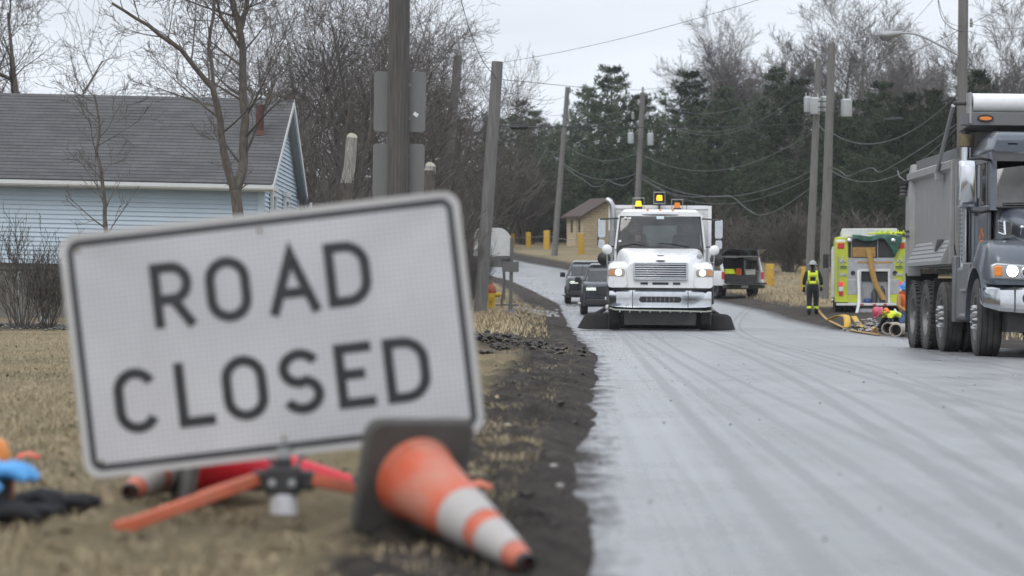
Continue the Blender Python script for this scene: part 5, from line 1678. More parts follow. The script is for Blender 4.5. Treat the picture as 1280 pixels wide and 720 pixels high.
# hood centre
b = MB()
b.loft([rring(.04, .95, 1.50, 1.08, .66, .08, 5), rring(.10, .95, 1.585, 1.14, .62, .12, 5), rring(.3, .95, 1.66, 1.17, .64, .16, 5), rring(.8, .97, 1.745, 1.17, .74, .18, 5), rring(1.3, 1.0, 1.81, 1.14, .86, .18, 5), rring(1.72, 1.05, 1.865, 1.08, .95, .16, 5)])
hood = b.obj('hood', M['white_paint'], SW, smooth=50)
for s in (-1, 1):
    b = MB()
    b.loft([rring(-.01, .95, 1.40, .22, .17, .1, 5, s * .955), rring(.08, .95, 1.475, .245, .21, .12, 5, s * .955), rring(.4, 1.0, 1.53, .26, .22, .12, 5, s * .945), rring(1.0, 1.12, 1.55, .26, .2, .1, 5, s * .94), rring(1.6, 1.05, 1.5, .24, .16, .1, 5, s * .93)])
    b.obj('fender', M['white_paint'], SW, smooth=50)
    # wheel arch lip
    b = MB(); b.tube([(s * 1.17, 1.05 + .62 * math.cos(R(a)), .5 + .6 * math.sin(R(a))) for a in range(10, 171, 16)], .035, 6); b.obj('wheel_arch', M['black_plastic'], SW)
    # headlamp: housing, lamp, lens, amber corner
    hx_ = s * .985
    pl = [(hx_ - .19, 1.20), (hx_ + .17, 1.19), (hx_ + .20, 1.27), (hx_ + .18, 1.36), (hx_ - .12, 1.385), (hx_ - .2, 1.33)]
    if s > 0:
        pl = [(2 * hx_ - p[0], p[1]) for p in pl]
    b = MB(); b.prism(pl, 'y', -.018, .04); hl = b.obj('headlight', mat('lamp_housing', (.38, .35, .31), .35, metal=.4, var=.2) if s < 0 else M['lamp_housing'], SW, bevel=.012)
    M['lamp_housing'] = bpy.data.materials['lamp_housing']
    b = MB(); b.lathe([(.075, 0), (.07, .012), (.05, .03), (.004, .036)], (hx_ + .05 * (1 if s < 0 else -1), -.022, 1.285), (0, -1, 0), 16); b.obj('lamp', M['lamp_warm'], hl)
    b = MB(); b.bx(hx_ - s * -.10 - .03, hx_ - s * -.10 + .03, -.03, -.02, 1.23, 1.34); b.obj('turn_signal', M['amber_off'], hl)
# grille
gr_ = empty('grille', (0, 0, 0), parent=SW)
b = MB(); b.prism([(-.59, 1.145), (.59, 1.145), (.585, 1.50), (-.585, 1.50)], 'y', .0, .06); b.obj('grille_recess', M['black_plastic'], gr_)
for k in range(7):
    b = MB(); z = 1.17 + k * .051; b.bx(-.565, .565, -.022, .01, z - .013, z + .013); b.obj('grille_bar', M['chrome'], gr_, bevel=.004)
b = MB()
for (x0, x1, z0, z1) in ((-.60, -.565, 1.13, 1.515), (.565, .60, 1.13, 1.515), (-.565, .565, 1.13, 1.15), (-.565, .565, 1.495, 1.515)):
    b.bx(x0, x1, -.03, .02, z0, z1)
b.obj('grille_frame', M['chrome'], gr_, bevel=.004)
for x, w_ in ((-.36, .16), (0, .36), (.36, .16)):
    b = MB(); b.bx(x - w_ / 2, x + w_ / 2, .03, .045, 1.02, 1.07); b.obj('air_slot', M['black_plastic'], SW)
b = MB(); b.ball((0, .05, 1.555), (.115, .03, .026), 16, 8); eb = b.obj('badge', M['chrome'], SW)
b = MB(); b.ball((0, .032, 1.555), (.098, .02, .018), 16, 8); b.obj('badge_face', M['grey_trim'], eb)
b = MB(); b.ball((0, .35, 1.672), (.09, .06, .012), 12, 6); b.obj('hood_scoop', M['dark_steel'], SW)
# ---- cab
cw, ct = 1.04, .945
b = MB(); b.bx(-cw + .04, cw - .04, 1.9, 3.3, .95, 1.1); b.obj('cab_floor', M['dark_steel'], SW)
b = MB(); b.loft([rring(1.86, 2.60, 2.70, ct + .0, ct - .06, .05, 4), rring(1.98, 2.59, 2.745, ct + .02, ct - .1, .07, 4), rring(2.5, 2.58, 2.78, ct + .03, ct - .1, .08, 4), rring(3.3, 2.58, 2.76, ct + .03, ct - .08, .08, 4)]); b.obj('cab_roof', M['white_paint'], SW, smooth=50)
# windscreen surround, pillars
wz0, wz1, wy0, wy1 = 1.84, 2.63, 1.70, 1.92
for s in (-1, 1):
    b = MB(); b.loft([[(s * .985, wy0, wz0), (s * 1.045, wy0 + .05, wz0), (s * 1.045, wy0 + .16, wz0), (s * .985, wy0 + .1, wz0)], [(s * .90, wy1, wz1), (s * .965, wy1 + .05, wz1), (s * .965, wy1 + .16, wz1), (s * .9, wy1 + .1, wz1)]]); b.obj('windscreen_pillar', M['white_paint'], SW)
    # side: door with window frame
    b = MB(); b.loft([[(s * 1.045, 1.78, 1.0), (s * 1.045, 3.3, 1.0), (s * .99, 3.3, 1.0), (s * .99, 1.78, 1.0)], [(s * 1.045, 1.78, 1.84), (s * 1.045, 3.3, 1.84), (s * .99, 3.3, 1.84), (s * .99, 1.78, 1.84)]]); dr = b.obj('door', M['white_paint'], SW, bevel=.01)
    b = MB(); b.bx(s * 1.05, s * 1.075, 2.9, 3.05, 1.62, 1.66); b.obj('door_handle', M['black_plastic'], dr)
    b = MB(); b.loft([[(s * 1.04, 2.98, 1.84), (s * 1.04, 3.3, 1.84), (s * .99, 3.3, 1.84), (s * .99, 2.98, 1.84)], [(s * .97, 2.98, 2.6), (s * .97, 3.3, 2.6), (s * .92, 3.3, 2.6), (s * .92, 2.98, 2.6)]]); b.obj('rear_pillar', M['white_paint'], SW)
    b = MB(); b.add([(s * 1.03, 1.85, 1.84), (s * 1.03, 2.98, 1.84), (s * .96, 2.98, 2.59), (s * .96, 2.02, 2.59)], [(0, 1, 2, 3)]); b.obj('side_window', M['glass'], SW)
b = MB(); b.bx(-.99, .99, wy0 - .03, wy0 + .12, wz0 - .06, wz0 + .015); b.obj('cowl', M['black_plastic'], SW)
b = MB()
n_ = 10; rg = []
for zf, zz, yy, hw_ in ((0, wz0 + .01, wy0 + .02, .985), (.5, (wz0 + wz1) / 2, (wy0 + wy1) / 2 + .015, .945), (1, wz1, wy1 + .02, .905)):
    rg.append([(-hw_ + 2 * hw_ * k / n_, yy - .07 * (1 - (2 * k / n_ - 1) ** 2), zz) for k in range(n_ + 1)])
V = [p for r in rg for p in r]; F = [(i * (n_ + 1) + k, i * (n_ + 1) + k + 1, (i + 1) * (n_ + 1) + k + 1, (i + 1) * (n_ + 1) + k) for i in range(2) for k in range(n_)]
b.add(V, F); ws_ = b.obj('windscreen', M['glass'], SW, smooth=180)
b = MB(); b.tube([(x, y - .01, z) for x, y, z in rg[0]] + [(x, y - .01, z) for x, y, z in reversed(rg[2])] + [(rg[0][0][0], rg[0][0][1] - .01, rg[0][0][2])], .018, 6); b.obj('windscreen_seal', M['black_plastic'], ws_)
for (x0, x1, z0) in ((-.93, -.32, 1.95), (-.05, .65, 1.94)):
    b = MB(); b.tube([(x0 if x0 < -.5 else x1, wy0 - .0, 1.87), (x0 if x0 < -.5 else x1, wy0 - .02, 1.9), ((x0 + x1) / 2, wy0 - .045, z0 + .025), (x1 if x0 < -.5 else x0, wy0 - .03, z0 + (-.04 if x0 < -.5 else .04))], .012, 5); b.obj('wiper', M['black_plastic'], ws_)
b = MB(); b.box((-.0, wy1 - .075, 2.57), (.17, .004, .07), (R(-15), 0, 0)); b.obj('sticker', mat('pale_sticker', (.55, .66, .72), .5, var=.05), ws_)
for x, z in ((-.80, 2.56), (-.70, 2.55), (-.92, 2.02)):
    b = MB(); b.box((x, wy1 - .055 if z > 2.3 else wy0 + .03, z), (.06, .004, .05), (R(-15), 0, 0)); b.obj('sticker', M['white_dull'], ws_)
# rear wall of the cab with its window
b = MB()
for (x0, x1, z0, z1) in ((-1.0, 1.0, 1.0, 1.95), (-.95, -.6, 1.95, 2.6), (.6, .95, 1.95, 2.6), (-.6, .6, 2.42, 2.6)):
    b.bx(x0, x1, 3.22, 3.27, z0, z1)
b.obj('cab_rear_wall', M['interior'], SW)
b = MB(); b.bx(-.6, .6, 3.235, 3.25, 1.95, 2.42); b.obj('rear_window', M['glass'], SW)
for x in (-.52, .52):
    b = MB(); b.loft([rring(2.75, 1.15, 2.2, .26, .22, .08, 4, x), rring(2.93, 1.15, 2.22, .25, .2, .08, 4, x)]); b.loft([rring(2.76, 2.24, 2.42, .13, .12, .05, 4, x), rring(2.86, 2.24, 2.42, .12, .1, .05, 4, x)]); b.bx(x - .25, x + .25, 2.3, 2.8, 1.15, 1.38); b.obj('seat', M['seat'], SW, smooth=40)
b = MB(); b.loft([rring(1.85, 1.4, 1.84, .97, .95, .05, 3), rring(2.15, 1.4, 1.80, .97, .95, .05, 3)]); b.obj('dashboard', M['interior'], SW)
b = MB(); c = Vector((.52, 2.18, 1.86)); rot = Matrix.Rotation(R(-55), 3, 'X')
b.tube([c + rot @ Vector((.22 * math.cos(2 * math.pi * k / 20), .22 * math.sin(2 * math.pi * k / 20), 0)) for k in range(21)], .016, 6); b.tube([c, c + Vector((0, -.15, -.15))], .02, 6); b.obj('steering_wheel', M['black_plastic'], SW)
# mirrors
for s in (-1, 1):
    mx_ = s * 1.37
    b = MB(); b.tube([(s * .95, 1.95, 2.55), (s * 1.2, 1.8, 2.53), (mx_, 1.74, 2.52), (mx_ + s * .05, 1.74, 2.45), (mx_ + s * .05, 1.74, 1.92)], .018, 7); b.tube([(s * 1.02, 1.95, 1.9), (mx_, 1.75, 1.9)], .016, 6); ma = b.obj('mirror_arm', M['black_plastic'], SW)
    b = MB(); b.loft([rring(1.66, 2.10, 2.50, .085, .085, .04, 4, mx_ - s * .03), rring(1.76, 2.08, 2.52, .09, .09, .04, 4, mx_ - s * .03)]); b.obj('mirror', M['chrome'], SW, smooth=50)
    b = MB(); b.loft([rring(1.66, 1.86, 2.04, .075, .075, .04, 4, mx_ - s * .03), rring(1.76, 1.85, 2.05, .08, .08, .04, 4, mx_ - s * .03)]); b.obj('mirror', M['chrome'], SW, smooth=50)
    # round mirror on the fender
    b = MB(); b.tube([(s * 1.17, .3, 1.0), (s * 1.2, .25, 1.7)], .012, 6); b.tube([(s * .98, .35, 1.5), (s * 1.2, .26, 1.53)], .01, 6); b.obj('mirror_stem', M['galv'], SW)
    b = MB(); b.lathe([(.008, .045), (.07, .035), (.105, .01), (.112, -.005), (.02, -.03)], (s * 1.2, .25, 1.80), (0, -1, 0), 20); b.obj('round_mirror', M['white_paint'], SW, smooth=60)
    b = MB(); b.lathe([(.01, .05), (.10, .04), (.155, .0), (.15, -.04), (.04, -.09)], (s * 1.27, .75, 1.6), (s * .25, -1, 0), 18); b.obj('blind_spot_mirror', M['black_plastic'], SW, smooth=60)
b = MB(); b.lathe([(.004, .03), (.05, .02), (.065, -.01), (.04, -.05)], (.87, .35, 1.66), (0, -1, 0), 14); b.obj('work_lamp', M['galv'], SW)
# box body, exhaust, beacons
b = MB(); b.bx(-1.2, 1.22, 3.55, 7.4, 1.0, 2.88); bx_ = b.obj('box_body', M['white_dull'], SW, bevel=.02)
b = MB()
for (x0, x1, z0, z1) in ((-1.2, -1.12, 1.0, 2.9), (1.14, 1.22, 1.0, 2.9), (-1.12, 1.14, 2.82, 2.905)):
    b.bx(x0, x1, 3.525, 3.56, z0, z1)
b.obj('box_frame', M['white_paint'], bx_, bevel=.006)
b = MB(); b.bx(-1.15, 1.15, 3.5, 7.3, .5, .98); b.obj('hopper_underside', M['dark_steel'], SW)
b = MB(); b.tube([(-1.1, 3.4, .9), (-1.1, 3.4, 2.7), (-1.12, 3.4, 2.9), (-1.17, 3.42, 2.99), (-1.24, 3.46, 3.03)], .065, 12); b.obj('exhaust_stack', M['alu'], SW, smooth=60)
b = MB(); b.tube([(-1.1, 3.4, 1.3), (-1.1, 3.4, 2.3)], .1, 12); b.obj('heat_shield', M['galv'], SW)
for x, z, lit in ((-.5, 2.93, 1), (-.01, 3.07, 1), (.41, 2.90, 0)):
    be_ = empty('beacon', (0, 0, 0), parent=SW)
    b = MB(); b.loft([rring(3.30, z - .06, z + .07, .072, .062, .03, 4, x), rring(3.44, z - .06, z + .07, .072, .062, .03, 4, x)]); b.obj('beacon_lens', M['amber_lit'] if lit else M['amber_off'], be_, smooth=50)
    b = MB(); b.bx(x - .09, x + .09, 3.29, 3.47, z - .12, z - .06); b.tube([(x, 3.38, z - .1), (x, 3.38, 2.75)], .025, 6); b.obj('beacon_base', M['black_plastic'], be_)
    b = MB()
    for yy in (3.24, 3.52):
        b.tube([(x - .13, yy, z - .13), (x - .13, yy, z + .14), (x + .13, yy, z + .14), (x + .13, yy, z - .13), (x - .13, yy, z - .13)], .007, 5)
    for xx in (-.13, .13):
        b.tube([(x + xx, 3.24, z + .14), (x + xx, 3.52, z + .14)], .007, 5)
    b.obj('beacon_cage', M['galv'], be_)
for x in (-.72, -.29, .0, .29, .74):
    b = MB(); b.ball((x, 1.95, 2.745 - .03 * (abs(x) > .6)), (.035, .03, .022), 10, 6); b.obj('clearance_lamp', M['amber_off'], SW)
b = MB(); b.tube([(.63, 3.4, 2.75), (.63, 3.4, 3.36)], .008, 5); b.obj('antenna', M['black_plastic'], SW)
# gutter brooms
M['bristle'] = mat('broom_bristle', (.022, .021, .021), .95, var=.5, scale=9, stretch=(10, 10, .6), bump=.8, bscale=20)
for s, x, y in ((-1, -1.42, 1.5), (1, 1.32, 1.2)):
    b = MB()
    prof = [(.22, .36), (.30, .30), (.46 if s < 0 else .40, .02)]
    b.lathe([(.05, .38)] + prof + [(.3, .0)], (x, y, 0), (0, 0, 1), 40); bm_ = b.obj('side_broom', M['bristle'], SW, smooth=50)
    b = MB(); b.tube([(x, y, .36), (x - s * .4, y + .3, .6)], .05, 7); b.obj('broom_arm', M['dark_steel'], bm_)
b = MB(); b.tube([(-1.0, 3.3, .33), (1.0, 3.3, .33)], .33, 22); b.obj('main_broom', M['bristle'], SW)

# ------------------------------------------------------------------ grey dump truck
DX, DY = 7.55, 37.2
DT = empty('dump_truck', RZ(DX, DY), (0, R(.6), 0), label='grey dump truck with its headlight on, cut by the right picture edge', cat='truck')
# frame
b = MB(); b.bx(-.45, .45, -1.0, 6.8, .62, .95); b.obj('chassis', M['dark_steel'], DT)
for y in (0, 3.05, 4.55, 5.9):
    b = MB(); b.tube([(-1.0, y, .53), (1.0, y, .53)], .09, 8); b.ball((0, y, .53), (.24, .26, .24), 12, 8); b.obj('axle', M['dark_steel'], DT)
for s in (-1, 1):
    wheel(DT, s * 1.07, 0, .535, .33, s, 'rim_dull', spikes=.13, dish=.045, steer=R(-3))
    wheel(DT, s * 1.08, 3.05, .52, .28, s, 'rim_dull', spikes=.13, dual=True, dish=.04)
    wheel(DT, s * 1.08, 4.55, .53, .28, s, 'rim_dull', lugs=True, dual=True, dish=-.02)
    wheel(DT, s * 1.08, 5.9, .53, .28, s, 'rim_dull', lugs=True, dual=True, dish=-.02)
    b = MB(); b.box((s * .96, 6.62, .72), (.52, .02, .95)); b.obj('mud_flap', M['black_plastic'], DT)
    b = MB(); b.box((s * .97, 3.72, .86), (.5, .02, .5), (R(20), 0, 0)); b.obj('mud_flap', M['black_plastic'], DT)
# bumper
b = MB(); rings = []
for x, y, z0, z1 in ((-1.24, -.52, .74, .93), (-1.22, -.85, .68, .945), (-1.08, -1.10, .63, .95), (-.7, -1.22, .6, .95), (0, -1.26, .58, .95), (.7, -1.22, .6, .95), (1.08, -1.10, .63, .95), (1.22, -.85, .68, .945), (1.24, -.52, .74, .93)):
    rings.append([(x, y + .02, z0), (x, y - .015, z0 + .05), (x, y - .02, (z0 + z1) / 2), (x, y, z1 - .04), (x, y + .05, z1), (x, y + .12, z1), (x, y + .12, z0)])
b.loft(rings); bp_ = b.obj('bumper', M['chrome'], DT, smooth=30)
for s in (-1, 1):
    b = MB(); lampring(b, Vector((s * .72, -1.245, .80)), .085, .05); b.obj('fog_lamp', M['dark_steel'], bp_)
    b = MB(); b.bx(s * .9 - .006, s * .9 + .006, -1.20, -1.1, .62, .95); b.obj('bumper_seam', M['dark_steel'], bp_)
b = MB(); b.bx(-.95, .95, -.95, -.5, .35, .62); b.obj('front_underside', M['black_plastic'], DT)
# hood: centre and shoulders
b = MB()
b.loft([rring(-1.08, .98, 1.52, .62, .52, .1, 5), rring(-1.0, .98, 1.66, .66, .56, .14, 5), rring(-.5, .98, 1.86, .74, .62, .18, 5), rring(.1, .98, 2.0, .84, .72, .2, 5), rring(.55, .98, 2.1, .93, .82, .2, 5)])
b.obj('hood', M['grey_paint'], DT, smooth=50)
for s in (-1, 1):
    # fender with an open wheel arch: swept band over the wheel plus front cheek
    rings = []
    for a, rr_, zz in [(t, .68, .535) for t in range(-4, 166, 12)]:
        ca, sa = math.cos(R(a)), math.sin(R(a))
        y0, z0 = rr_ * 1.0 * ca * 1.0, zz + rr_ * sa
        th = .10 + .26 * max(0, math.sin(R(min(max(a, 0), 180)))) * (1.0 if a > 60 else .6) * (1 if a < 130 else .55)
        y1, z1 = y0 + .02 * ca, z0 + th
        rings.append([(s * 1.24, -y0 * -1, z0), (s * 1.245, -y1 * -1, z0 + .04), (s * 1.16, y1, z1), (s * .6, y1, z1 + .10), (s * .6, y0, z0)])
    b = MB(); b.loft(rings); fd = b.obj('fender', M['grey_paint'], DT, smooth=50)
    b = MB(); b.loft([rring(-1.10, .98, 1.30, .26, .22, .06, 4, s * .9), rring(-1.0, .98, 1.44, .31, .25, .09, 4, s * .92), rring(-.78, .98, 1.54, .33, .26, .1, 4, s * .92), rring(-.58, 1.02, 1.58, .33, .25, .1, 4, s * .92)]); b.obj('fender_nose', M['grey_paint'], DT, smooth=50)
    # headlight cluster
    pl = [(.62, 1.04), (1.20, 1.06), (1.21, 1.24), (1.14, 1.27), (.68, 1.24), (.6, 1.16)]
    pl = [(s * p[0], p[1]) for p in pl]
    if s < 0:
        pl = pl[::-1]
    b = MB(); b.prism(pl, 'y', -1.14, -1.02); hl = b.obj('headlight', M['alu'], DT, bevel=.02)
    b = MB(); lampring(b, Vector((s * .93, -1.15, 1.16)), .088, .06); b.obj('lamp_ring', M['chrome'], hl)
    b = MB(); b.lathe([(.075, 0), (.05, .02), (.004, .026)], (s * .93, -1.15, 1.16), (0, -1, 0), 16); b.obj('lamp', M['lamp_lit'], hl)
    b = MB(); lampring(b, Vector((s * .735, -1.15, 1.14)), .085, .06); b.obj('lamp_ring', M['chrome'], hl)
    b = MB(); b.lathe([(.055, 0), (.04, .015), (.004, .02)], (s * .735, -1.14, 1.14), (0, -1, 0), 16); b.obj('main_beam', M['dark_steel'], hl)
    b = MB(); b.bx(s * 1.06, s * 1.17, -1.155, -1.03, 1.09, 1.23); b.obj('turn_signal', M['amber_off'], hl, bevel=.015)
    # hood side intake
    b = MB(); b.prism([(-.35, 1.66), (.1, 1.70), (.14, 1.86), (-.28, 1.84)], 'x', s * .80, s * .885); iv = b.obj('hood_intake', M['black_plastic'], DT)
    b = MB(); b.tube([(s * .885, -.35, 1.66), (s * .885, .1, 1.70), (s * .885, .14, 1.86), (s * .885, -.28, 1.84), (s * .885, -.35, 1.66)], .018, 6); b.obj('intake_rim', M['chrome'], iv)
    for k in range(3):
        b = MB(); b.tube([(s * .89, -.3, 1.70 + k * .04), (s * .89, .1, 1.735 + k * .04)], .01, 5); b.obj('intake_bar', M['grey_trim'], iv)
b = MB(); b.prism([(-.42, 1.0), (.42, 1.0), (.48, 1.5), (-.48, 1.5)], 'y', -1.13, -1.05); b.obj('grille', M['dark_steel'], DT)
for k in range(8):
    b = MB(); z = 1.05 + k * .055; b.bx(-.42, .42, -1.15, -1.13, z - .012, z + .012); b.obj('grille_bar', M['chrome'], DT)
b = MB(); b.tube([(-.72, -.62, 1.66), (-.72, -.68, 1.74)], .014, 6); b.ball((-.72, -.69, 1.755), .032, 8, 6); b.obj('hood_latch', M['chrome'], DT)
# cab
cy0, cy1 = .42, 2.05
b = MB(); b.bx(-.9, .9, .5, 2.0, .95, 1.1); b.obj('cab_floor', M['dark_steel'], DT)
b = MB(); b.loft([rring(.60, 2.84, 3.02, .90, .84, .06, 4), rring(.68, 2.82, 3.1, .93, .84, .08, 4), rring(1.2, 2.8, 3.16, .95, .84, .1, 4), rring(2.05, 2.8, 3.12, .95, .84, .1, 4)]); cr = b.obj('cab_roof', M['grey_paint'], DT, smooth=50)
b = MB(); b.loft([[(-.92, .42, 2.70), (.92, .42, 2.70), (.92, .44, 2.745), (-.92, .44, 2.745)], [(-.90, .66, 2.84), (.9, .66, 2.84), (.9, .66, 2.88), (-.9, .66, 2.88)]]); b.obj('sun_visor', M['black_plastic'], DT)
for x in (-.62, -.2, .2, .62):
    b = MB(); b.bx(x - .08, x + .08, .60, .66, 2.93, 2.97); b.obj('roof_marker', M['amber_off'], cr, bevel=.01)
for s in (-1, 1):
    b = MB(); b.loft([[(s * .86, .40, 2.02), (s * .95, .46, 2.02), (s * .95, .6, 2.02), (s * .86, .54, 2.02)], [(s * .84, .62, 2.84), (s * .93, .68, 2.84), (s * .93, .82, 2.84), (s * .84, .76, 2.84)]]); b.obj('windscreen_pillar', M['grey_paint'], DT)
    b = MB(); b.bx(s * .95, s * .90, .62, 1.72, 1.05, 2.1); dr = b.obj('door', M['grey_paint'], DT, bevel=.015)
    b = MB(); b.bx(s * .955, s * .985, 1.5, 1.66, 1.98, 2.03); b.obj('door_handle', M['black_plastic'], dr)
    b = MB(); b.bx(s * .958, s * .952, .66, .70, 1.1, 2.06); b.bx(s * .958, s * .952, .66, 1.7, 1.5, 1.52); b.obj('door_trim', M['grey_trim'], dr)
    b = MB(); b.bx(s * .95, s * .88, 1.72, 2.05, 1.05, 2.82); b.obj('cab_corner', M['grey_paint'], DT, bevel=.015)
    b = MB(); b.bx(s * .945, s * .885, .72, 1.72, 2.70, 2.82); b.bx(s * .945, s * .9, .80, .84, 2.1, 2.7); b.obj('window_frame', M['grey_trim'], DT)
    b = MB(); b.add([(s * .93, .62, 2.1), (s * .93, 1.72, 2.1), (s * .93, 1.72, 2.72), (s * .93, .78, 2.72)], [(0, 1, 2, 3)]); b.obj('side_window', M['glass_dark'], DT)
    # steps, tanks
    b = MB(); b.bx(s * 1.18, s * .75, .85, 1.35, .55, 1.30); tk = b.obj('step_box', M['grey_trim'], DT, bevel=.02)
    for z in (.55, .9):
        b = MB(); b.bx(s * 1.22, s * 1.0, .87, 1.33, z, z + .03); b.obj('step', M['alu'], tk)
    b = MB(); b.bx(s * 1.12, s * .6, 1.45, 2.25, .48, 1.25); b.obj('fuel_tank', M['grey_trim'], DT, bevel=.05)
    b = MB(); b.bx(s * 1.14, s * .9, 2.3, 2.52, .45, 1.42); b.obj('tank_bracket', M['grey_trim'], DT, bevel=.02)
    # perforated guard strip at the cab's rear edge
    b = MB(); b.bx(s * 1.06, s * 1.03, 2.1, 2.36, 1.3, 2.25); ps = b.obj('perforated_guard', M['alu'], DT)
    for r0 in range(14):
        for c0 in range(2):
            b = MB() if (r0 == 0 and c0 == 0) else b
            b.box((s * 1.062, 2.16 + c0 * .12, 1.36 + r0 * .064), (.006, .07, .03))
    b.obj('guard_hole', M['black_plastic'], ps)
    # mirrors
    b = MB(); b.tube([(s * .93, .62, 2.72), (s * 1.1, .45, 2.74), (s * 1.26, .42, 2.72)], .022, 7); b.tube([(s * .93, .62, 2.02), (s * 1.08, .44, 1.99), (s * 1.25, .42, 2.0), (s * 1.25, .42, 2.06)], .02, 7); b.obj('mirror_arm', M['black_plastic'], DT)
    b = MB(); b.loft([rring(.34, 2.12, 2.64, .115, .09, .05, 4, s * 1.28), rring(.38, 2.06, 2.70, .135, .11, .06, 4, s * 1.28), rring(.5, 2.04, 2.71, .13, .11, .05, 4, s * 1.28)]); b.obj('mirror', M['chrome'], DT, smooth=45)
# windscreen
n_ = 10; rg = []
for zz, yy, hw_ in ((2.06, .42, .88), (2.45, .53, .87), (2.84, .64, .85)):
    rg.append([(-hw_ + 2 * hw_ * k / n_, yy - .12 * (1 - (2 * k / n_ - 1) ** 2), zz) for k in range(n_ + 1)])
b = MB(); V = [p for r in rg for p in r]; F = [(i * (n_ + 1) + k, i * (n_ + 1) + k + 1, (i + 1) * (n_ + 1) + k + 1, (i + 1) * (n_ + 1) + k) for i in range(2) for k in range(n_)]
b.add(V, F); wso = b.obj('windscreen', M['glass_truck'], DT, smooth=180)
b = MB(); b.tube([(x, y - .015, z) for x, y, z in rg[0]], .02, 6); b.obj('windscreen_seal', M['black_plastic'], wso)
b = MB(); b.tube([(-.1, .27, 2.08), (-.4, .27, 2.12), (-.8, .36, 2.11)], .012, 5); b.obj('wiper', M['black_plastic'], wso)
b = MB(); b.bx(-.88, .88, 1.9, 1.95, 1.1, 2.8); b.obj('cab_rear_wall', M['black_plastic'], DT)
b = MB(); b.bx(-.85, .85, .5, .85, 1.6, 2.04); b.obj('dashboard', M['interior'], DT)
for x in (-.45, .45):
    b = MB(); b.loft([rring(1.5, 1.2, 2.25, .25, .2, .08, 4, x), rring(1.66, 1.2, 2.3, .24, .18, .08, 4, x)]); b.bx(x - .24, x + .24, 1.05, 1.5, 1.2, 1.45); b.obj('seat', M['seat'], DT)
# door emblem: orange flame-like mark
M['emblem'] = mat('orange_mark', (.5, .14, .03), .5, var=.2)
for k, (yy, zz, w_, h_) in enumerate(((1.12, 1.74, .10, .05), (1.0, 1.68, .07, .045), (1.26, 1.66, .08, .04), (1.12, 1.60, .2, .022))):
    b = MB(); b.ball((-.953, yy, zz), (.004, w_, h_), 10, 6); b.obj('door_emblem', M['emblem'], DT)
b = MB(); b.bx(-.956, -.951, .98, 1.02, 1.42, 1.5); b.obj('door_plate', M['white_dull'], DT)
# exhaust stack with bronze cap can
b = MB(); b.tube([(-1.0, 2.22, 1.0), (-1.0, 2.22, 3.0)], .075, 14); b.obj('exhaust_stack', M['chrome'], DT)
b = MB(); b.lathe([(.06, 2.98), (.115, 3.0), (.118, 3.17), (.07, 3.18)], (-1.0, 2.22, 0), n=18); b.obj('intake_can', M['bronze'], DT, smooth=40)
b = MB(); b.tube([(-1.0, 2.22, 3.18), (-1.0, 2.24, 3.28)], .05, 10); b.obj('stack_outlet', M['dark_steel'], DT)
# dump body
by0, by1 = 2.55, 6.85
b = MB()
b.loft([[(-1.04, by0, 1.28), (1.04, by0, 1.28), (1.1, by0, 1.62), (1.1, by0, 2.78), (1.02, by0, 2.78), (1.0, by0, 1.45), (-1.0, by0, 1.45), (-1.02, by0, 2.78), (-1.1, by0, 2.78), (-1.1, by0, 1.62)],
        [(-1.04, by1, 1.28), (1.04, by1, 1.28), (1.1, by1, 1.62), (1.1, by1, 2.78), (1.02, by1, 2.78), (1.0, by1, 1.45), (-1.0, by1, 1.45), (-1.02, by1, 2.78), (-1.1, by1, 2.78), (-1.1, by1, 1.62)]])
body = b.obj('dump_body', M['grey_body'], DT, smooth=20, bevel=.01)
b = MB(); b.bx(-1.02, 1.02, by0 - .06, by0, 1.2, 3.25); b.obj('bulkhead', M['grey_body'], DT)
b = MB(); b.bx(-1.02, 1.02, by1, by1 + .06, 1.3, 2.75); b.obj('tailgate', M['grey_body'], DT)
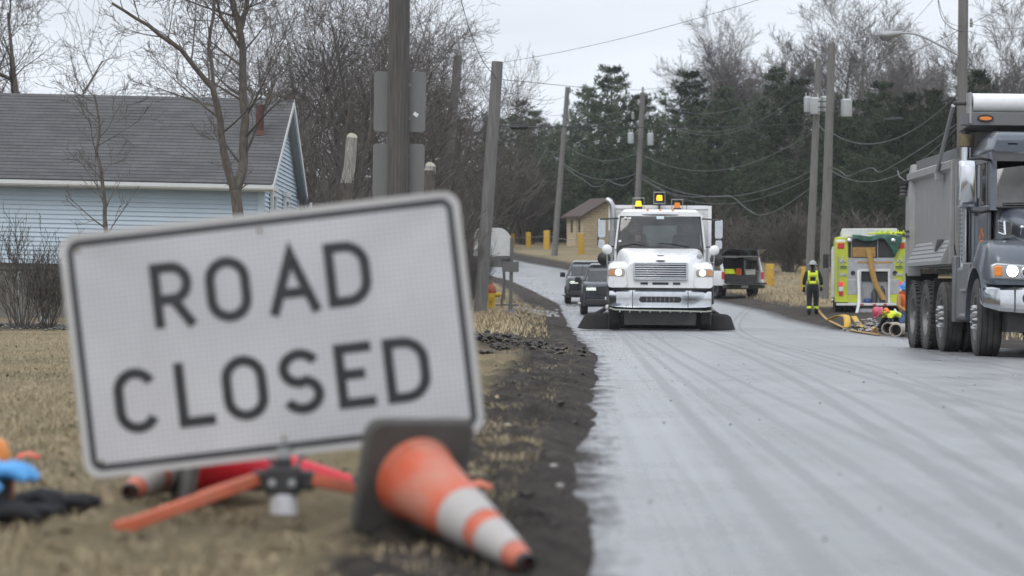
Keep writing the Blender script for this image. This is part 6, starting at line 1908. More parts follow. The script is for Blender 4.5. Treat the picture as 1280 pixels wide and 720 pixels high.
for s in (-1, 1):
    b = MB(); b.prism([(s * 1.1, 2.66), (s * 1.19, 2.70), (s * 1.19, 2.80), (s * 1.1, 2.84), (s * 1.02, 2.84), (s * 1.02, 2.66)], 'y', by0 + .02, by1 - .02); b.obj('top_rail', M['grey_body'], DT, smooth=20)
    b = MB(); b.bx(s * 1.07, s * 1.03, by0 + .05, by1 - .25, 2.84, 3.0); b.obj('side_board', M['grey_trim'], DT)
    b = MB(); b.prism([(s * 1.1, 1.66), (s * 1.24, 1.36), (s * 1.24, 1.30), (s * 1.05, 1.30), (s * 1.05, 1.66)], 'y', by0 + .35, by1 - .5); rs = b.obj('side_sill', M['grey_body'], DT, smooth=20)
    for k in range(4):
        f = .15 + k * .22
        b = MB(); b.tube([(s * (1.1 + .14 * f) + s * .004, by0 + .4, 1.66 - .3 * f), (s * (1.1 + .14 * f) + s * .004, by1 - .55, 1.66 - .3 * f)], .010, 5); b.obj('sill_rib', M['alu'], rs)
    b = MB(); b.prism([(by0 + 1.0, 1.68), (by0 + 1.5, 1.68), (by0 + 1.25, 1.5)], 'x', s * 1.1, s * 1.2); b.obj('sill_gusset', M['grey_body'], rs)
    # rear corner post, deep box section
    b = MB(); b.loft([[(s * 1.0, by1 - .42, 1.15), (s * 1.20, by1 - .36, 1.15), (s * 1.20, by1, 1.15), (s * 1.0, by1, 1.15)], [(s * 1.0, by1 - .42, 2.5), (s * 1.20, by1 - .36, 2.5), (s * 1.20, by1, 2.5), (s * 1.0, by1, 2.5)],
                     [(s * 1.0, by1 - .3, 2.95), (s * 1.13, by1 - .26, 2.95), (s * 1.13, by1, 2.95), (s * 1.0, by1, 2.95)]]); cp = b.obj('corner_post', M['grey_body'], DT, bevel=.012)
    b = MB(); b.bx(s * 1.1, s * 1.16, by0, by0 + .16, 1.3, 2.8); b.obj('front_post', M['grey_body'], DT, bevel=.01)
    for z in (1.78, 1.86):
        b = MB(); b.bx(s * 1.2, s * 1.225, by1 - .4, by1 - .05, z, z + .025); b.obj('latch', M['dark_steel'], cp)
    # tarp arm and rear pivot spring
    b = MB(); b.tube([(s * 1.22, 3.55, 2.66), (s * 1.22, 2.05, 3.58)], .03, 8); b.box((s * 1.2, 3.55, 2.64), (.08, .16, .14)); b.obj('tarp_arm', M['galv'], DT)
    b = MB(); b.lathe([(.075, 0), (.06, .03), (.075, .06), (.055, .09), (.075, .12), (.055, .15), (.075, .18), (.05, .2)], (s * 1.24, by1 - .1, 2.46), n=12); b.bx(s * 1.15, s * 1.33, by1 - .16, by1 - .04, 2.44, 2.46); b.bx(s * 1.15, s * 1.33, by1 - .16, by1 - .04, 2.67, 2.69); b.obj('pivot_spring', M['dark_steel'], DT)
    b = MB(); b.tube([(s * 1.22, by1 - .1, 2.69), (s * 1.32, by1 - .1, 2.76), (s * 1.35, by1 - .1, 2.86)], .014, 6); b.obj('tarp_hook', M['galv'], DT)
# cab shield and tarp roll
b = MB(); b.loft([[(-1.06, 1.62, 3.27), (1.06, 1.62, 3.27), (1.06, 1.62, 3.46), (-1.06, 1.62, 3.46)], [(-1.06, 2.6, 3.22), (1.06, 2.6, 3.22), (1.06, 2.6, 3.3), (-1.06, 2.6, 3.3)]]); cs = b.obj('cab_shield', M['grey_trim'], DT, bevel=.01)
for s in (-1, 1):
    b = MB(); b.prism([(s * (.83 + .09 * math.cos(R(a))) if True else 0, 3.37 + .028 * math.sin(R(a))) for a in range(0, 360, 20)], 'y', 1.595, 1.62); am = b.obj('marker_lamp', M['amber_off'], cs)
    b = MB(); b.tube([(s * .83 + .105 * math.cos(R(a)), 1.60, 3.37 + .042 * math.sin(R(a))) for a in range(0, 361, 24)], .014, 5); b.obj('marker_bezel', M['black_plastic'], cs)
    b = MB(); b.bx(s * 1.06, s * 1.03, 1.6, 1.9, 3.3, 3.74); b.obj('roll_bracket', M['galv'], cs)
    b = MB(); b.bx(s * 1.15, s * 1.06, 1.64, 1.9, 3.28, 3.44); b.obj('shield_end', M['grey_trim'], cs)
b = MB(); b.tube([(-1.0, 1.76, 3.6), (1.0, 1.76, 3.6)], .135, 24); b.obj('tarp_roll', M['white_paint'], DT, smooth=40)
b = MB(); b.tube([(-1.24, 1.9, 3.6), (1.24, 1.9, 3.6)], .03, 8); b.obj('roll_shaft', M['dark_steel'], DT)

# ------------------------------------------------------------------ dark SUVs behind the sweeper
def suv(loc, rz, paint, label):
    e = empty('parked_car', loc, (0, 0, rz), label=label, cat='car', group='dark cars queued behind the white truck')
    e.name = 'dark_car'
    b = MB(); b.loft([rring(-.02, .32, .95, .86, .78, .1, 4), rring(.08, .28, 1.04, .93, .86, .12, 4), rring(.9, .26, 1.12, .95, .9, .12, 4), rring(1.5, .26, 1.16, .95, .91, .1, 4), rring(4.2, .26, 1.16, .95, .9, .1, 4), rring(4.75, .34, 1.1, .9, .85, .12, 4)]); b.obj('body', M[paint], e, smooth=45)
    b = MB(); b.loft([rring(2.02, 1.60, 1.70, .66, .60, .04, 3), rring(2.3, 1.6, 1.755, .69, .6, .06, 3), rring(4.1, 1.58, 1.75, .69, .6, .06, 3), rring(4.5, 1.55, 1.68, .66, .6, .05, 3)]); b.obj('roof', M[paint], e, smooth=45)
    for s in (-1, 1):
        for (y0, y1, w_) in ((1.28, 2.08, .05), (2.75, 2.8, .05), (3.7, 3.75, .05), (4.6, 4.4, .06)):
            b = MB(); b.tube([(s * .84, y0, 1.13), (s * .66, y1, 1.63)], .04, 6); b.obj('window_pillar', M[paint], e)
        b = MB(); b.add([(s * .85, 1.35, 1.14), (s * .85, 4.5, 1.14), (s * .67, 4.35, 1.62), (s * .67, 2.1, 1.62)], [(0, 1, 2, 3)]); b.obj('side_window', M['glass_dark'], e)
        b = MB(); b.loft([rring(1.58, 1.10, 1.27, .10, .09, .04, 3, s * 1.05), rring(1.72, 1.08, 1.28, .11, .1, .04, 3, s * 1.05)]); b.obj('mirror', M['black_plastic'], e)
        b = MB(); b.prism([(s * .42, .80), (s * .80, .82), (s * .84, .94), (s * .44, .89)][::(1 if s > 0 else -1)], 'y', -.04, .12); hl = b.obj('headlight', M['lens'], e)
        for k in range(2):
            b = MB(); b.bx(s * .46, s * .78, -.05, -.03, .825 + k * .055, .845 + k * .055); b.obj('running_light', M['drl'], hl)
        wheel(e, s * .84, .92, .37, .24, s, 'alu', dish=.06); wheel(e, s * .84, 3.75, .37, .24, s, 'alu', dish=.06)
    b = MB(); b.add([(-.84, 1.28, 1.13), (.84, 1.28, 1.13), (.64, 2.06, 1.64), (-.64, 2.06, 1.64)], [(0, 1, 2, 3)]); b.obj('windscreen', M['glass'], e)
    b = MB(); b.bx(-.8, .8, 1.45, 4.5, .6, 1.12); b.bx(-.7, .7, 2.6, 2.9, 1.1, 1.5); b.obj('interior', M['seat'], e)
    b = MB(); b.bx(-.4, .4, -.045, .03, .66, .9); gr = b.obj('grille', M['black_plastic'], e)
    for k in range(4):
        b = MB(); b.bx(-.39, .39, -.055, -.04, .69 + k * .055, .705 + k * .055); b.obj('grille_bar', M['dark_steel'], gr)
    b = MB(); b.bx(-.8, .8, -.05, .1, .33, .52); b.obj('front_bumper', M['black_plastic'], e, bevel=.03)
    b = MB(); b.bx(-.16, .16, -.065, -.055, .5, .6); b.obj('number_plate', M['white_dull'], e)
    return e


suv(RZ((737 - 640) / FPX * 108, 108), R(-.5), 'black_gloss', 'farther dark SUV with lit running lights left behind the white truck')
suv(RZ((762 - 640) / FPX * 91, 91), R(-1), 'navy_paint', 'nearer dark SUV half hidden behind the white truck')

# ------------------------------------------------------------------ open white pickup
d = 115.5
pk = empty('pickup_truck', Vector((0, 0, 0)), (0, 0, R(20)), label='white pickup with its dark canopy lid raised, parked on the right verge', cat='pickup')
px_ = P(929, 370, d).x
pk.location = (px_, d, float(gz(px_, d)) + .02)
b = MB(); b.bx(-.9, -.86, .05, 1.9, .58, 1.12); b.bx(.86, .9, .05, 1.9, .58, 1.12); b.bx(-.9, .9, 1.86, 1.92, .58, 1.12); b.bx(-.86, .86, .05, 1.86, .52, .6); b.obj('bed', M['white_dull'], pk, bevel=.015)
for s in (-1, 1):
    b = MB(); b.loft([rring(.06, .5, 1.12, .07, .06, .03, 3, s * .92), rring(.5, .5, 1.13, .08, .06, .03, 3, s * .93), rring(1.9, .5, 1.14, .08, .06, .03, 3, s * .92)]); b.obj('bed_side', M['white_paint'], pk, smooth=45)
    b = MB(); b.bx(s * .86, s * .98, .02, .08, .78, 1.08); b.obj('tail_lamp', M['red_lens'], pk, bevel=.01)
    # canopy side frame
    b = MB(); b.prism([(.06, 1.13), (.34, 1.72), (1.88, 1.74), (1.92, 1.13), (1.75, 1.13), (1.72, 1.6), (.46, 1.58), (.24, 1.13)], 'x', s * .86, s * .93); b.obj('canopy_side', M['white_paint'], pk, bevel=.01)
    b = MB(); b.add([(s * .9, .24, 1.14), (s * .9, 1.75, 1.14), (s * .9, 1.72, 1.6), (s * .9, .46, 1.58)], [(0, 1, 2, 3)]); b.obj('canopy_window', M['glass_dark'], pk)
    wheel(pk, s * .82, .85, .38, .25, s, 'dark_steel', dish=.05); wheel(pk, s * .82, 4.1, .38, .25, s, 'dark_steel', dish=.05)
    b = MB(); b.tube([(s * .8, .4, 1.6), (s * .82, -.1, 1.86)], .014, 5); b.obj('lid_strut', M['dark_steel'], pk)
b = MB(); b.bx(-.92, .92, .34, 1.9, 1.73, 1.79); b.obj('canopy_roof', M['white_paint'], pk, bevel=.02)
b = MB(); b.loft([[(-.9, .34, 1.76), (.9, .34, 1.76), (.9, .34, 1.80), (-.9, .34, 1.80)], [(-.88, -.35, 2.02), (.88, -.35, 2.02), (.88, -.35, 2.05), (-.88, -.35, 2.05)], [(-.84, -.62, 2.02), (.84, -.62, 2.02), (.84, -.62, 2.05), (-.84, -.62, 2.05)]]); b.obj('canopy_lid', M['black_gloss'], pk, smooth=30)
b = MB(); b.box((0, -.28, .60), (1.72, .5, .07), (R(4), 0, 0)); b.obj('tailgate', M['black_plastic'], pk, bevel=.01)
b = MB(); b.bx(-.95, .95, -.16, .04, .38, .54); bmp = b.obj('rear_bumper', M['dark_steel'], pk, bevel=.03)
b = MB(); b.bx(-.16, .16, -.175, -.165, .41, .51); b.obj('number_plate', M['white_dull'], bmp)
b = MB(); b.loft([rring(1.98, .5, 1.16, .95, .9, .08, 4), rring(3.4, .5, 1.16, .95, .9, .08, 4), rring(5.2, .5, 1.08, .93, .86, .1, 4)]); b.obj('cab_body', M['white_paint'], pk, smooth=45)
b = MB(); b.loft([rring(2.0, 1.14, 1.74, .86, .68, .1, 4), rring(2.9, 1.14, 1.78, .86, .68, .1, 4), rring(3.6, 1.14, 1.3, .84, .8, .05, 4)]); b.obj('cab_top', M['white_paint'], pk, smooth=45)
b = MB(); b.bx(-.85, .85, 1.80, 1.85, .62, 1.72); b.obj('canopy_shade_panel', M['black_plastic'], pk)  # added black panel: stands in for the shade inside the open canopy
b = MB(); b.bx(-.4, .4, .4, 5.0, .35, .5); b.obj('chassis', M['dark_steel'], pk)
M['cream'] = mat('cream_box', (.5, .5, .45), .6, var=.1)
def pkp(x, y, z):
    return pk.matrix_basis @ Vector((x, y, z))
b = MB()
for k in range(3):
    b.tube([(.24 * math.cos(2 * math.pi * t / 18) * (1 - .1 * k), .2 * math.sin(2 * math.pi * t / 18) * (1 - .1 * k), .05 + .07 * k) for t in range(19)], .04, 7)
o = b.obj('coiled_hose', M['lime_cloth'], label='yellow coiled line on the pickup bed', cat='hose'); o.location = pkp(-.45, .45, .98)
b = MB(); b.loft([rring(-.12, 0, .28, .14, .12, .05, 3), rring(.12, 0, .28, .14, .12, .05, 3)]); o = b.obj('orange_bag', M['orange_cloth'], smooth=45, label='orange kit bag inside the open pickup', cat='bag'); o.location = pkp(.1, .7, .96)
b = MB(); b.bx(-.22, .22, -.15, .15, 0, .2); b.bx(-.23, .23, -.16, .16, .2, .24); o = b.obj('cream_case', M['cream'], bevel=.02, label='cream case at the right of the open pickup bed', cat='box'); o.location = pkp(.5, .4, .96)
b = MB(); b.bx(-.7, .7, -.4, .6, 0, .34); o = b.obj('dark_tool_chest', M['black_plastic'], bevel=.03, label='dark tool chest filling the open pickup bed', cat='chest'); o.location = pkp(0, .6, .61)
o.rotation_euler = (0, 0, R(16))

# ------------------------------------------------------------------ lime fire engine seen from behind
d = 90.0
fx0 = P(1089, 393, d).x
FT = empty('fire_engine', (fx0, d, float(gz(fx0, d)) + .0), (0, 0, R(-6.3)), label='lime and silver fire engine seen from behind beside the road', cat='fire engine')
FT.location.z = .12
b = MB(); b.bx(-1.2, 1.2, .12, 5.4, .55, 2.6); b.obj('body', M['lime'], FT, bevel=.02)
b = MB(); b.bx(-1.12, 1.12, 5.4, 7.6, .5, 2.75); b.obj('cab', M['lime'], FT, bevel=.12)
b = MB(); b.bx(-.96, .86, .3, 5.2, 2.6, 2.9); b.obj('top_locker', M['white_dull'], FT, bevel=.02)
for s in (-1, 1):
    wheel(FT, s * 1.04, 1.9, .5, .3, s, 'alu', dual=True, dish=-.02); wheel(FT, s * 1.06, 6.2, .5, .3, s, 'alu', dish=.05)
    b = MB(); b.bx(s * 1.205, s * .76, -.02, .12, .45, 2.45); cpn = b.obj('corner_panel', M['lime'], FT, bevel=.012)
    b = MB(); b.bx(s * 1.02, s * .8, -.032, -.02, 1.60, 1.645); b.bx(s * 1.02, s * .8, -.032, -.02, 1.55, 1.57); b.obj('stripe', M['green_tarp'], cpn)
    b = MB(); b.bx(s * 1.06, s * .92, -.05, -.02, .98, 1.12); b.obj('tail_lamp', M['red_lit'], cpn, bevel=.01)
    b = MB(); b.bx(s * 1.06, s * .92, -.045, -.02, .82, .96); b.obj('reversing_lamp', M['white_dull'], cpn, bevel=.01)
    b = MB(); b.bx(s * 1.06, s * .92, -.045, -.02, .66, .80); b.obj('brake_lamp', M['red_lens'], cpn, bevel=.01)
    b = MB(); b.tube([(s * 1.09, -.08, .8), (s * 1.09, -.08, 2.0)], .02, 6); b.obj('grab_rail', M['chrome'], cpn)
    b = MB(); b.bx(s * 1.02, s * .84, -.06, -.02, 1.78, 1.84); b.bx(s * .95, s * .91, -.06, -.02, 1.7, 1.95); b.obj('folding_step', M['chrome'], cpn)
    b = MB(); b.bx(s * 1.02, s * .8, -.05, -.02, 1.33, 1.40); b.obj('lower_step', M['chrome'], cpn)
    # roof corner beacons
    b = MB(); b.bx(s * 1.16, s * .84, .0, .28, 2.2, 2.52); b.obj('beacon_mount', M['white_dull'], FT, bevel=.03)
    b = MB(); b.bx(s * 1.1, s * .88, -.04, .02, 2.22, 2.42); b.obj('corner_beacon', M['red_lens'], FT, bevel=.02)
    b = MB(); b.lathe([(.08, 0), (.08, .08), (.05, .1)], (s * .72, -.02, 2.48), (0, -1, 0), 12); b.obj('scene_lamp', M['chrome'], FT)
    b = MB(); b.bx(s * 1.28, s * 1.2, .3, 5.2, .6, 2.3); b.obj('side_locker', M['white_dull'], FT, bevel=.02)
    b = MB(); b.bx(s * 1.56, s * 1.36, 6.9, 7.0, 1.65, 2.15); b.tube([(s * 1.1, 7.0, 2.1), (s * 1.45, 6.95, 2.1)], .02, 6); b.obj('mirror', M['black_plastic'], FT)
# hose bed opening
b = MB(); b.bx(-.74, .98, .02, .10, 1.92, 2.56); b.obj('hose_bed', M['black_plastic'], FT)
b = MB(); b.bx(-.78, 1.0, -.03, .05, 2.54, 2.62); b.bx(-.20 + .4, -.18 + .4, -.04, .03, 1.92, 2.54); b.bx(-.66, -.64, -.04, .03, 1.92, 2.54); b.obj('hose_bed_frame', M['galv'], FT)
# silver rear panel with its recess
b = MB()
for (x0, x1, z0, z1) in ((-.76, -.36, .42, 1.92), (.58, 1.0, .42, 1.92), (-.36, .58, 1.52, 1.92)):
    b.bx(x0, x1, -.01, .12, z0, z1)
sp2 = b.obj('rear_panel', M['alu'], FT)
b = MB(); b.bx(-.36, .58, .10, .13, .42, 1.52); b.obj('recess_back', M['galv'], sp2)
b = MB(); b.bx(-.33, .55, .06, .09, 1.14, 1.5); b.obj('recess_shutter', M['black_plastic'], sp2)
b = MB()
for (x0, x1, z0, z1) in ((-.40, -.33, .42, 1.55), (.55, .62, .42, 1.55), (-.33, .55, 1.47, 1.55)):
    b.bx(x0, x1, -.04, -.005, z0, z1)
b.obj('recess_frame', M['white_dull'], sp2, bevel=.006)
b = MB(); b.bx(-.45, .7, -.025, -.01, 1.74, 1.80); b.obj('name_strip', M['hose_tan'], sp2)
for s, x in ((-1, -.6), (1, .78)):
    b = MB(); b.lathe([(.075, 0), (.075, .05), (.06, .055), (.05, .02), (.004, .02)], (x, -.01, 1.42), (0, -1, 0), 14); b.obj('hose_port', M['dark_steel'], sp2)
    b = MB(); b.bx(x - .17, x + .17, -.025, -.008, .72, 1.2); b.obj('access_door', M['alu'], sp2, bevel=.006)
    b = MB(); b.bx(x - .15, x + .2, -.028, -.009, .44, .70); b.obj('lime_patch', M['lime'], sp2)
b = MB(); b.lathe([(.1, .42), (.1, .75), (.06, .82), (.03, .9)], (.1, .02, 0), n=12); b.lathe([(.09, .42), (.09, .85), (.05, .92), (.03, 1.0)], (.36, .03, 0), n=12); b.obj('extinguisher', M['dark_steel'], FT)
b = MB(); b.ball((-.12, .03, .5), (.14, .05, .09), 10, 6); b.obj('stowed_bag', M['blue_tarp'], FT)
# bumper step
b = MB(); b.bx(-1.15, 1.15, -.32, .1, .34, .42); st_ = b.obj('rear_step', M['white_dull'], FT, bevel=.01)
b = MB(); b.bx(-.5, .55, -.34, -.2, .10, .24); b.obj('drop_step', M['alu'], st_)
for x in (-.3, .1, .45):
    b = MB(); b.bx(x - .05, x + .05, -.335, -.32, .36, .40); b.obj('reflector', M['red_lens'], st_)
b = MB(); b.bx(-.95, .95, .2, 5.2, .3, .6); b.obj('chassis', M['dark_steel'], FT)
# yellow strap bundle and green tarp on top
def ftp(x, y, z): return FT.matrix_basis @ Vector((x, y, z))
def drape(name, m, nx_, ny_, f, thick, **kw):
    V = []; F = []
    for i in range(nx_ + 1):
        for j in range(ny_ + 1):
            V.append(f(i / nx_, j / ny_))
    for i in range(nx_):
        for j in range(ny_):
            a = i * (ny_ + 1) + j; F.append((a, a + 1, a + ny_ + 2, a + ny_ + 1))
    mb = MB(); mb.add(V, F); o = mb.obj(name, m, smooth=60, **kw)
    s = o.modifiers.new('thick', 'SOLIDIFY'); s.thickness = thick
    return o
rt_ = random.Random(8); tab = [rt_.uniform(-1, 1) for _ in range(400)]
def tarp_f(u, v):
    x = -.62 + 1.62 * u; n1 = math.sin(u * 17) * .03 + math.sin(u * 31 + v * 3) * .02
    hang = .07 + .13 * abs(math.sin(u * 5.2)) + (.55 * max(0, 1 - abs(u - .84) / .16) if u > .6 else 0)
    if v < .4:
        return (x, .6 - v * 1.75 + n1, 2.66 + .04 * math.sin(u * 9 + v * 6))
    t = (v - .4) / .6
    return (x + n1, -.11 - .04 * t + n1 * 1.3, 2.66 - hang * t + .03 * math.sin(u * 9) * (1 - t))
o = drape('green_tarp', M['green_tarp'], 40, 8, tarp_f, .012, label='dark green tarp draped over the fire engine hose bed', cat='tarp'); o.location = FT.location; o.rotation_euler = FT.rotation_euler
b = MB()
for k in range(11):
    x = .15 + k * .085; y = rt_.uniform(-.05, .1)
    b.tube([(x, y, 2.70), (x + .06, y - .03, 2.76 + rt_.uniform(0, .1)), (x + rt_.uniform(.06, .16), y - .02, 2.70)], .03, 5)
b.tube([(-.1, .0, 2.72), (.5, .02, 2.74), (1.1, 0, 2.74)], .03, 6)
o = b.obj('strap_bundle', M['lime_cloth'], label='bright yellow straps heaped on the fire engine top', cat='straps'); o.location = FT.location; o.rotation_euler = FT.rotation_euler
# folded hose stack in the bed
hs_ = empty('folded_hose', FT.location, FT.rotation_euler, label='tan fire hose folded flat in the engine hose bed', cat='hose')
for k in range(5):
    b = MB(); z = 1.98 + k * .065; b.loft([rring(-.06, z - .028, z + .028, .38, .38, .028, 3, -.24), rring(.0, z - .028, z + .028, .38, .38, .028, 3, -.24)]); b.obj('hose_fold', M['hose_tan'], hs_)
# hose hanging out of the bed
def strip(name, pts, w, m, label, cat='hose', up=(1, 0, 0), thick=.02, loc=(0, 0, 0), group='fire hoses'):
    pts = [Vector(p) for p in pts]; Q = []
    for i in range(len(pts) - 1):
        p0, p1, p2, p3 = pts[max(i - 1, 0)], pts[i], pts[i + 1], pts[min(i + 2, len(pts) - 1)]
        for k in range(5):
            t = k / 5; Q.append(.5 * ((2 * p1) + (p2 - p0) * t + (2 * p0 - 5 * p1 + 4 * p2 - p3) * t * t + (3 * p1 - p0 - 3 * p2 + p3) * t ** 3))
    Q.append(pts[-1]); V = []; F = []
    for i, q in enumerate(Q):
        u = Vector(up(i / (len(Q) - 1)) if callable(up) else up).normalized() * w / 2
        V += [q - u, q + u]
    for i in range(len(Q) - 1):
        F.append((2 * i, 2 * i + 1, 2 * i + 3, 2 * i + 2))
    mb = MB(); mb.add(V, F); o = mb.obj(name, m, smooth=60, label=label, cat=cat, group=group); o.location = loc
    s = o.modifiers.new('thick', 'SOLIDIFY'); s.thickness = thick; s.offset = 0
    return o
strip('fire_hose', [ftp(*p) for p in ((-.12, .05, 2.24), (-.08, -.08, 2.16), (-.02, -.12, 1.8), (.05, -.14, 1.4), (.16, -.12, 1.0), (.32, -.1, .72), (.42, -.08, .52))], .19, M['hose_tan'], 'tan hose hanging from the fire engine hose bed into the rear recess')
b = MB(); b.tube([ftp(*p) for p in ((-.42, .0, 1.5), (-.42, -.12, 1.3), (-.40, -.2, .8), (-.42, -.4, .35), (-.5, -.8, .05), (-.6, -1.6, .0))], .05, 8); o = b.obj('suction_hose', M['white_dull'], label='pale suction hose hanging down the left of the engine rear', cat='hose')
# hoses on the ground between engine and road
def gpt(px, py, h=0.0):
    d_ = 2550.0 / (py - HOR + 2.0); x = (px - 640) / FPX * d_
    return Vector((x, d_, max(float(gz(x, d_)), float(road_z(x, d_))) + .03 + h))
strip('fire_hose', [gpt(1019, 394.5), gpt(1030, 399), gpt(1045, 403), gpt(1062, 407), (gpt(1082, 410.5)), gpt(1100, 413)], .34, M['hose_tan'], 'flat tan hose lying along the road edge', up=(0.35, .9, 0))
strip('fire_hose', [P(1036, 400, 72), P(1045, 395.5, 70), P(1052, 394, 69), P(1058, 396, 67.5), P(1059, 402, 66.8), P(1059, 409.2, 66.6)], .2, M['hose_yellow'], 'bright yellow hose fold nearest the walking firefighter', up=(.9, .5, .1))
strip('fire_hose', [P(1067, 395.5, 69), P(1070, 400, 68), P(1074, 406, 67), P(1084, 409.5, 66), P(1094, 410.5, 65.8)], .16, M['hose_yellow'], 'bright yellow hose fold right of the suction hose', up=(.9, .5, .1))
r_ = np.random.default_rng(55)
n = 260
X = np.clip(r_.normal(P(1090, 404, 66).x, .38, n), 8.2, 9.6); Y = r_.normal(67, 1.3, n); S = r_.uniform(.025, .085, n)
Z = gz(X, Y) + .3 * np.exp(-((X - 8.75) / .4) ** 2 - ((Y - 67) / 1.2) ** 2) * r_.uniform(.3, 1, n)
clumps('broken_asphalt', np.stack([X, Y, Z], -1), S, M['stone'], 56, 'heap of broken grey asphalt before the fire engine', 'rubble')
for k, (px, py) in enumerate(((1109.5, 411), (1119.5, 413.5))):
    p = gpt(px, py)
    e = empty('pipe_section', p + Vector((0, 0, .11)), (0, 0, R(-18)), label=('left of the two short pipe ends lying by the kneeling worker', 'right of the two short pipe ends lying by the kneeling worker')[k], cat='pipe', group='short pipe ends')
    b = MB(); b.lathe([(.115, 0), (.14, 0), (.14, .03), (.13, .05), (.13, 1.1), (.11, 1.1), (.11, .03)], (0, 0, 0), (0, 1, 0), 20, False); b.obj('pipe_wall', M['cut_wood'], e)
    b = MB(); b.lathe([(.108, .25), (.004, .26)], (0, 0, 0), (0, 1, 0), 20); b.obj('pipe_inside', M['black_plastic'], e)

# ------------------------------------------------------------------ ROAD CLOSED sign on its folding stand
def sheeting_material():
    m, nd, lk, b = nmat('reflective_sheeting')
    tc = nd.new('ShaderNodeTexCoord')
    sp = nd.new('ShaderNodeSeparateXYZ'); lk.new(tc.outputs['Object'], sp.inputs[0])
    outs = []
    for ch_, sc in (('X', 62.0), ('Z', 62.0)):
        a = N(nd, 'ShaderNodeMath', operation='MULTIPLY'); a.inputs[1].default_value = sc; lk.new(sp.outputs[ch_], a.inputs[0])
        f = N(nd, 'ShaderNodeMath', operation='FRACT'); lk.new(a.outputs[0], f.inputs[0])
        mr = N(nd, 'ShaderNodeMapRange'); mr.inputs['From Min'].default_value = .66; mr.inputs['From Max'].default_value = .86; lk.new(f.outputs[0], mr.inputs['Value'])
        outs.append(mr.outputs[0])
    mx = N(nd, 'ShaderNodeMath', operation='MAXIMUM'); lk.new(outs[0], mx.inputs[0]); lk.new(outs[1], mx.inputs[1])
    no = N(nd, 'ShaderNodeTexNoise', Scale=2.2, Detail=6.0); lk.new(tc.outputs['Object'], no.inputs['Vector'])
    rp = nd.new('ShaderNodeValToRGB'); e = rp.color_ramp.elements
    e[0].position = .3; e[0].color = (.50, .495, .515, 1); e[1].position = .68; e[1].color = (.68, .68, .70, 1)
    lk.new(no.outputs['Fac'], rp.inputs['Fac'])
    m2 = nd.new('ShaderNodeMixRGB'); m2.inputs['Color2'].default_value = (.30, .295, .32, 1)
    mf = N(nd, 'ShaderNodeMath', operation='MULTIPLY'); mf.inputs[1].default_value = .75; lk.new(mx.outputs[0], mf.inputs[0])
    lk.new(mf.outputs[0], m2.inputs['Fac']); lk.new(rp.outputs[0], m2.inputs['Color1'])
    lk.new(m2.outputs[0], b.inputs['Base Color']); b.inputs['Roughness'].default_value = .42
    bp = N(nd, 'ShaderNodeBump', Strength=.15, Distance=.004); lk.new(mx.outputs[0], bp.inputs['Height']); lk.new(bp.outputs[0], b.inputs['Normal'])
    return m


M['sheeting'] = sheeting_material()
M['sign_edge'] = mat('sign_edge', (.50, .49, .48), .45, var=.12, dirt=.3, dscale=6)
SD = 8.3
sc = P(339.75, 418.25, SD)
gs = float(gz(sc.x, SD))
RC = empty('road_closed_sign', (sc.x, SD, gs), label='tilted white ROAD CLOSED sign on a low orange-legged stand', cat='sign')
tilt = R(-6.65)
sf = empty('sign_face', (0, 0, sc.z - gs), (0, tilt, 0), parent=RC)
W_, H_ = 1.225, .745
# plate, softly bowed and creased towards its corners
nx_, nz_ = 40, 26
def bow(x, z):
    u = x / (W_ / 2); v = z / (H_ / 2)
    d_ = .006 * (1 - u * u) * (1 - v * v)
    for sx2 in (-1, 1):
        c = abs((u * sx2 - .72) * .55 + (v - .68) * -1.0 * .55)
        d_ -= .007 * math.exp(-(c / .09) ** 2) * max(0, min(1, (u * sx2 - .35) / .5)) * max(0, v)
    return -d_
outline = rrect2(W_, H_, .05, 8)
b = MB(); b.prism(outline, 'y', .004, .007); b.obj('back_plate', M['sign_back'], sf)
bm = bmesh.new()
vs_ = {}
for i in range(nx_ + 1):
    for j in range(nz_ + 1):
        x = -W_ / 2 + W_ * i / nx_; z = -H_ / 2 + H_ * j / nz_
        # round the corners
        cx, cz = W_ / 2 - .05, H_ / 2 - .05
        if abs(x) > cx and abs(z) > cz:
            dx, dz = abs(x) - cx, abs(z) - cz; L = math.hypot(dx, dz); M_ = max(dx, dz)
            if L > 1e-6:
                k = M_ / L; x = math.copysign(cx + dx * k, x); z = math.copysign(cz + dz * k, z)
        vs_[i, j] = bm.verts.new((x, bow(x, z) - .003, z))
for i in range(nx_):
    for j in range(nz_):
        bm.faces.new((vs_[i, j], vs_[i + 1, j], vs_[i + 1, j + 1], vs_[i, j + 1]))
me = bpy.data.meshes.new('sheeting'); bm.to_mesh(me); bm.free()
mobj('sheeting', me, M['sheeting'], sf, smooth=180)


def on_face(mb, lift):
    for k, v in enumerate(mb.V):
        mb.V[k] = (v[0], v[1] + bow(v[0], v[2]) - .003 - lift, v[2])
    return mb


def rail(w, h, r, t, y0, y1):
    o = rrect2(w, h, r, 6); i_ = rrect2(w - 2 * t, h - 2 * t, max(r - t, .01), 6)
    # subdivide the straight runs so the band follows the bowed sheet
    def sub(pl):
        out = []
        for k in range(len(pl)):
            a, c = Vector(pl[k]), Vector(pl[(k + 1) % len(pl)])
            n = max(1, int((c - a).length / .03)) if (c - a).length > .05 else 1
            n = 24 if n > 1 else 1
            out += [tuple(a.lerp(c, q / n)) for q in range(n)]
        return out
    o, i_ = sub(o), sub(i_)
    mb = MB(); n = len(o)
    V = [(p[0], y0, p[1]) for p in o] + [(p[0], y0, p[1]) for p in i_]
    F = [(k, (k + 1) % n, n + (k + 1) % n, n + k) for k in range(n)]
    mb.add(V, F); return mb


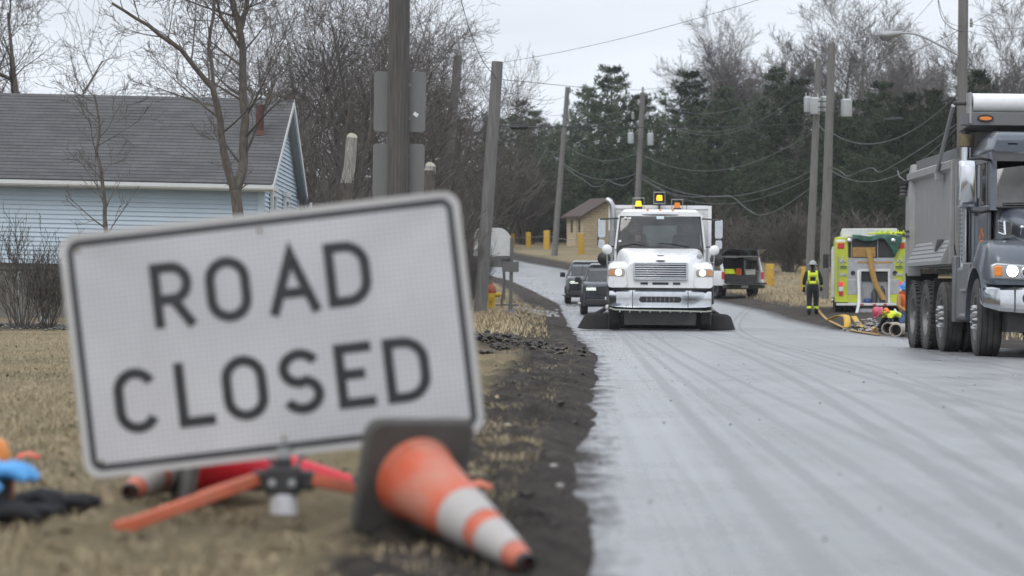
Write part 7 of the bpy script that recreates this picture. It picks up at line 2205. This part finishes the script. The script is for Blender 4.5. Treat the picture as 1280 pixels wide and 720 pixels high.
on_face(rail(W_ - .040, H_ - .040, .036, .019, 0, 0), .0012).obj('border_line', M['black_ink'], sf)
on_face(rail(W_ + .004, H_ + .004, .05, .017, 0, 0), .0010).obj('edge_band', M['sign_edge'], sf)


def arc(cx, cy, rx, ry, a0, a1, n=14):
    return [(cx + rx * math.cos(R(a0 + (a1 - a0) * k / n)), cy + ry * math.sin(R(a0 + (a1 - a0) * k / n))) for k in range(n + 1)]


SW_ = .0305
def glyph(ch_, w, h):
    """strokes (centre lines) inside a box w x h centred on 0,0"""
    a, c = w / 2 - SW_ / 2, h / 2 - SW_ / 2
    hb = h / 2
    if ch_ == 'O':
        r = min(a, c)
        p = arc(0, c - r, a, r, 0, 180) + arc(0, -c + r, a, r, 180, 360); return [p + [p[0]]]
    if ch_ == 'C':
        r = min(a, c)
        return [arc(0, c - r, a, r, 25, 180) + arc(0, -c + r, a, r, 180, 335)]
    if ch_ == 'D':
        r = .062
        return [[(-a, -c), (-a, c)] + arc(a - r, c - r, r, r, 90, 0, 8) + arc(a - r, -c + r, r, r, 0, -90, 8) + [(-a, -c)]]
    if ch_ == 'L':
        return [[(-a, hb), (-a, -c), (w / 2, -c)]]
    if ch_ == 'E':
        return [[(w / 2, c), (-a, c), (-a, -c), (w / 2, -c)], [(-a, .004), (a * .75, .004)]]
    if ch_ == 'R':
        r = .049
        return [[(-a, -hb), (-a, c)] + arc(a - r - .002, c - r, r, r, 90, -90, 10) + [(-a, c - 2 * r)], [(.0, c - 2 * r), (a + .004, -hb)]]
    if ch_ == 'A':
        return [[(-a - .004, -hb), (-.0, hb - .018), (a + .004, -hb)], [(-a * .62, -c * .42), (a * .62, -c * .42)]]
    if ch_ == 'S':
        rx = a; r = c / 2 + .002
        return [arc(0, c - r, rx, r, 25, 90, 5)[0:] + arc(0, c - r, rx, r, 90, 265, 12)[1:] + arc(0, -c + r, rx, r, 85, -90, 12)[1:] + arc(0, -c + r, rx, r, 270, 205, 5)[1:]]
    return []


for ch_, x, z, w in (('R', -.285, .157, .128), ('O', -.115, .153, .138), ('A', .082, .155, .155), ('D', .2535, .158, .138),
                     ('C', -.432, -.152, .135), ('L', -.254, -.152, .112), ('O', -.0995, -.152, .138), ('S', .0737, -.152, .132), ('E', .238, -.152, .115), ('D', .399, -.153, .138)):
    mb = MB()
    for q, stroke in enumerate(glyph(ch_, w, .198)):
        # fine steps so the stroke follows the sheet
        st2 = []
        for k in range(len(stroke) - 1):
            pa, pb_ = Vector(stroke[k]), Vector(stroke[k + 1]); n = max(1, int((pb_ - pa).length / .02))
            st2 += [tuple(pa.lerp(pb_, t / n)) for t in range(n)]
        st2.append(stroke[-1])
        mb.ribbon([(x + p[0], z + p[1]) for p in st2], SW_, -.0006 - .0002 * q, 0)
    on_face(mb, .0014).obj('letter', M['black_ink'], sf, smooth=0)
for x, z in ((0.0, .32), (.0, -.318), (-.56, -.325), (.56, -.325), (-.56, .325)):
    mb = MB(); mb.lathe([(.007, 0), (.007, .003), (.004, .005)], (x, -.004 + bow(x, z), z), (0, -1, 0), 10); mb.obj('rivet', M['bronze'], sf)
for s in (-1, 1):
    b = MB(); b.tube([(s * .02, .02, -.42), (s * .56, .02, .34)], .008, 6); b.obj('cross_brace', M['galv'], sf)
# stand: hub, spring, legs
hub = P(354, 601, SD - .03) - RC.location
hb_ = empty('stand_hub', hub, parent=RC)
b = MB(); b.box((0, .01, .0), (.105, .09, .085)); b.box((0, .01, .05), (.05, .04, .04)); b.box((-.07, .02, .0), (.05, .06, .06)); b.box((.07, .02, .0), (.05, .06, .06)); b.obj('bracket', M['black_plastic'], hb_, bevel=.008)
b = MB(); b.bx(-.018, .018, .005, .03, .06, .10); b.obj('upright_socket', M['galv'], hb_)
for x in (-.03, .03):
    b = MB(); b.lathe([(.012, 0), (.012, .01), (.004, .012)], (x, -.036, -.005), (0, -1, 0), 8); b.obj('bolt', M['galv'], hb_)
b = MB()
b.tube([(.035 * math.cos(t * .9), .0 + .035 * math.sin(t * .9), -.04 - t * .0014) for t in range(44)], .008, 6); b.tube([(0, 0, -.03), (0, 0, -.10)], .02, 8); b.obj('spring', mat('pale_spring', (.55, .55, .57), .35, metal=.4, var=.1), hb_)
ft = [(150, 676, 7.95), (560, 664, 8.75), (240, 640, 9.3), (480, 690, 7.95)]
for k, (px, py, dd) in enumerate(ft[:3]):
    p = P(px, py, dd); p.z = float(gz(p.x, p.y)) + .022
    a = hub + Vector((-.08 if px < 354 else .08, 0, .005)); c = p - RC.location
    dr = (c - a); L = dr.length; dr.normalize()
    side = dr.cross(Vector((0, 0, 1))).normalized(); up = side.cross(dr)
    rot = Matrix((side, dr, up)).transposed()
    b = MB(); b.box((a + c) / 2, (.034, L, .036), rot); lg = b.obj('leg', M['orange_leg'], RC, bevel=.005)
    b = MB(); b.box(c - dr * .01, (.036, .05, .038), rot); b.obj('leg_tip', M['orange_leg'] if k == 0 else M['black_plastic'], lg)


# ------------------------------------------------------------------ traffic cones
def cone(base_c, tip_dir, L, label, wedge=None, body='orange', roll=0.0, base_w=.36, collars=True):
    """base_c: centre of the base's underside; tip_dir: axis"""
    ax = Vector(tip_dir).normalized()
    q = Vector((0, 0, 1)).rotation_difference(ax)
    m = (q.to_matrix() @ Matrix.Rotation(roll, 3, 'Z')).to_4x4(); m.translation = base_c
    e = empty('traffic_cone', (0, 0, 0), label=label, cat='traffic cone', group='knocked-over traffic cones')
    e.matrix_world = m; e.matrix_basis = m
    b = MB(); b.loft([[Vector((x, y, 0)) for x, y in rrect2(base_w, base_w, .045, 6)], [Vector((x, y, .02)) for x, y in rrect2(base_w, base_w, .045, 6)], [Vector((x, y, .03)) for x, y in rrect2(base_w - .02, base_w - .02, .04, 6)]]); b.obj('base', M['cone_black'], e, smooth=30)
    r0, r1 = .116, .027
    def rr(t): return r0 + (r1 - r0) * t
    z0 = .03; zl = L - z0
    def sec(t0, t1, nm, mt, d=0.0):
        b = MB(); n = 5
        b.lathe([(rr(t0 + (t1 - t0) * k / n) + d, z0 + zl * (t0 + (t1 - t0) * k / n)) for k in range(n + 1)], (0, 0, 0), n=36, cap=True); return b.obj(nm, M[mt], e, smooth=50)
    b = MB(); b.lathe([(r0 + .008, z0 - .005), (r0 + .005, z0 + .01), (r0, z0 + .02)], (0, 0, 0), n=36); b.obj('foot_ring', M[body], e)
    sec(0, .97, 'cone_body', body)
    if collars:
        sec(.44, .62, 'collar', 'cone_white', .003); sec(.70, .88, 'collar', 'cone_white', .003)
    b = MB(); b.lathe([(r1 + .002, z0 + zl * .97), (r1, L), (r1 - .008, L), (r1 - .01, L - .05)], (0, 0, 0), n=24); b.obj('tip', M['black_plastic'], e)
    return e


bc = P(514, 594, 7.75); tp = P(655, 719, 7.18)
tp.z = float(gz(tp.x, tp.y)) + .03
cone(bc, tp - bc, .70, 'tipped orange and white cone lying in front of the sign corner', roll=R(28), base_w=.345)
bc = P(232, 575, 9.3); bc.z = float(gz(bc.x, bc.y)) + .17
cone(bc, Vector((.93, .25, -.18)), .6, 'red cone lying on its side behind the sign stand', body='orange_red', roll=.2, collars=False)
bc = P(250, 570, 9.75); bc.z = float(gz(bc.x, bc.y)) + .16
tp = P(168, 630, 9.15); tp.z = float(gz(tp.x, tp.y)) + .05
cone(bc, tp - bc, .68, 'faded orange cone lying left behind the sign stand', roll=.5)

# ------------------------------------------------------------------ things at the left edge
lamp_p = P(-11, 604, 8.4); lamp_p.z = float(gz(lamp_p.x, 8.4))
wl3 = empty('barricade_light', lamp_p, (0, 0, R(20)), label='orange-topped black work lamp cut by the left picture edge', cat='lamp')
hh = EYE - (545 - HOR) / FPX * 8.4 - lamp_p.z
b = MB(); b.loft([rring(-.05, 0, hh - .10, .055, .05, .02, 4), rring(.05, 0, hh - .10, .055, .05, .02, 4)]); b.obj('body', M['black_plastic'], wl3, smooth=40)
b = MB(); b.loft([[Vector((.058 * math.cos(a), .045 * math.sin(a), z)) * (1) for a in [2 * math.pi * k / 18 for k in range(18)]] for z in (hh - .12,)] + [[Vector((r * math.cos(a), r * .8 * math.sin(a), z)) for a in [2 * math.pi * k / 18 for k in range(18)]] for r, z in ((.062, hh - .11), (.06, hh - .05), (.045, hh - .015), (.01, hh))]); b.obj('lens', mat('orange_lens', (.75, .25, .05), .35, var=.1), wl3, smooth=60)
b = MB(); b.bx(.05, .066, -.03, .03, .02, hh - .1); b.obj('orange_rib', M['orange_leg'], wl3, bevel=.004)


def glove(loc, rz, m, s, label, cat='glove', curl=.3, hgt=.0, lift=.06):
    """an empty glove: flattened palm and cuff with five fingers, one surface"""
    mb = MB()
    pts = [(0, -.10, .03), (0, -.04, .04), (0, .02, .05), (0, .07, .045), (0, .10, .03)]
    rad = [(.055, .028), (.05, .028), (.06, .03), (.06, .026), (.04, .018)]
    rings = []
    for (x, y, z), (a, c) in zip(pts, rad):
        rings.append([Vector((x + a * math.cos(2 * math.pi * k / 14), y, z + lift * (.5 + y * 2) + c * math.sin(2 * math.pi * k / 14))) for k in range(14)])
    mb.loft(rings)
    for k, (x, L, sp) in enumerate(((-.042, .075, -.25), (-.015, .09, -.05), (.014, .085, .08), (.04, .068, .3))):
        p0 = Vector((x, .075, .04 + lift * .65)); d_ = Vector((sp, 1, .1)).normalized()
        p1 = p0 + d_ * L * .45; p2 = p1 + (d_ + Vector((0, 0, -curl * (1 + .3 * k)))).normalized() * L * .35; p3 = p2 + (d_ + Vector((0, 0, -curl * 2.4))).normalized() * L * .3
        mb.tube([p0 - d_ * .02, p0, p1, p2, p3], [.017, .0175, .0165, .0155, .009], 9)
    mb.tube([(.045, -.01, .045 + lift * .5), (.075, .02, .05 + lift * .5), (.09, .055, .04 + lift * .5), (.095, .085, .028 + lift * .4)], [.02, .019, .017, .01], 9)
    o = mb.obj('work_glove', m, smooth=70, label=label, cat=cat); o.location = loc; o.rotation_euler = (0, 0, rz); o.scale = (s, s, s)
    return o


p = P(-52, 665, 8.35); p.z = float(gz(p.x, 8.35)) + .035
o = glove(p, R(-78), M['blue_vinyl'], 1.45, 'bright blue rubber glove at the left picture edge', lift=.10)
p = P(40, 668, 8.55); p.z = float(gz(p.x, 8.55)) - .005
glove(p, R(-82), M['black_cloth'], 1.25, 'black work glove lying on the grass right of the blue one', lift=.02, curl=.1)
p = P(-4, 672, 8.3); p.z = float(gz(p.x, 8.3)) - .005
glove(p, R(-60), M['black_cloth'], 1.15, 'second black glove under the blue rubber glove', lift=.015, curl=.1)
for k, (px, py, d_, lb_) in enumerate(((32, 566, 11.6, 'scrap of orange tape in the grass at the left edge'), (596, 566, 9.6, 'scrap of rust-orange tape on the mud right of the tipped cone'))):
    p = P(px, py, d_); b = MB(); b.add([(-.05, 0, .0), (.0, .02, .02), (.05, .01, .005), (-.04, .05, .03), (.01, .06, .04), (.06, .05, .02)], [(0, 1, 4, 3), (1, 2, 5, 4)])
    o = b.obj('tape_scrap', M['orange' if k == 0 else 'orange_leg'], label=lb_, cat='tape', group='scraps of orange tape'); o.location = G(p.x, d_, .02)
    sm = o.modifiers.new('thick', 'SOLIDIFY'); sm.thickness = .004


# ------------------------------------------------------------------ people
def body(e, J, rad, mats, region, extra=None, hands=True, handm=0):
    """J: joint positions; grows one skin from the pelvis"""
    names = list(J.keys())
    edges = [('pelvis', 'waist'), ('waist', 'chest'), ('chest', 'neck'), ('neck', 'chin'), ('chin', 'head'), ('head', 'crown')]
    for s in 'lr':
        edges += [('chest', 'sh' + s), ('sh' + s, 'el' + s), ('el' + s, 'wr' + s), ('wr' + s, 'pa' + s), ('pelvis', 'hi' + s), ('hi' + s, 'kn' + s), ('kn' + s, 'an' + s), ('an' + s, 'to' + s)]
    # knees and elbows get a mid vertex for taper
    idx = {n: i for i, n in enumerate(names)}
    me = bpy.data.meshes.new('person_skin')
    me.from_pydata([tuple(J[n]) for n in names], [(idx[a], idx[b]) for a, b in edges], [])
    ob = bpy.data.objects.new('person_tmp', me); COL.objects.link(ob)
    sk = ob.modifiers.new('skin', 'SKIN'); sk.use_smooth_shade = True
    sl_ = me.skin_vertices[0].data
    for n in names:
        r = rad[n]; sl_[idx[n]].radius = r if isinstance(r, tuple) else (r, r)
        sl_[idx[n]].use_root = (n == 'pelvis')
    ss = ob.modifiers.new('sub', 'SUBSURF'); ss.levels = 2; ss.render_levels = 2
    dg = bpy.context.evaluated_depsgraph_get(); dg.update()
    me2 = bpy.data.meshes.new_from_object(ob.evaluated_get(dg))
    bpy.data.objects.remove(ob)
    V = [v.co.copy() for v in me2.vertices]; F = [tuple(p.vertices) for p in me2.polygons]
    mb = MB(); mb.add(V, F); nbody = len(F)
    if hands:
        for s in 'lr':
            p = Vector(J['pa' + s]); dr = (p - Vector(J['wr' + s])).normalized()
            a = dr.cross(Vector((0, 1, .3))).normalized(); c = a.cross(dr)
            for k in range(4):
                o = p + a * (-.032 + .021 * k)
                mb.tube([o - dr * .02, o + dr * .035, o + dr * .06 + c * .018, o + dr * .075 + c * .04], [.0105, .0105, .0095, .007], 6)
            o = p - dr * .03 + a * (-.04 if s == 'l' else .04)
            sd_ = a * (-1 if s == 'l' else 1)
            mb.tube([o, o + sd_ * .025 + dr * .03, o + sd_ * .03 + dr * .06], [.012, .0115, .008], 6)
    me3 = mb.mesh('person_body')
    for p in me3.polygons:
        p.material_index = handm if p.index >= nbody else region(p.center)
    o = mobj('body', me3, [M[m] for m in mats], e, smooth=180)
    return o


RAD = dict(pelvis=(.15, .12), waist=(.135, .105), chest=(.165, .12), neck=.058, chin=.068, head=(.085, .1), crown=(.06, .07))
for s in 'lr':
    RAD.update({'sh' + s: .075, 'el' + s: .055, 'wr' + s: .042, 'pa' + s: (.045, .022), 'hi' + s: .105, 'kn' + s: .078, 'an' + s: .055, 'to' + s: (.05, .035)})


def helmet(e, c, m, tilt=(0, 0, 0), r=.125, brim=.05):
    rot = Matrix.Rotation(tilt[0], 3, 'X') @ Matrix.Rotation(tilt[1], 3, 'Y')
    b = MB(); ax = rot @ Vector((0, 0, 1))
    b.lathe([(r + brim, -.012), (r + brim * .9, 0), (r, .01), (r * .98, .05), (r * .8, .1), (r * .45, .135), (.01, .145)], c, ax, 20)
    h = b.obj('helmet', M[m], e, smooth=50)
    b = MB(); b.tube([Vector(c) + rot @ Vector((0, -r * 1.0 + 2 * r * t, .05 + .1 * math.sin(math.pi * t))) for t in [k / 8 for k in range(9)]], .014, 6); b.obj('helmet_ridge', M[m], h)
    return h


# walking firefighter, back to the viewer
d_ = 89.0
fx_ = P(1016, 394.5, d_).x
e = empty('person', (fx_, d_, max(float(gz(fx_, d_)), float(road_z(fx_, d_)))), (0, 0, R(-4)), label='person in dark fire kit and lime vest walking away beside the engine', cat='person')
J = dict(pelvis=(0, .0, .93), waist=(0, .01, 1.1), chest=(0, .03, 1.33), neck=(0, .04, 1.47), chin=(0, .06, 1.54), head=(0, .07, 1.62), crown=(0, .06, 1.70),
         shl=(-.2, .03, 1.39), ell=(-.28, -.03, 1.13), wrl=(-.29, .03, .90), pal=(-.285, .06, .82), shr=(.2, .03, 1.39), elr=(.28, .02, 1.13), wrr=(.28, .12, .92), par=(.275, .16, .85),
         hil=(-.1, 0, .86), knl=(-.115, .05, .48), anl=(-.12, -.08, .10), tol=(-.13, .06, .04), hir=(.1, 0, .86), knr=(.11, .14, .5), anr=(.115, .16, .13), tor=(.13, .3, .05))
rd = dict(RAD); rd.update(chest=(.19, .14), waist=(.17, .135), pelvis=(.17, .13), hil=.12, hir=.12, knl=.095, knr=.095, anl=.08, anr=.08, ell=.07, elr=.07)
def reg1(c):
    if c.z > 1.53: return 1
    if .22 < c.z < .29: return 2
    if .93 < c.z < .99 and abs(c.x) > .2: return 2
    return 0
bo_ = body(e, J, rd, ['navy_cloth', 'navy_cloth', 'lime_cloth', 'black_cloth'], reg1, handm=3)
# vest: shoulder straps, yoke and belt band, wrapped close to the body
vs2 = empty('safety_vest', (0, 0, 0), parent=e)
for s in (-1, 1):
    b = MB(); V = []
    path = [(s * .125, -.115, 1.06), (s * .13, -.125, 1.2), (s * .125, -.122, 1.35), (s * .12, -.07, 1.455), (s * .12, .06, 1.475), (s * .12, .17, 1.36), (s * .12, .18, 1.1)]
    for x, y, z in path:
        V += [(x - .04, y, z), (x + .04, y, z)]
    b.add(V, [(2 * k, 2 * k + 1, 2 * k + 3, 2 * k + 2) for k in range(len(path) - 1)]); o = b.obj('strap', M['lime_cloth'], vs2, smooth=60); sm = o.modifiers.new('t', 'SOLIDIFY'); sm.thickness = .02
b = MB(); b.add([(-.12, -.128, 1.25), (.12, -.128, 1.25), (.13, -.122, 1.40), (-.13, -.122, 1.40)], [(0, 1, 2, 3)]); o = b.obj('yoke', M['lime_cloth'], vs2); sm = o.modifiers.new('t', 'SOLIDIFY'); sm.thickness = .02
b = MB(); ring = lambda z, k: [Vector((.195 * k * math.cos(2 * math.pi * q / 24), .012 + .155 * k * math.sin(2 * math.pi * q / 24), z)) for q in range(24)]
b.loft([ring(1.02, 1.0), ring(1.12, 1.0)], False); o = b.obj('belt_band', M['lime_cloth'], vs2, smooth=60); sm = o.modifiers.new('t', 'SOLIDIFY'); sm.thickness = .02
helmet(e, (0, .055, 1.655), 'helmet_grey', (R(-8), 0), .125, .06)

# worker crouching low at the hole, head to the left
d_ = 62.5
p = P(1116, 411, d_)
e = empty('person', (p.x + .05, d_, float(gz(p.x, d_)) - .02), (0, 0, R(8)), label='crouching person in lime and orange vest, pink helmet and jeans beside the dump truck', cat='person')
J = dict(pelvis=(.18, .1, .36), waist=(.06, .08, .46), chest=(-.12, .04, .50), neck=(-.26, .02, .51), chin=(-.31, .0, .50), head=(-.37, -.01, .50), crown=(-.44, -.02, .50),
         shl=(-.14, -.14, .46), ell=(-.2, -.18, .24), wrl=(-.36, -.14, .13), pal=(-.43, -.12, .10), shr=(-.14, .22, .46), elr=(-.24, .26, .24), wrr=(-.38, .2, .13), par=(-.45, .18, .1),
         hil=(.2, .0, .34), knl=(.0, -.1, .12), anl=(.36, -.08, .1), tol=(.42, -.1, .04), hir=(.2, .22, .34), knr=(.02, .28, .12), anr=(.38, .26, .1), tor=(.44, .27, .04))
def reg2(c):
    if c.x < -.27 and c.z > .36: return 1
    if c.z > .40 and c.x < .12: return 2
    if c.x > .08 or c.z < .2 and c.x > -.1: return 0
    return 3
body(e, J, RAD, ['jeans', 'skin', 'lime_cloth', 'navy_cloth'], reg2, handm=1)
b = MB(); b.tube([(-.2, -.16, .52), (-.2, .04, .60), (-.2, .24, .52)], .05, 8, flat=.6); b.obj('vest_panel', M['orange_cloth'], e, smooth=60)
b = MB(); b.tube([(.02, -.12, .5), (.02, .08, .585), (.02, .26, .5)], .02, 6); b.obj('vest_stripe', M['white_dull'], e)
helmet(e, (-.41, -.02, .52), 'helmet_pink', (R(8), R(-55)), .12, .04)
# second worker kneeling upright behind
d_ = 66.0
p = P(1131, 395, d_)
e = empty('person', (p.x, d_, float(gz(p.x, d_)) - .02), (0, 0, R(40)), label='kneeling person in orange vest and blue helmet behind the dump truck wheels', cat='person')
J = dict(pelvis=(0, 0, .48), waist=(-.02, -.02, .62), chest=(-.06, -.06, .80), neck=(-.09, -.08, .92), chin=(-.11, -.1, .97), head=(-.12, -.1, 1.03), crown=(-.12, -.09, 1.10),
         shl=(-.24, -.04, .84), ell=(-.34, -.1, .62), wrl=(-.26, -.28, .5), pal=(-.24, -.34, .47), shr=(.13, -.08, .84), elr=(.22, -.16, .62), wrr=(.1, -.3, .5), par=(.06, -.35, .47),
         hil=(-.1, 0, .44), knl=(-.14, -.3, .12), anl=(-.14, .12, .1), tol=(-.14, .2, .04), hir=(.1, 0, .44), knr=(.12, -.3, .12), anr=(.12, .12, .1), tor=(.12, .2, .04))
def reg3(c):
    if c.z > .96: return 1
    if c.z > .56 and abs(c.x + .05) < .17: return 2
    if c.z > .5: return 3
    return 0
body(e, J, RAD, ['jeans', 'skin', 'orange_cloth', 'tan_cloth'], reg3, handm=1)
helmet(e, (-.12, -.1, 1.06), 'helmet_blue', (R(12), 0), .12, .04)
# driver behind the windscreen of the white truck
e = empty('person', SW.matrix_basis @ Vector((-.5, 2.62, 1.38)), (0, 0, 0), label='driver in a dark jacket behind the white truck windscreen', cat='person')
J = dict(pelvis=(0, .05, .1), waist=(0, .06, .25), chest=(0, .04, .5), neck=(0, .02, .64), chin=(0, -.01, .7), head=(0, -.01, .78), crown=(0, .01, .86),
         shl=(-.2, .03, .55), ell=(-.26, -.12, .34), wrl=(-.16, -.34, .40), pal=(-.14, -.40, .42), shr=(.2, .03, .55), elr=(.26, -.12, .34), wrr=(.16, -.34, .40), par=(.14, -.40, .42),
         hil=(-.1, .03, .08), knl=(-.14, -.42, .1), anl=(-.14, -.5, -.25), tol=(-.14, -.6, -.28), hir=(.1, .03, .08), knr=(.14, -.42, .1), anr=(.14, -.5, -.25), tor=(.14, -.6, -.28))
body(e, J, RAD, ['navy_cloth', 'skin'], lambda c: 1 if c.z > .66 else 0, handm=1)
b = MB(); b.ball((0, .015, .83), (.1, .115, .075), 14, 8); b.obj('hair', M['black_cloth'], e, smooth=60)

# --- haze: thin damp air over the whole place
hm = bpy.data.materials.new('haze'); hm.use_nodes = True
hn = hm.node_tree.nodes; hn.clear()
ho = hn.new('ShaderNodeOutputMaterial'); hv = hn.new('ShaderNodeVolumePrincipled')
hv.inputs['Color'].default_value = (.9, .93, .97, 1); hv.inputs['Density'].default_value = .00022
hv.inputs['Anisotropy'].default_value = .2
hm.node_tree.links.new(hv.outputs[0], ho.inputs['Volume'])
b = MB(); b.bx(-1490, 1490, -58, 1590, -3, 34)
o = b.obj('haze', hm, smooth=0, kind='stuff', label='thin pale haze hanging over the road and the wood', cat='haze')
